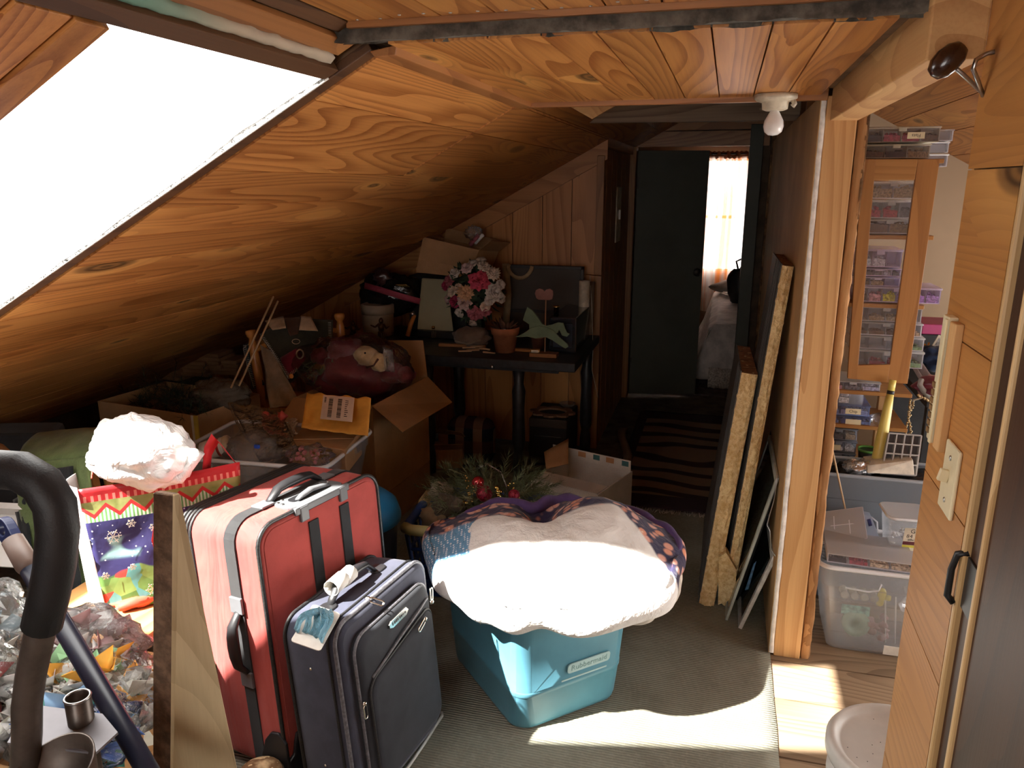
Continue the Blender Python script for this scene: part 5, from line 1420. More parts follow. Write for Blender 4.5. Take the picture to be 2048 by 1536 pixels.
# ================================================================ BLACK TABLE AND WHAT STANDS ON IT
TZ = .70
M['table_black'] = plain('table_black', (.018,.019,.024), .4, var=.35, vs=30, bump=.15, bs=40)
tab = thing('black_table', 'worn black wooden table against the pine wall', 'table', (0,0,0))
x0, x1, y0, y1 = -1.93, PZ(1150,728,TZ).x, PZ(1150,728,TZ).y, 4.36
MB().box(x0, x1, y0, y1, TZ-.045, TZ).build('tabletop', M['table_black'], tab, bevel=.004)
MB().box(x0+.05, x1-.10, y0+.08, y0+.10, TZ-.075, TZ-.045).build('apron', M['table_black'], tab)
for x in (x0+.08, x0+.44, x1-.32):
    for y in (y0+.14, y1-.12):
        if x > x1-.4 and y > y1-.2: x = x1-.05
        MB().lathe([(.03,0),(.032,.1),(.024,.16),(.036,.22),(.03,.4),(.036,.5),(.026,.54),(.035,.65)], 14, T(x, y, .004)).build('leg', M['table_black'], tab)
p = PY(985, 733, y0-.002); MB().lathe([(.004,0),(.010,.010),(.006,.014),(0,.015)], 12, axes(p, (1,0,0), (0,0,1), (0,-1,0))).build('drawer_knob', M['steel'], tab)

# cream easel panel
M['cream_panel'] = plain('cream_panel', (.40,.38,.24), .3, var=.08, vs=4, spec=.5)
lb = thing('low_black_case', 'low black case on the table under the cream panel', 'case', (0,0,0))
a, b = PY(836,664,4.04), PY(908,690,4.04)
MB().box(a.x, b.x+.02, 4.02, 4.18, TZ+.001, a.z+.012).build('body', M['black'], lb, bevel=.004)
cpn = thing('cream_panel', 'pale olive cream plastic panel leaning on the table beside the bouquet', 'panel', (0,0,0))
q = [PY(843,557,4.14), PY(894,560,4.14), PY(906,663,4.06), PY(834,659,4.06)]
fr_ = [Vector(p) for p in q]; bk_ = [p+Vector((0,.012,.003)) for p in fr_]
MB().add(fr_+bk_, [(3,2,1,0),(4,5,6,7),(0,1,5,4),(1,2,6,5),(2,3,7,6),(3,0,4,7)]).build('panel', M['cream_panel'], cpn, bevel=.006)
bt = thing('tiny_bottle', 'tiny glass bottle with gold cap standing in front of the cream panel', 'bottle', tuple(PY(867,668,3.98)))
bt.location.z -= .02
MB().lathe([(0,0),(.014,0),(.015,.03),(.008,.042),(.008,.05)], 14).build('body', M['glass'], bt)
MB().lathe([(.009,.05),(.009,.064),(0,.066)], 14).build('cap', M['brass'], bt)

# bouquet
Yb = 3.98
bc = PY(948, 584, Yb)
bq = thing('flower_bouquet', 'round bouquet of pink, cream and peach silk flowers on the table', 'bouquet', tuple(bc))
def flower(kind, p, r, col, seed):
    """layered petals facing out from the bouquet's centre"""
    n_ = Vector(p).normalized(); n_ = (n_ + Vector((0,-.5,.2))).normalized()
    x = n_.orthogonal().normalized(); m = axes(p, x, n_.cross(x), n_)
    b = MB(); r_ = random.Random(seed)
    layers = {'peony': ((1.0,9,.15),(.8,8,.45),(.58,7,.75),(.36,5,.95)), 'daisy': ((1.0,16,.2),(.75,12,.4),(.45,9,.55)), 'small': ((1.0,5,.3),)}[kind]
    for k, np_, lift in layers:
        for i in range(np_):
            a = 2*math.pi*(i+.5*r_.random())/np_; c_, s_ = math.cos(a), math.sin(a)
            R_ = r*k*r_.uniform(.88, 1.1); w_ = R_*math.pi/np_*1.25
            pts = [(0,0,r*lift*.3), (c_*R_*.55-s_*w_, s_*R_*.55+c_*w_, r*lift*.75), (c_*R_, s_*R_, r*lift*.9+r_.uniform(-.1,.1)*r), (c_*R_*.55+s_*w_, s_*R_*.55-c_*w_, r*lift*.75)]
            b.add(pts, [(0,1,2,3)], m, True)
    b.build('flower', col, bq, solid=.0008)
cols = {k: plain('silk_'+k, c, .8, var=.18, vs=60) for k, c in dict(pink=(.62,.07,.13), rose=(.48,.13,.17), cream=(.68,.55,.44), peach=(.70,.42,.24), blush=(.62,.44,.42), white=(.64,.58,.52), deep=(.42,.03,.10)).items()}
M['leaf'] = plain('silk_leaf', (.04,.075,.04), .7, var=.4, vs=40)
spec = [('peony',958,562,.062,'pink'),('daisy',932,586,.050,'peach'),('peony',986,585,.056,'white'),('peony',950,626,.050,'rose'),('peony',929,605,.046,'blush'),('daisy',985,548,.048,'cream'),('peony',901,562,.040,'rose'),('peony',912,603,.042,'deep'),('peony',894,572,.036,'deep'),('peony',966,534,.040,'cream'),('peony',934,538,.040,'blush'),('peony',911,548,.038,'white'),('small',1000,570,.032,'white'),('small',905,583,.034,'cream'),('small',917,577,.03,'cream'),('small',970,612,.032,'cream'),('small',978,600,.03,'white'),('small',920,625,.030,'white'),('small',945,644,.030,'cream'),('small',962,523,.032,'cream'),('small',945,529,.03,'white'),('peony',970,622,.036,'rose'),('small',1002,598,.028,'white'),('small',898,600,.03,'blush')]
for i, (k, x, y, r, c) in enumerate(spec):
    dd = math.hypot((x-948)/62, (y-584)/64)
    Yf = Yb - .15*max(0, 1-dd*dd)**.5
    flower(k, PY(x, y, Yf) - bc, r*1.0, cols[c], i+1)
lf = MB(); r_ = random.Random(8)
for k in range(90):
    d = Vector((r_.gauss(0,1), r_.gauss(0,1), r_.gauss(0,1))).normalized(); d.y = -abs(d.y)*.8 if r_.random() < .6 else d.y
    p = d*.125; x = d.orthogonal().normalized(); m = axes(p, d, x, d.cross(x)) @ RX(r_.uniform(0,360))
    lf.add([(0,0,0),(.025,.016,.006),(.06,0,-.004),(.025,-.016,.006)], [(0,1,2,3)], m, True)
o = lf.build('leaves', M['leaf'], bq, solid=.0008); o['kind'] = 'stuff'
MB().blob((0,.03,0), (.12,.10,.12), 2, .1, 2, 18, 12).build('core', M['leaf'], bq)
MB().tube([(.01,.0,-.12), (.02,0,-.19), (.03,-.01,-.235)], [.018,.022,.026], 8).build('stems', M['leaf'], bq)
pch = thing('cloth_pouch', 'grey brown gathered cloth pouch lying below the bouquet', 'pouch', (0,0,0))
p = PY(942, 664, 3.86)
MB().blob((p.x, p.y, TZ+.055), (.10,.07,.052), 31, .22, 2.2, 28, 16).build('body', fabric('pouch', (.16,.115,.09), 400, wrinkle=.1), pch)
MB().tube([(p.x-.07,p.y-.06,TZ+.04),(p.x,p.y-.075,TZ+.03),(p.x+.07,p.y-.05,TZ+.05)], .006, 6).build('drawstring', fabric('pouch_string', (.24,.18,.13), 400), pch)

# terracotta pot
M['terracotta'] = plain('terracotta', (.36,.125,.06), .8, var=.2, vs=12, bump=.2, bs=60)
pp = PZ(1004, 708, TZ)
pot = thing('terracotta_pot', 'terracotta flower pot with dried soil and leaves on the table', 'pot', (pp.x, pp.y+.06, TZ+.001))
MB().lathe([(0,0),(.050,0),(.066,.095),(.072,.095),(.076,.130),(.070,.130),(.066,.10),(.055,.06),(0,.06)], 28).build('pot', M['terracotta'], pot)
MB().lathe([(.068,.112),(.04,.118),(0,.12)], 20).build('soil', plain('soil', (.05,.03,.02), .95, var=.5, vs=60, bump=.8), pot)
dl_ = MB(); r_ = random.Random(2)
for k in range(22):
    a = r_.uniform(0, 6.28); m = T(math.cos(a)*.035, math.sin(a)*.03, .115) @ RZ(math.degrees(a)) @ RY(-r_.uniform(15,75))
    dl_.add([(0,0,0),(.03,.013,.006),(.065,0,0),(.03,-.013,.006)], [(0,1,2,3)], m, True)
o = dl_.build('dried_leaves', plain('dried_leaf', (.10,.05,.03), .85, var=.4), pot, solid=.001); o['kind'] = 'stuff'
MB().blob((.01,-.05,.125), (.008,.005,.005), 1, .2, 2, 8, 6).build('pebble', M['white'], pot)
p2_ = PZ(1072, 702, TZ)
sp2 = thing('small_pot', 'small dark clay pot behind the green rocking horse', 'pot', (p2_.x, p2_.y+.05, TZ+.001))
MB().lathe([(0,0),(.030,0),(.038,.06),(.042,.06),(.043,.078),(.038,.078),(.032,.03),(0,.03)], 22).build('pot', plain('clay_dark', (.20,.07,.04), .8), sp2)

# rocking horse cut-out on a stick
hp = PZ(1090, 712, TZ)
Yh_ = hp.y + .01
hs = thing('rocking_horse', 'green wooden rocking horse cutout on a stick with a heart sign', 'ornament', (hp.x, Yh_, TZ+.001))
M['horse_green'] = plain('horse_green', (.15,.21,.13), .75, var=.15, vs=15)
s_ = (Vector(PY(1190, 650, Yh_)) - Vector(PY(1090, 650, Yh_))).length/100
def cut(pts, y0, y1, name, mat, cx=1090, cy=712):
    poly = [((x-cx)*s_, -(y-cy)*s_) for x, y in pts]
    a = sum(poly[i][0]*poly[(i+1) % len(poly)][1]-poly[(i+1) % len(poly)][0]*poly[i][1] for i in range(len(poly)))
    if a < 0: poly.reverse()
    return MB().prism(poly, y0, y1, axes((0,0,0), (1,0,0), (0,0,1), (0,-1,0))).build(name, mat, hs, bevel=.0015)
cut([(1044,642),(1048,628),(1053,615),(1064,622),(1074,634),(1084,648),(1092,651),(1104,648),(1116,643),(1126,644),(1130,655),(1134,663),(1139,665),(1134,671),(1124,669),(1118,658),(1116,664),(1106,668),(1075,668),(1058,672),(1057,650)], 0, .012, 'body', M['horse_green'])
cut([(1029,676),(1046,668),(1062,656),(1078,651),(1092,653),(1106,658),(1120,672),(1136,685),(1138,690),(1132,694),(1120,688),(1106,679),(1092,673),(1072,677),(1054,674),(1040,676)], .013, .022, 'rocker', M['horse_green'])
cut([(1068,588),(1070,581),(1077,577.5),(1084,579),(1087,583),(1091,579),(1098,577.5),(1104,581),(1105,589),(1103,598),(1098,600),(1076,600),(1071,597)], .002, .010, 'heart_sign', plain('heart_pink', (.28,.13,.11), .75))
MB().tube([(-.001*2,-.006,.01), (.0,-.006,124*s_*.92)], .0035, 8).build('stick', plain('stick', (.32,.17,.09), .7), hs)
MB().box(-.072, .068, -.055, .01, 0, .020).build('base', M['trim_mid'], hs, bevel=.002)
gb_ = thing('gold_block', 'small shiny gold block sitting on the horse stand', 'block', (hp.x-.045, Yh_-.03, TZ+.022), 8)
MB().box(-.024,.024,-.016,.016,0,.016).build('block', M['brass'], gb_, bevel=.003)
MB().box(-.020,.016,-.0175,-.016,.001,.014).build('pale_face', M['porcelain'], gb_)
for i, (px, py, l, w, lab) in enumerate(((925,694,.26,.03,'long flat brown wood strip lying on the table left of the pot'),(1045,703,.10,.028,'short carved wood offcut on table beside the terracotta pot'))):
    p = PZ(px, py, TZ)
    o = thing('wood_strip', lab, 'wood', (p.x, p.y, TZ+.001), (6,-4)[i])
    MB().box(-l/2, l/2, -w/2, w/2, 0, .016).build('strip', M['trim_mid'], o, bevel=.003)
clipm = plain('clip_wood', (.42,.26,.14), .7, var=.2)
for k in range(7):
    p = PZ(930+8*k, 702+rnd.uniform(-5,7), TZ)
    o = MB().box(-.035,.035,-.005,.005,0,.009).build('wooden_clip', clipm, bevel=.002, loc=(p.x, p.y, TZ+.001+.0095*(k % 2)), rot=(0,0,R(rnd.uniform(-30,30))))
    tag(o, ('leftmost','second from left','third from left','middle','third from right','second from right','rightmost')[k] + ' pale wooden clip in the handful on the black table', 'clip', 'wooden clips on the black table')
# black framed board with tan ribbon
Yf = 4.30
a, b = PY(1015, 529, Yf), PY(1166, 640, Yf)
fbd = thing('framed_board', 'black framed dark board leaning on the pine wall behind the horse', 'frame', (0,0,0))
z0f = min(b.z, TZ+.05)
MB().box(a.x+.01, b.x-.01, Yf, Yf+.008, TZ+.01, a.z-.01).build('board', plain('slate', (.05,.036,.028), .6, var=.1, vs=5), fbd)
fz = MB(); w = .018
fz.box(a.x, b.x, Yf-.014, Yf+.012, a.z-w, a.z).box(a.x, b.x, Yf-.014, Yf+.012, b.z+.03, b.z+.03+w).box(a.x, b.x, Yf-.014, Yf+.012, TZ+.002, TZ+.002+w).box(a.x, a.x+w, Yf-.014, Yf+.012, TZ+.002, a.z).box(b.x-w, b.x, Yf-.014, Yf+.012, TZ+.002, a.z)
fz.build('frame', M['black'], fbd, bevel=.002)
rbn = thing('tan_ribbon', 'wide tan ribbon looped over the corner of the black framed board', 'ribbon', (0,0,0))
M['tan_ribbon'] = fabric('tan_ribbon', (.36,.25,.14), 700, bump=.4)
def ribbon(pts, w, name, par=rbn):
    b = MB(); vs = []; fs = []
    for i, p in enumerate(pts):
        p = Vector(p); t_ = (Vector(pts[min(i+1, len(pts)-1)]) - Vector(pts[max(i-1, 0)])).normalized()
        n_ = t_.cross(Vector((0,-1,0))).normalized()
        vs += [p-n_*w/2, p+n_*w/2]
    for i in range(len(pts)-1): fs.append((2*i, 2*i+1, 2*i+3, 2*i+2))
    return b.add(vs, fs, None, True).build(name, M['tan_ribbon'], par, solid=.0015)
Yr = Yf-.03
ribbon([PY(1011,527,Yr), PY(1013,555,Yr), PY(1016,590,Yr), PY(1014,620,Yr), PY(1012,648,Yr)], .042, 'tail')
ribbon([PY(1012+6,528,Yr-.004)] + [PY(1040+24*math.cos(R(a_)), 530+26*math.sin(R(a_)), Yr-.006) for a_ in range(170, -5, -15)], .022, 'loop')
# black stereo box with brass knob
a, b = PZ(1097,700,TZ), PZ(1150,712,TZ)
bx_o = thing('black_box', 'glossy black box with brass topped knob at the right end of table', 'box', (0,0,0))
YB = hp.y + .09
p0_, p1_ = PY(1098, 690, YB), PY(1152, 690, YB)
topz = PY(1150, 636, YB).z
M['gloss_black'] = plain('gloss_black', (.012,.015,.022), .18, var=.2, coat=.4)
MB().box(p0_.x, p1_.x, YB, YB+.42, TZ+.002, topz).build('body', M['gloss_black'], bx_o, bevel=.006)
MB().box(p0_.x+.02, p1_.x-.02, YB-.004, YB, TZ+.03, topz-.03).build('front_panel', plain('blue_black', (.02,.028,.045), .25), bx_o, bevel=.002)
p = PY(1112, 645, YB+.10)
bk_o = thing('brass_finial', 'little brass topped cork on the black box', 'finial', (p.x, YB+.10, topz+.001))
MB().lathe([(0,0),(.014,0),(.012,.03),(.018,.034),(.018,.042),(0,.044)], 16).build('body', M['brass'], bk_o)
# paper roll and printed cloth at the wall corner, bent hanger
p = PY(1168, 608, 4.22)
ro = thing('paper_roll', 'cream paper roll standing in the corner right of the framed board', 'roll', (p.x, 4.22, TZ+.001))
MB().lathe([(0,0),(.030,0),(.030,PY(1168,562,4.22).z-TZ),(.024,PY(1168,562,4.22).z-TZ),(.022,.2),(0,.2)], 18).build('roll', M['porcelain'], ro)
MB().lathe([(.031,.10),(.031,.13)], 18).build('band', M['terracotta'], ro)
MB().box(-.008,.012,-.036,-.030,.02,.07).build('clasp', M['steel'], ro)
wh = thing('wall_hanger', 'thin bent wire hanger with a printed cloth on the wall corner', 'hanger', (0,0,0))
MB().tube([PY(1162,560,4.30), PY(1172,549,4.32), PY(1203,552,4.36)], .0025, 6).build('wire', M['brass'], wh)
MB().tube([PY(1180,552,4.3), PY(1184,620,4.25), PY(1186,700,4.2), PY(1184,740,4.2), PY(1196,795,4.3)], .0015, 5).build('string', M['thread'], wh)
sheet((PY(1172,563,4.28), PY(1190,563,4.30), PY(1185,668,4.22), PY(1168,670,4.22)), 5, 12, fabric('printed_cloth', (.22,.15,.10), 400, c2=(.08,.055,.04), wrinkle=.05), 'cloth', wh, .006, 5, 3, .003)

# cardboard box tilted on the pile, dark bag with pink strap, tin, figurines
ty = 4.12
tb_ = thing('tilted_carton', 'tilted brown cardboard box with open flaps on the pile by the pine wall', 'box', (0,0,0))
A, B_, C_, D_ = PY(847,474,ty), PY(958,500,ty), PY(938,552,ty), PY(833,540,ty)
dpt = Vector((.06,.18,-.02))
MB().add([A,B_,C_,D_,A+dpt,B_+dpt,C_+dpt,D_+dpt], [(3,2,1,0),(0,1,5,4)[::-1] if False else (1,2,6,5),(2,3,7,6),(3,0,4,7),(4,5,6,7)]).build('body', M['card'], tb_, solid=.004)
MB().add([D_+(A-D_)*.32+Vector((0,-.004,0)), C_+(B_-C_)*.30+Vector((0,-.004,0)), C_+Vector((0,-.004,-.01)), D_+Vector((0,-.004,-.012))], [(0,1,2,3)]).build('lower_flap', M['card'], tb_, solid=.003)
for q0, q1, e in ((A, A+dpt, Vector((-.05,-.01,.03))), (B_, B_+dpt, Vector((.06,.03,.05))), (A+dpt, B_+dpt, Vector((.0,.03,.06)))):
    MB().add([q0, q1, q1+e, q0+e], [(0,1,2,3)]).build('flap', M['card_dark'], tb_, solid=.004)
for i, (x, y, r, c, lab) in enumerate(((948,466,.05,M['film_milky'],'crumpled clear wrap sticking out of the tilted carton'),(949,480,.02,cols['rose'],'pink tube end poking from tilted carton'),(958,478,.018,M['white'],'white scrap beside the pink tube in the tilted carton'))):
    p = PY(x, y, ty+.1)
    o = thing(('plastic_wrap','pink_tube','paper_scrap')[i], lab, ('wrap','tube','scrap')[i], tuple(p))
    if i == 0: MB().blob((0,0,0), (r,r*.6,r*.8), 41, .35, 3, 22, 14).build('film', c, o)
    else: MB().lathe([(0,-r*2),(r*.6,-r*2),(r*.6,r*2),(r*.4,r*2.1),(0,r*2)], 12, RX(20) @ RY(45)).build('tube', c, o)
dbx = thing('dark_storage_box', 'dark box in the shadow under the tilted carton', 'box', (0,0,0))
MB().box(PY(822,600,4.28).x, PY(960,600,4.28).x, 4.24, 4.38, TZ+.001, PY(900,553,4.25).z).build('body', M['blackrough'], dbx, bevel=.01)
dbg = thing('black_bag', 'black glossy bag with a pink strap on the table behind the tin', 'bag', (0,0,0))
p = PY(782, 588, 4.16)
M['bag_gloss'] = plain('bag_gloss', (.012,.012,.013), .25, var=.3, bump=.9, bs=14, bd=.02)
MB().blob((p.x, p.y, p.z), (.19,.10,.12), 51, .2, 2.4, 34, 20).build('body', M['bag_gloss'], dbg)
ribbon([PY(729,571,4.02), PY(765,581,4.0), PY(800,592,4.0), PY(840,603,4.02)], .034, 'pink_strap', dbg).data.materials[0] = plain('pink_strap', (.38,.06,.10), .6)
MB().blob(tuple(PY(765,556,4.10)), (.055,.04,.05), 53, .3, 3, 18, 12).build('top_lump', plain('lump', (.06,.025,.025), .3, bump=.8, bs=20, bd=.01), dbg)
gl_ = MB()
for k in range(5): gl_.tube([PY(788+k*4,572,4.04), PY(795+k*4,569,4.02), PY(803+k*4,574,4.04)], .0025, 5)
gl_.build('gold_cord', M['brass'], dbg)
p = PY(752, 646, 4.02)
tn = thing('round_tin', 'round cream tin with ribbed side on the left part of table', 'tin', (p.x, 4.05, TZ+.001))
h_ = max(.05, PY(752,610,4.02).z-TZ)
MB().lathe([(0,0),(.088,0),(.090,h_*.3),(.088,h_*.32),(.090,h_*.36),(.090,h_*.7)], 30).build('body', plain('tin', (.36,.28,.20), .5, var=.12), tn)
MB().lathe([(.094,h_*.7),(.095,h_),(.085,h_+.004),(.078,h_-.004),(0,h_-.006)], 30).build('lid', plain('tin_lid', (.40,.32,.23), .5, var=.12), tn)
M['bronze'] = plain('bronze', (.12,.065,.035), .35, metal=.7, var=.4, vs=60)
for i, (x, y, hh, lab) in enumerate(((764,690,.18,'bronze figurine with raised arms in front of the round tin'),(708,686,.15,'dark bronze figurine left of the round tin beside the blanket'))):
    p = PY(x, y, 3.80)
    f_ = thing('figurine', lab, 'figurine', (p.x, 3.80, TZ+.001), group=None)
    zt_ = PY(x, y-52+10*i, 3.80).z - TZ
    MB().lathe([(.032,0),(.032,.012),(.02,.02)], 16).build('base', M['bronze'], f_)
    me_ = MB()
    me_.tube([(-.012,0,.02),(-.012,0,zt_*.45),(0,0,zt_*.52)], [.010,.009,.012], 8); me_.tube([(.014,0,.02),(.012,0,zt_*.45),(0,0,zt_*.52)], [.010,.009,.012], 8)
    me_.tube([(0,0,zt_*.5),(0,0,zt_*.7),(0,0,zt_*.84)], [.014,.018,.008], 10); me_.blob((0,0,zt_*.92), (.013,.013,.017), 1, .05, 1, 12, 8)
    me_.tube([(-.012,0,zt_*.78),(-.035,-.004,zt_*.66),(-.058,-.01,zt_*.74)], [.008,.006,.004], 6); me_.tube([(.012,0,zt_*.78),(.034,-.004,zt_*.64),(.05,-.012,zt_*.72)], [.008,.006,.004], 6)
    me_.build('body', M['bronze'], f_)
hm = thing('hand_tool', 'angled wooden tool handle with steel tip left of the cream panel', 'tool', (0,0,0))
MB().tube([PY(815,672,3.98), PY(821,650,3.99), PY(829,630,4.0)], [.014,.013,.012], 8).build('grip', M['post_wood'], hm)
MB().tube([PY(828,632,4.0), PY(823,624,4.0)], [.012,.014], 8).build('tip', M['steel'], hm)

# below the table
spk = thing('black_cabinet', 'small black cabinet under the table with a round plate on top', 'cabinet', (0,0,0))
a, b = PZ(1060,917,.0), PZ(1150,925,.0)
YC = 4.02
x0c, x1c = PY(1058,880,YC).x, PY(1133,880,YC).x
zt = PY(1095, 838, YC).z
MB().box(x0c, x1c, YC, YC+.33, .004, zt).build('body', M['blackrough'], spk, bevel=.008)
MB().box(x0c+.03, x1c-.03, YC-.006, YC, .05, zt-.10).build('front_panel', M['black'], spk, bevel=.003)
MB().box(x0c, x1c, YC-.008, YC, zt-.05, zt).build('top_band', plain('brown_band', (.05,.035,.025), .5), spk, bevel=.003)
pt = thing('wooden_plate', 'scalloped wooden ring frame lying on the black cabinet', 'frame', ((x0c+x1c)/2, YC+.12, zt+.001))
rg_ = MB(); n_ = 32; vs = []; fs = []
for k in range(n_):
    a_ = 2*math.pi*k/n_; ro_ = .085+.022*abs(math.cos(a_*4)); 
    vs += [(ro_*1.25*math.cos(a_), ro_*math.sin(a_), 0), (.068*1.2*math.cos(a_), .062*math.sin(a_), 0), (ro_*1.25*math.cos(a_), ro_*math.sin(a_), .012), (.068*1.2*math.cos(a_), .062*math.sin(a_), .012)]
for k in range(n_):
    a_, b_ = 4*k, 4*((k+1) % n_)
    fs += [(a_+2, b_+2, b_+3, a_+3), (a_, a_+2+0, b_+2, b_)[::-1], (a_+1, b_+1, b_+3, a_+3)[::-1], (a_, b_, b_+1, a_+1)[::-1]]
rg_.add(vs, fs).build('ring', plain('ring_wood', (.22,.12,.07), .6), pt)
gd = thing('glass_dish', 'small clear dish at the back of the black cabinet top', 'dish', (x1c-.05, YC+.27, zt+.001))
MB().lathe([(0,.002),(.03,.002),(.05,.02),(.048,.022),(.028,.006),(0,.006)], 18).build('dish', M['tub'], gd)
# plaid cushion chair
pl_ = thing('plaid_cushion', 'brown and navy plaid cushion standing under the table', 'cushion', (0,0,0))
t = NT('plaid'); t.set(rough=.9, spec=.1)
vec = t.coord((1,1,1), False); sx = t.n('SeparateXYZ'); t.l(vec, sx.inputs[0])
bx = t.math('GREATER_THAN', t.math('FRACT', t.math('MULTIPLY_ADD', sx.outputs[0], 9.5, .72)), .5)
bz = t.math('GREATER_THAN', t.math('FRACT', t.math('MULTIPLY', sx.outputs[2], 7)), .5)
c = t.mix(bx, (.23,.14,.095), (.012,.014,.028)); c = t.mix(t.math('MULTIPLY', bz, .35), c, (.10,.03,.03))
t.l(c, t.b.inputs['Base Color']); t.bump(t.noise(vec, 200, 2), .4, .002)
Yp_ = 3.95
a, b = PY(897, 830, Yp_), PY(990, 920, Yp_)
pl_.location = ((a.x+b.x)/2, Yp_, .012)
pw, ph_ = (b.x-a.x), a.z-.012
def cush(u, v):
    a_ = 2*math.pi*u; b_ = math.pi*(v-.5)
    d = Vector((math.cos(b_)*math.cos(a_), math.cos(b_)*math.sin(a_), math.sin(b_)))
    sg = lambda q, e: math.copysign(abs(q)**e, q)
    return Vector((sg(d.x,.45)*pw/2, sg(d.y,.8)*.07, ph_/2+sg(d.z,.45)*ph_/2))
MB().grid(cush, 40, 24, cu=True).build('cushion', t.m, pl_)

# ---------------------------------------------------------------- laundry basket with christmas things, white carton
zr = .30
bA, bB, bC = PZ(806,1056,zr), PZ(850,972,zr), PZ(1092,990,zr)
x = (bC-bB); w = x.length; x.normalize(); y = bB-bA; y = (y - x*y.dot(x)); d = y.length; y.normalize()
cen = bA + x*w/2 + y*d/2
LB = axes((cen.x, cen.y, .010), x, y, (0,0,1))
bas = thing('laundry_basket', 'blue plastic laundry basket with yellow rim grips full of christmas things', 'basket', M=LB)
M['basket_blue'] = plain('basket_blue', (.025,.075,.27), .4, var=.1)
M['basket_yellow'] = plain('basket_yellow', (.60,.58,.26), .45, var=.1)
M['basket_tan'] = plain('basket_tan', (.48,.30,.12), .5, var=.1)
H_ = zr-.01
for sgn in (-1, 1):                                     # lattice sides: uprights and rails
    b_ = MB()
    for i in range(9):
        xx = -w/2*.84 + w*.84*i/8
        b_.tube([(xx, sgn*d/2*.84, 0), (xx*1.12, sgn*d/2*.97, H_-.03)], .007, 6)
    for zz_q in (.06, .13, .20): b_.tube([(-w/2*.92, sgn*d/2*(.84+.13*zz_q/H_), zz_q), (w/2*.92, sgn*d/2*(.84+.13*zz_q/H_), zz_q)], .008, 6)
    b_.build('lattice_side', M['basket_blue'], bas)
    b_ = MB()
    for i in range(8):
        yy = -d/2*.84 + d*.84*i/7
        b_.tube([(sgn*w/2*.84, yy, 0), (sgn*w/2*.97, yy*1.12, H_-.03)], .007, 6)
    for zz_q in (.06, .13, .20): b_.tube([(sgn*w/2*(.84+.13*zz_q/H_), -d/2*.92, zz_q), (sgn*w/2*(.84+.13*zz_q/H_), d/2*.92, zz_q)], .008, 6)
    b_.build('lattice_side', M['basket_blue'], bas)
MB().box(-w*.43, w*.43, -d*.43, d*.43, 0, .008).build('bottom', M['basket_blue'], bas)
rr_ = rrect(w, d, .07, 6)
MB().tube([(p[0]-w/2, p[1]-d/2, H_-.012) for p in rr_], .019, 8, closed=True, flat=.9).build('rim', M['basket_blue'], bas)
MB().tube([(-w/2-.001, -d/2+.02, H_-.006), (-w/2+.03, -d/2-.002, H_-.004), (-w/2+.16, -d/2-.002, H_-.006)], .0215, 8).build('rim_grip', M['basket_yellow'], bas)
MB().tube([(-w/2-.001, d/2-.16, H_-.008), (-w/2-.001, d/2-.05, H_-.006)], .0215, 8).build('rim_grip', M['basket_tan'], bas)
MB().tube([(w/2+.001, -.05, H_-.006), (w/2+.001, .12, H_-.006)], .021, 8).build('rim_grip', M['basket_blue'], bas)
# wreath of pine with balls
wr = thing('pine_arrangement', 'pine table arrangement with red balls and gold beads in the laundry basket', 'wreath', M=LB @ T(.02, .05, H_-.02))
nd = MB(); n2_ = MB(); r_ = random.Random(12)
for k in range(110):
    a = r_.uniform(0, 6.283); q = r_.uniform(0, 1)**.6
    base = (math.cos(a)*q*.15, math.sin(a)*q*.12, .04+.07*(1-q))
    needles(nd if k % 3 else n2_, base, (math.cos(a)+r_.uniform(-.4,.4), math.sin(a)+r_.uniform(-.4,.4), r_.uniform(-.05,.7)), .17, 50, .046, r_, .0012)
o = nd.build('needles', plain('fir', (.10,.13,.06), .6, var=.4, vs=40), wr); o['kind'] = 'stuff'
o = n2_.build('pale_needles', M['needle2'], wr); o['kind'] = 'stuff'
MB().blob((0,0,-.02), (.16,.14,.07), 3, .2, 2, 20, 12).build('core', M['needle'], wr)
M['ball_red'] = plain('ball_red', (.42,.02,.03), .12, metal=.5, var=0, coat=.5)
M['ball_glitter'] = plain('ball_glitter', (.30,.015,.04), .35, metal=.4, var=.6, vs=260, bump=1.0, bs=260)
iLB = (LB @ T(.02, .05, H_-.02)).inverted()
def at(px, py, Y): return iLB @ PY(px, py, Y)
yc = cen.y
for px, py, r_b, m_, lab in ((956,965,.024,'ball_red',0),(969,987,.032,'ball_glitter',0),(1028,990,.022,'ball_glitter',0)):
    q = at(px, py, yc-.10)
    bb_ = MB().lathe([(0,-r_b)]+[(r_b*math.sin(R(a_)), -r_b*math.cos(R(a_))) for a_ in range(15,180,15)]+[(0,r_b)], 22, T(*q)).build('ball', M[m_], wr)
M['gold'] = plain('gold', (.72,.55,.18), .25, metal=1.0, var=.3, vs=80)
for px, py, n_q, dr in ((996,985,9,(-.1,0,.9)),(908,1016,7,(.8,.3,.3)),(925,1008,7,(.8,.3,.4))):
    b_ = MB(); q = at(px, py, yc-.13)
    for k in range(n_q):
        b_.blob(q+Vector(dr)*(.006*(k-n_q/2)) + Vector((rnd.uniform(-.007,.007), rnd.uniform(-.007,.007), 0)), (.009,.009,.007), k, .2, 3, 8, 6)
    b_.build('gold_cone', M['gold'], wr)
b_ = MB()
for k in range(40):
    px, py = rnd.choice(((938,965),(942,985),(938,1000),(1025,972),(1040,1000))); q = at(px+rnd.uniform(-9,9), py+rnd.uniform(-14,14), yc-.10)
    b_.blob(tuple(q), (.0042,.0042,.0042), 0, 0, 1, 6, 4)
o = b_.build('gold_beads', M['gold'], wr); o['kind'] = 'stuff'
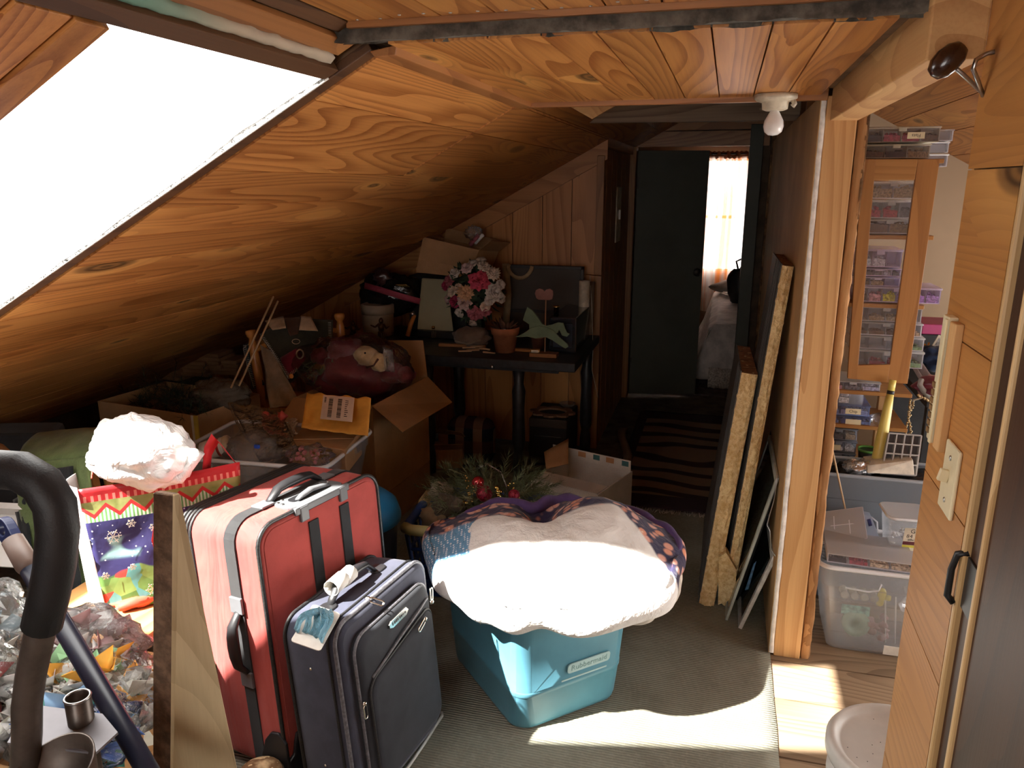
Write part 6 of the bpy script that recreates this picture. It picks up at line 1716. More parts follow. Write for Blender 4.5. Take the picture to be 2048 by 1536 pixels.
MB().tube([at(945,940,yc), at(975,928,yc), at(1003,945,yc-.05), at(1017,985,yc-.1)], .003, 6).build('clear_loop', M['tub'], wr)
for i, (px, py, rr_q, c, lab, nm) in enumerate(((868,1032,(.055,.05,.045),(.20,.13,.075),'brown plush animal in the near corner of the laundry basket','plush_toy'),(882,985,(.05,.05,.04),(.45,.38,.30),'cream plush toy in the far left corner of the basket','plush_toy'),(895,1012,(.06,.05,.04),(.08,.06,.045),'dark brown plush toy under the pine arrangement','plush_toy'))):
    q = PY(px, py, yc-.12+.22*(i == 1))
    o = thing(nm, lab, 'toy', tuple(q))
    MB().blob((0,0,0), rr_q, 60+i, .25, 2.5, 18, 12).build('body', fabric('plush%d' % i, c, 250, bump=1.5), o)
    MB().blob((rr_q[0]*.8, -.02, rr_q[2]*.4), (rr_q[0]*.45,)*3, 64+i, .15, 2, 14, 10).build('head', fabric('plushh%d' % i, tuple(min(1, k*1.2) for k in c), 250, bump=1.5), o)
p = PY(915, 1048, yc-.16)
oc = thing('wooden_block_toy', 'flat orange wooden toy piece at the basket rim near quilt', 'toy', tuple(p), 25)
MB().box(-.055,.05,-.02,.02,-.008,.008).box(-.02,.0,-.05,.02,-.008,.008).build('piece', plain('orange_wood', (.48,.25,.07), .6), oc, bevel=.003)
p = PY(893, 1025, yc-.14)
cc = thing('candy_cane', 'red and white striped ornament end in the basket', 'ornament', tuple(p))
for k in range(4): MB().tube([(-.02+.01*k,0,.01*math.sin(k)), (-.01+.01*k,0,.01*math.sin(k+1))], .009, 8).build('stripe', (M['white'], cols['pink'])[k % 2], cc)
# brown litter of scraps between basket and table
for i, (px, py, sx_q, sy_q, lab) in enumerate(((870,925,.12,.08,'dark cardboard scrap box lying behind the laundry basket'),(905,915,.09,.07,'small brown box in the shadow behind the basket'))):
    q = PZ(px, py, .05)
    o = thing('scrap_box', lab, 'box', (q.x, q.y+.1, .006), 20-30*i)
    MB().box(-sx_q, sx_q, -sy_q, sy_q, 0, .11+.05*i).build('body', M['card_dark'], o, bevel=.003)
    MB().add([(-sx_q,-sy_q,.115+.05*i),(sx_q,-sy_q,.115+.05*i),(sx_q,-sy_q-.05,.16+.05*i),(-sx_q,-sy_q-.05,.16+.05*i)], [(0,1,2,3)]).build('flap', M['card_dark'], o, solid=.003)
# white carton with open lid
zt = .26
A, B, C = PZ(1062,957,zt), PZ(1196,990,zt), PZ(1226,936,zt)
wbx, w, d, h = open_box('white_carton', 'white cardboard carton with open top behind the quilt', A, B, C, zt, .012, M['card_white'])
MB().box(w*.02, w*.96, d*.0, d*.30, h+.001, h+.004).build('front_flap', M['card_white'], wbx)
MB().box(w*.02, w*1.25, d-.008, d-.004, h, h+.05).build('rear_flap', M['card_white'], wbx)
for k, c in enumerate(((.05,.16,.17),(.55,.28,.13),(.05,.16,.17),(.55,.28,.13))):
    MB().box(w*(.05+.22*k), w*(.05+.22*k)+w*(.12 if k % 2 else .1), d-.0095, d-.0085, h+.02, h+.045).build('tape_print', plain('tape%d' % k, c, .5), wbx)
sheet([Matrix(wbx.matrix_basis) @ Vector(q) for q in ((w*.75,d*.55,h+.03),(w*.98,d*.35,h+.01),(w*1.18,d*.62,h+.05),(w*.98,d*.95,h+.10))], 4, 4, M['card'], 'inner_board', tag(bpy.data.objects.new('carton_insert', None), 'loose brown cardboard insert sticking up from the white carton', 'cardboard'), .002, solid=.004)
ins = bpy.data.objects['carton_insert']; COL.objects.link(ins)
MB().box(-.003,.0,d*.25,d*.5,h*.45,h*.62).build('hand_hole', M['black'], wbx)

# ---------------------------------------------------------------- right wall: insulation panels, frames
t = NT('foam'); t.set(rough=.95, spec=.1)
vec = t.coord()
n1 = t.noise(vec, 60, 4, .65); n2q = t.noise(vec, 9, 3)
c = t.mix(t.smooth(n1, .3, .7), (.72,.47,.20), (.95,.75,.42)); c = t.mix(t.math('MULTIPLY', t.smooth(n2q, .5, .75), .5), c, (.50,.25,.08))
t.l(c, t.b.inputs['Base Color']); t.bump(n1, 1.0, .012)
M['foam'] = t.m
t = NT('foil'); t.set(rough=.6, spec=.35)
vec = t.coord()
wv = t.n('TexWave'); wv.bands_direction = 'Y'; wv.inputs['Scale'].default_value = 6; wv.inputs['Distortion'].default_value = 2.5; t.l(t.coord((1,1,.15)), wv.inputs[0])
t.l(t.mix(t.math('MULTIPLY', wv.outputs['Fac'], t.noise(vec, 20, 4)), (.05,.045,.04), (.20,.18,.16)), t.b.inputs['Base Color'])
t.bump(t.noise(vec, 30, 3), .4, .004); M['foil'] = t.m
def panel(name, label, bl, tl, thick, dy, h_off=0):
    """slab leaning right; near edge from bl (bottom) to tl (top), runs back dy"""
    bl, tl = Vector(bl), Vector(tl); z = (tl-bl); L = z.length; z.normalize(); y = Vector((0,1,0)); y = (y - z*y.dot(z)).normalized(); x = y.cross(z)
    o = thing(name, label, 'panel', M=axes(bl, x, y, z))
    def near(u, v):
        q = .010*noise.noise(Vector((u*6, v*L*22, 1))) + .006*noise.noise(Vector((u*14, v*L*60, 4)))
        e = .004*noise.noise(Vector((0, v*L*40, 7 if u < .5 else 9)))
        return Vector((.004+(thick-.008)*u + e, -.006 + q - .010*math.sin(math.pi*u), L*v))
    MB().grid(near, 10, 160).build('foam_edge', M['foam'], o)
    MB().box(.004, thick-.002, .0, dy, .002, L-.001).build('foam_core', M['foam'], o)
    MB().box(0, .004, 0, dy, 0, L+.004).build('facing', M['foil'], o)
    for k in range(1, 5):
        MB().box(-.002, .0, .06*k, .06*k+.018, .0, L).build('batten', M['foil'], o)
    def topf(u, v): return Vector((.002+(thick-.004)*u, dy*v, L + .004*noise.noise(Vector((u*5, v*30, 3)))))
    MB().grid(topf, 4, 40).build('top_edge', plain('foam_top_'+name+str(len(COL.objects)), (.40,.17,.06), .9, var=.3, vs=30, bump=.8, bs=60, bd=.006), o)
    return o
panel('insulation_panel', 'shorter foam insulation panel with rough yellow edge leaning nearest the passage', PZ(1396,1204,.010), PY(1481,744,2.78), .062, .76)
panel('insulation_panel', 'taller foam insulation panel with rough orange edge leaning against the drywall', PZ(1441,1206,.010)+Vector((0,0,0)), PY(1562,530,2.74), .043, .50)
bkq = thing('foam_offcut', 'small wedge of foam at the foot of the taller insulation panel', 'offcut', (0,0,0))
pa = [PY(1436,1210,2.69), PY(1438,1115,2.69), PY(1452,1105,2.69), PY(1473,1140,2.69), PY(1470,1195,2.69)]
MB().add(pa+[p+Vector((.0,.05,0)) for p in pa], [(4,3,2,1,0),(5,6,7,8,9)]+[(i, (i+1) % 5, 5+(i+1) % 5, 5+i) for i in range(5)]).build('wedge', M['foam'], bkq)
M['frame_white'] = plain('frame_white', (.55,.54,.50), .5, var=.2, vs=30)
M['pic_glass'] = plain('pic_glass', (.035,.05,.05), .1, var=.3, coat=.5)
def lean_frame(label, b, tpt, dy, th, mats):
    b, tpt = Vector(b), Vector(tpt); z = tpt-b; L = z.length; z.normalize(); y = Vector((0,1,0)); y = (y-z*y.dot(z)).normalized(); x = y.cross(z)
    o = thing('picture_frame', label, 'picture frame', M=axes(b, x, y, z))
    w = .022
    for nm, q in (('frame_side', (0,th,0,w,0,L)), ('frame_side', (0,th,dy-w,dy,0,L)), ('frame_side', (0,th,w,dy-w,0,w)), ('frame_side', (0,th,w,dy-w,L-w,L))):
        MB().box(*q).build(nm, mats[0], o, bevel=.002)
    MB().box(th*.3, th*.6, w, dy-w, w, L-w).build('picture', mats[1], o)
    return o
lean_frame('white edged picture frame leaning low against the drywall, nearest the post', PZ(1476,1256,.010), PY(1546,1112,2.575), .45, .014, (M['frame_white'], M['pic_glass']))
lean_frame('taller thin pale picture frame leaning behind the white edged one', PZ(1450,1240,.010), PY(1553,955,2.62), .5, .010, (plain('frame_pale', (.42,.45,.40), .4, var=.2), M['pic_glass']))
lean_frame('dark framed picture leaning deepest in the stack behind the insulation panels', PZ(1447,1205,.010)+Vector((.045,.03,0)), PY(1556,945,2.70), .5, .012, (M['black'], M['pic_glass']))
cat = thing('blue_booklet', 'blue booklet with white print wedged between the leaning frames', 'booklet', (0,0,0))
sheet((PY(1507,1128,2.60), PY(1513,1122,2.60), PY(1497,1178,2.60), PY(1490,1180,2.60)), 2, 4, plain('booklet', (.04,.11,.22), .5, var=.4, vs=60), 'cover', cat, .001, solid=.003)
tag(MB().tube([PY(1554,948,2.56), PY(1552,975,2.56), PY(1548,1000,2.56), PY(1538,1035,2.55), PY(1534,1050,2.55), PY(1540,1062,2.54), PY(1541,1098,2.53), PY(1546,1105,2.53), PY(1556,1120,2.50)], .0022, 6).build('bare_wire', M['steel']), 'bent grey wire hanging over the tops of the leaning frames', 'wire')

# ---------------------------------------------------------------- bulb, hook, switch, notched strip
lx, ly = .108, 2.375
sk = thing('ceiling_bulb', 'white light bulb in a porcelain ceiling socket at the end of the flat ceiling', 'light', (lx, ly, HC))
MB().lathe([(.058,-.001),(.058,-.012),(.050,-.018),(.036,-.022),(.034,-.040),(.024,-.044),(0,-.044)], 26).build('socket', M['porcelain'], sk)
MB().lathe([(.011,-.040),(.0125,-.046),(.016,-.052),(.0255,-.070),(.0275,-.085),(.0235,-.100),(.013,-.108),(0,-.110)], 26).build('bulb', M['bulb'], sk)
MB().tube([(.045,-.01,-.015),(.05,-.012,-.028),(.045,-.01,-.034)], .007, 8).build('pull_switch', M['porcelain'], sk)
k0 = PX(1967, 187, .338); kn_ = PY(1895, 121, k0.y-.03)
hk = thing('coat_hook', 'wire coat hook with dark brown wooden knob on the near wall at upper right', 'hook', (0,0,0))
MB().tube([k0, k0+(kn_-k0)*.5, kn_], .0032, 8).build('wire', M['steel'], hk)
MB().tube([k0+Vector((0,0,-.003)), PY(1955,160,k0.y-.02), PY(1946,138,k0.y-.03), PY(1952,120,k0.y-.03), PY(1972,108,k0.y-.02), PX(1990,103,.338)], .0032, 8).build('upper_wire', M['steel'], hk)
kd = (PY(1918,100,kn_.y)-PY(1873,142,kn_.y)).normalized(); kx = kd.orthogonal().normalized()
MB().lathe([(0,-.027),(.010,-.024),(.0165,-.014),(.0185,0),(.0165,.014),(.010,.024),(0,.027)], 22, axes(kn_, kx, kd.cross(kx), kd)).build('knob', plain('knob_brown', (.035,.012,.006), .25, var=.2, coat=.3), hk)
p = PX(1903, 955, .338)
swp = thing('light_switch', 'cream light switch plate with toggle on the near pine wall', 'switch', (.338, 1.170, 1.137))
MB().box(-.0055, 0, -.033, .033, -.052, .052).build('plate', M['cream'], swp, bevel=.003)
MB().box(-.019, -.0055, -.004, .004, -.006, .012, RY(12)).build('toggle', M['cream'], swp, bevel=.001)
b_ = MB()
for z in (-.032, .032): b_.lathe([(.004,0),(.004,.0012),(0,.0018)], 10, axes((-.0055,0,z), (0,1,0), (0,0,1), (-1,0,0)))
o = b_.build('screws', M['steel'], swp); o['kind'] = 'stuff'
ns_ = thing('notched_strip', 'cream plastic strip with a row of notches fixed to the wall edge above the switch', 'strip', (.338, 1.268, 1.165))
b_ = MB().box(-.014, 0, -.020, .010, 0, .195).build('strip', M['cream'], ns_, bevel=.002)
MB().box(-.017, -.014, -.022, -.012, .0, .192).build('lip', plain('cream_light', (.80,.70,.44), .35), ns_, bevel=.001)
for k in range(7): MB().box(-.017, -.012, -.008, .006, .012+.012*k, .020+.012*k).build('notch', plain('notch_brown', (.22,.12,.04), .6) if k == 0 else bpy.data.materials['notch_brown'], ns_)
MB().box(-.012, 0, -.052, -.022, -.004, .19).build('backing', M['stud'], ns_, bevel=.002)
# ================================================================ RIGHT ROOM
M['oak'] = wood('oak', (.36,.165,.05), (.24,.10,.028), knot=0, rough=.45, axis=2, ring=3, var=.2)
M['oak_x'] = wood('oak_x', (.42,.20,.06), (.28,.12,.034), knot=0, rough=.45, axis=0, ring=3, var=.1)
YS = 3.10
su = thing('shelf_unit', 'tall wooden shelf unit packed with bead boxes in the right room', 'shelf', (0,0,0))
zs = [PY(1725,318,YS).z, PY(1785,470,YS).z, PY(1780,608,YS).z, PY(1770,758,YS).z, PY(1740,783,YS).z, PY(1740,852,YS).z, PY(1720,931,YS).z]
XA, XB = .40, .72
for k, z in enumerate(zs):
    if k == 3: continue
    MB().box(XA, XB, YS, YS+.28, z-.016, z-.001).build('shelf_board', M['oak_x'], su, bevel=.002)
MB().box(XA-.02, XA, YS-.01, YS+.29, .004, zs[0]+.0).build('side', M['oak'], su)
MB().box(.655, .69, YS+.25, YS+.285, .004, zs[3]).build('upright', M['stud'], su, bevel=.003)
MB().box(XA, XB-.12, YS+.285, YS+.295, zs[1], zs[0]).build('back', M['oak_x'], su)
# glazed cabinet door hung open in front
YD = 3.055
dr = thing('glazed_door', 'oak framed cabinet door with clear glass in front of the bead boxes', 'cabinet door', (0,0,0))
o4 = [PY(1725,318,YD), PY(1880,318,YD), PY(1815,768,YD), PY(1695,757,YD)]
i4 = [PY(1743,360,YD), PY(1827,360,YD), PY(1777,729,YD), PY(1706,731,YD)]
oTL, oTR, oBR, oBL = o4; iTL, iTR, iBR, iBL = i4
def quad_slab(q, name, mat, par, th=.018):
    q = [Vector(p) for p in q]; cx = sum(q, Vector())/4
    b = MB().add([p-cx for p in q]+[p-cx+Vector((0,th,0)) for p in q], [(3,2,1,0),(4,5,6,7),(0,1,5,4),(1,2,6,5),(2,3,7,6),(3,0,4,7)])
    return b.build(name, mat, par, bevel=.0015, loc=cx)
lerp = lambda a, b, f: a*(1-f)+b*f
tl_ = Vector((iTL.x, YD, oTL.z)); 
quad_slab((oTL, PY(1752,318,YD), PY(1714,759,YD), oBL), 'stile', M['oak'], dr)
quad_slab((PY(1836,318,YD), oTR, oBR, PY(1775,765,YD)), 'stile', M['oak'], dr)
quad_slab((PY(1752,318,YD), PY(1836,318,YD), PY(1827,360,YD)+Vector((.004,0,0)), PY(1747,360,YD)), 'rail', M['oak_x'], dr)
quad_slab((PY(1712,731,YD), PY(1781,729,YD), PY(1775,765,YD), PY(1714,759,YD)), 'rail', M['oak_x'], dr)
quad_slab((iTL+Vector((-.008,.006,0)), iTR+Vector((.01,.006,0)), iBR+Vector((.01,.006,0)), iBL+Vector((-.008,.006,0))), 'glass_pane', M['glass'], dr, .003)

M['tray_front'] = film('tray_front', c=(.95,.95,1), clear=.93, rough=.15, crinkle=3, bs=.06, gloss=.25)
BACK = {'bead_tray': plain('tray_white', (.78,.79,.82), .35, var=.03), 'bead_tray_lilac': plain('tray_lilac', (.72,.62,.88), .35, var=.04), 'bead_tray_blue': plain('tray_blue', (.25,.38,.72), .35, var=.04), 'bead_tray_cream': plain('tray_cream', (.62,.56,.42), .4, var=.06)}
BEAD = {}
def bcol(c):
    k = tuple(round(x, 2) for x in c)
    if k not in BEAD: BEAD[k] = plain('beads_%d' % len(BEAD), c, .35, var=.5, vs=160)
    return BEAD[k]
def bead_box(label, x0, x1, y0, y1, z0, z1, mat, cells=4, cols_=((.5,.3,.2),), latch=True, fill=.55, group=None, lid=True, name='bead_box', lab=None):
    o = thing(name, label, 'box', ((x0+x1)/2, y0, z0), group=group)
    w, d, h = x1-x0, y1-y0, z1-z0; th = .003
    b = MB()
    b.box(-w/2, w/2, d-th, d, 0, h*.86).box(-w/2, -w/2+th, th, d-th, 0, h*.86).box(w/2-th, w/2, th, d-th, 0, h*.86).box(-w/2+th, w/2-th, th, d-th, 0, th)
    b.build('tray', BACK.get(mat.name, mat), o)
    MB().box(-w/2, w/2, 0, th, 0, h*.86).build('front', M['tray_front'], o)
    b = MB()
    for k in range(1, cells):
        x = -w/2 + w*k/cells; b.box(x-.001, x+.001, th, d-th, th, h*.82)
    b.box(-w/2+th, w/2-th, d*.5-.001, d*.5+.001, th, h*.82)
    b.build('dividers', mat, o)
    if lid:
        MB().box(-w/2-.003, w/2+.003, -.003, d+.003, h*.86+.0005, h).build('lid', mat, o, bevel=.002)
    if latch:
        MB().box(-.013, .013, -.008, -.0035, h*.7, h*.98).build('latch', mat, o, bevel=.002)
    r_ = random.Random(len(COL.objects))
    for k in range(cells):
        c = cols_[k % len(cols_)]
        if c is None: continue
        b = MB(); xa = -w/2 + w*k/cells; cw = w/cells
        def fn(u, v): return Vector((xa+.004+(cw-.008)*u, .005+(d*.45)*v, th + h*fill*(.55+.45*noise.noise(Vector((u*3+k, v*3, z0*9)))) ))
        b.grid(fn, 6, 4)
        b.add([(xa+.004,.0045,th),(xa+cw-.004,.0045,th),(xa+cw-.004,.0045,th+h*fill*.7),(xa+.004,.0045,th+h*fill*.8)], [(0,1,2,3)])
        for _ in range(7):
            b.blob((xa+cw*r_.uniform(.2,.8), r_.uniform(.01, d*.3), th+h*fill*r_.uniform(.6,1)), (.006,.006,.005), 0, 0, 1, 6, 4)
        ob = b.build('beads', bcol(c), o); ob['kind'] = 'stuff'
    if lab:
        M_ = axes((lab[1], -.0045, h*.42), (1,0,0), (0,0,1), (0,-1,0))
        lb_ = MB().box(-.028, .028, -.011, .011, 0, .0008, M_).build('label', M['cream'], o)
        if lab[0]: text_mesh(lab[0], .016, M['black'], o, M_ @ T(0,0,.001) @ RZ(lab[2]), .0002)
    return o
def px_box(label, xl, xr, yt, yb, mat, depth=.17, Y=None, **k):
    Y = Y or YS+.012
    a, b = PY(xl, yb, Y), PY(xr, yt, Y)
    m_ = (PY((xl+xr)/2, yt, Y).z, PY((xl+xr)/2, yb, Y).z)
    return bead_box(label, a.x, b.x, Y, Y+depth, m_[1]+.001, m_[0]-.0005, mat, **k)
G_ = 'bead boxes on the shelf unit'
br, rd, gy, tn_, pk_c, gn, yl, pu, wt_, dk = (.13,.08,.05), (.42,.06,.09), (.16,.16,.18), (.40,.30,.18), (.62,.30,.36), (.16,.32,.14), (.78,.62,.05), (.40,.22,.58), (.7,.7,.7), (.05,.045,.05)
px_box('cream bead box with a handwritten label lying topmost on the shelf unit', 1728, 1882, 253, 285, M['bead_tray_cream'], cells=4, cols_=(dk, rd, rd, br), lab=('Flats', .045, 180), latch=True, group=G_)
px_box('cream bead box directly under the labelled top one on the shelf unit', 1724, 1862, 288, 317, M['bead_tray_cream'], cells=3, cols_=(br, dk, tn_), group=G_)
for i, (a, b, c, d, l) in enumerate(((1872,1908,259,283,'white plastic box end sticking out rightmost beside the labelled box'),(1862,1899,284,306,'white plastic box second down at the right of the top stack'),(1860,1897,308,334,'white plastic box lowest at the right end of the top stack'))):
    px_box(l, a-70, b, c, d, M['tub_rim'] if i else M['bead_tray'], Y=YS+.20, depth=.07, cells=2, cols_=(None, None), group=G_)
px_box('bead box of tan coils highest behind the door glass', 1735, 1840, 362, 398, M['bead_tray'], cells=2, cols_=(tn_, tn_), fill=.7, group=G_)
px_box('bead box with red and grey beads behind the door glass', 1730, 1835, 400, 437, M['bead_tray'], cells=3, cols_=(rd, rd, gy), group=G_)
px_box('bead box of brown crystals on the first glazed shelf', 1726, 1832, 439, 468, M['bead_tray'], cells=2, cols_=(br, (.22,.15,.08)), fill=.8, group=G_)
px_box('lilac divided box with blue panels behind the glass on second shelf', 1715, 1806, 498, 535, M['bead_tray_lilac'], cells=3, cols_=((.55,.62,.85), (.6,.6,.85), None), group=G_)
px_box('lilac box of small silver beads in the middle of second shelf', 1712, 1803, 537, 553, M['bead_tray_lilac'], cells=5, cols_=(gy, gy, gy, (.4,.38,.5), gy), group=G_)
px_box('clear box with dark and gold beads on second shelf', 1710, 1801, 554, 573, M['bead_tray_lilac'], cells=3, cols_=(dk, tn_, None), fill=.6, group=G_)
px_box('pink tinted box with yellow and purple beads sticking out past the door', 1706, 1884, 574, 606, M['bead_tray_lilac'], cells=6, cols_=(dk, pk_c, yl, pu, pu, pu), fill=.6, group=G_)
for i, (yt, yb, xr, c, l) in enumerate(((613,644,1846,(None,tn_,None),'clear bead box uppermost on the third shelf'),(645,672,1846,(br,br,tn_),'clear bead box of bronze parts second down on third shelf'),(673,700,1850,(None,None,gn),'clear bead box third down on the third shelf'),(701,735,1849,(None,rd,gn),'clear bead box with green beads lowest on the third shelf'))):
    px_box(l, 1700, xr, yt, yb, M['bead_tray'], cells=4, cols_=(c[0], c[1], c[1], c[2]), group=G_, fill=.35)
px_box('clear snap box with lilac beads below the glazed door', 1650, 1762, 763, 782, M['bead_tray'], cells=3, cols_=(pk_c, gy, (.45,.42,.55)), group=G_)
px_box('grey topped box of white pearls on the fourth shelf', 1650, 1728, 783, 808, M['tub'], cells=3, cols_=(wt_, wt_, None), fill=.6, Y=YS+.02, group=G_)
px_box('blue bead box with a cream label, upper of two on fourth shelf', 1650, 1741, 809, 831, M['bead_tray_blue'], cells=3, cols_=((.2,.3,.6), (.3,.35,.6), (.2,.25,.5)), lab=('Chip', .02, 0), latch=False, group=G_)
px_box('blue bead box with a cream label, lower of two on fourth shelf', 1648, 1743, 832, 851, M['bead_tray_blue'], cells=3, cols_=((.12,.18,.45), (.15,.2,.5), (.12,.18,.45)), lab=('', .02, 0), latch=False, group=G_)
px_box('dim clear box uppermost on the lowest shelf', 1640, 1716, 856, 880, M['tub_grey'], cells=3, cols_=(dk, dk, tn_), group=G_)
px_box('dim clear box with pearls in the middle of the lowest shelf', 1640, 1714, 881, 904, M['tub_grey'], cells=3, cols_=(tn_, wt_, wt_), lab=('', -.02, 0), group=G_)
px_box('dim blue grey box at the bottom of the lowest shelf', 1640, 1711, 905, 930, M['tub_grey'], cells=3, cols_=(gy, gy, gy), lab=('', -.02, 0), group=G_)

# yellow bat, tray, wedge, pot, bag
bt0, bt1 = PY(1752,936,2.97), PY(1786,760,3.03)
d_ = bt1-bt0; L = d_.length; z = d_.normalized(); x = z.orthogonal().normalized()
bat = thing('toy_bat', 'yellow plastic toy bat leaning in front of the shelf unit', 'bat', M=axes(bt0, x, z.cross(x), z))
MB().lathe([(.020,0),(.022,.01),(.021,L*.3),(.016,L*.7),(.0125,L*.84)], 20).build('barrel', plain('bat_yellow', (.72,.60,.16), .35, var=.06), bat)
MB().lathe([(.0128,L*.84),(.0128,L*.88)], 20).build('black_band', M['black'], bat)
MB().lathe([(.0125,L*.88),(.0120,L),(0,L)], 20).build('grip', bpy.data.materials['bat_yellow'], bat)
org = thing('divided_tray', 'grey sixteen compartment tray standing upright beside the yellow bat', 'tray', (0,0,0))
q = [PY(1775,868,2.99), PY(1839,873,2.99), PY(1828,952,2.93), PY(1760,947,2.93)]
ex = (q[1]-q[0]); ey = (q[3]-q[0]); en = ex.cross(ey).normalized()*.03
if en.y > 0: en = -en
b_ = MB()
def bar(a, b, dv, w=.0025):
    a, b = Vector(a), Vector(b); t_ = (b-a).normalized(); s_ = t_.cross(dv.normalized())*w
    b_.add([a-s_, b-s_, b+s_, a+s_, a-s_+dv, b-s_+dv, b+s_+dv, a+s_+dv], [(0,1,2,3),(7,6,5,4),(0,4,5,1),(1,5,6,2),(2,6,7,3),(3,7,4,0)])
for k in range(5):
    f = k/4
    bar(lerp(q[0], q[1], f), lerp(q[3], q[2], f), en); bar(lerp(q[0], q[3], f), lerp(q[1], q[2], f), en)
b_.build('dividers', plain('tray_grey', (.40,.39,.38), .4, var=.05), org)
MB().add([q[0], q[1], q[2], q[3]], [(0,1,2,3)]).build('back', plain('tray_back', (.17,.16,.17), .5), org, solid=.002)
wd = thing('ribbed_bin', 'white ribbed plastic drawer lying across the rear grey tote', 'bin', (0,0,0))
q = [PY(1735,931,2.90), PY(1826,920,2.90), PY(1829,950,2.88), PY(1735,946,2.88)]
quad_slab(q, 'drawer', plain('drawer_white', (.72,.68,.58), .5, var=.15, vs=30), wd, .10)
gp = thing('green_cup', 'dark cup with green rim on the lowest shelf behind the bat', 'cup', tuple(PY(1733,925,3.12)))
gp.location.z = zs[6]+.001
MB().lathe([(0,0),(.03,0),(.036,.06)], 20).build('cup', M['black'], gp); MB().lathe([(.037,.055),(.038,.066),(.034,.066),(.032,.05),(0,.048)], 20).build('green_rim', plain('cup_green', (.10,.25,.05), .4), gp)
fs_ = thing('foil_scraps', 'crumpled silver wrap scraps in the top of the rear tote', 'wrap', (0,0,0))
p = PY(1715,935,2.93); MB().blob(tuple(p), (.05,.035,.03), 71, .4, 3.5, 24, 14).build('foil', plain('foil_silver', (.55,.55,.56), .25, metal=.8, bump=1, bs=40, bd=.01), fs_)
dkb = thing('black_bag', 'black crumpled bag filling the rear grey tote', 'bag', (0,0,0))
MB().blob((.64, 3.0, .455), (.21,.085,.07), 73, .25, 3, 30, 18).build('body', M['bag_gloss'], dkb)
pbg = thing('plastic_pouch', 'small clear pouch behind the bat on the fourth shelf', 'pouch', tuple(PY(1758,842,3.14)))
MB().blob((0,0,0), (.035,.04,.03), 75, .25, 3, 20, 12).build('film', M['film_milky'], pbg)

# totes in the doorway
gt_ = thing('grey_tote', 'large translucent grey tote behind the front clear tote', 'tote', (.65, 2.965, .012))
tub_shell(.46, .17, .52, .20, .50, .03, .035, .004, [(0,0),(.05,.05),(.82,.8),(.83,1.0),(1,1)]).build('tub', M['tub_grey'], gt_)
MB().tube([(p[0]-.26, p[1]-.10, .505) for p in rrect(.52, .20, .035, 5)], .007, 6, closed=True).build('rim', plain('rim_grey', (.36,.40,.45), .35), gt_)
ft = thing('clear_tote', 'clear plastic tote of craft bits standing in the right doorway', 'tote', (.66, 2.66, .006))
tub_shell(.46, .235, .57, .33, .325, .03, .04, .004, [(0,0),(.03,.04),(.75,.75),(.77,.9),(1,1)]).build('tub', M['tub'], ft)
MB().tube([(p[0]-.289, p[1]-.169, .322) for p in rrect(.578, .338, .045, 6)], .009, 6, closed=True, flat=.8).build('rim', M['tub_rim'], ft)
MB().box(-.06, -.005, -.1445, -.142, .04, .075, RX(8)).build('paper_label', M['paper'], ft)
MB().tube([(-.20,-.156,.25), (-.13,-.156,.245), (-.10,-.158,.255), (-.095,-.162,.28)], .003, 6).build('moulded_line', M['tub_rim'], ft)
def inside(name, label, cat, fn, mat, part='body'):
    o = thing(name, label, cat, (0,0,0)); b = MB(); fn(b); ob = b.build(part, mat, o); return o
spm = plain('spool', (.42,.42,.36), .5, var=.2)
for k in range(4):
    tag(MB().lathe([(.008,-.022),(.014,-.022),(.014,-.018),(.011,-.016),(.011,.016),(.014,.018),(.014,.022),(.008,.022)], 12, RX(90)).build('thread_spool', spm, loc=(.47+.031*k, 2.580, .20)), ('leftmost','second','third','rightmost')[k] + ' pale thread spool of the row inside the clear tote', 'spool', 'thread spools in the clear tote')
inside('yellow_bottle', 'small yellow bottle lying inside the clear tote', 'bottle', lambda b: (b.lathe([(.011,-.03),(.013,-.02),(.013,.03),(.008,.04)], 12, T(.585,2.57,.20) @ RX(20)), b.lathe([(.010,0),(.010,.012)], 12, T(.605,2.565,.20))), plain('yellow_b', (.68,.60,.12), .4))
inside('green_ribbon', 'pale green ribbon roll low inside the clear tote', 'ribbon', lambda b: b.lathe([(.045,-.008),(.045,.008),(.02,.008),(.02,-.008)], 24, T(.52,2.585,.085) @ RX(78)), plain('rib_green', (.35,.52,.42), .6))
inside('white_net_bag', 'white netted bag at the right inside the clear tote', 'bag', lambda b: b.blob((.72,2.59,.20), (.06,.04,.08), 81, .3, 3, 22, 14), M['film_milky'])
inside('pink_scraps', 'pink and white scraps at the bottom of the clear tote', 'scraps', lambda b: [b.blob((.57+rnd.uniform(-.04,.05), 2.60+rnd.uniform(-.03,.03), .07+rnd.uniform(-.03,.03)), (.015,.008,.012), k, .4, 3, 8, 6) for k in range(14)], plain('pinkscrap', (.55,.38,.38), .6, var=.4))
for k in range(5):
    tag(MB().tube([(0,0,0), (-.02+.005*k, .01, .19-.02*(k % 2))], .0025, 5).build('white_stick', M['white'], loc=(.62+.03*k, 2.58, .03)), ('leftmost','second','middle','fourth','rightmost')[k] + ' thin white plastic stick standing inside the clear tote', 'stick', 'white sticks in the clear tote')
inside('teal_card', 'teal patterned card strip inside the clear tote', 'card', lambda b: b.box(.47,.56,2.585,2.588,.115,.15), plain('tealcard', (.25,.50,.46), .6, var=.4, vs=60))
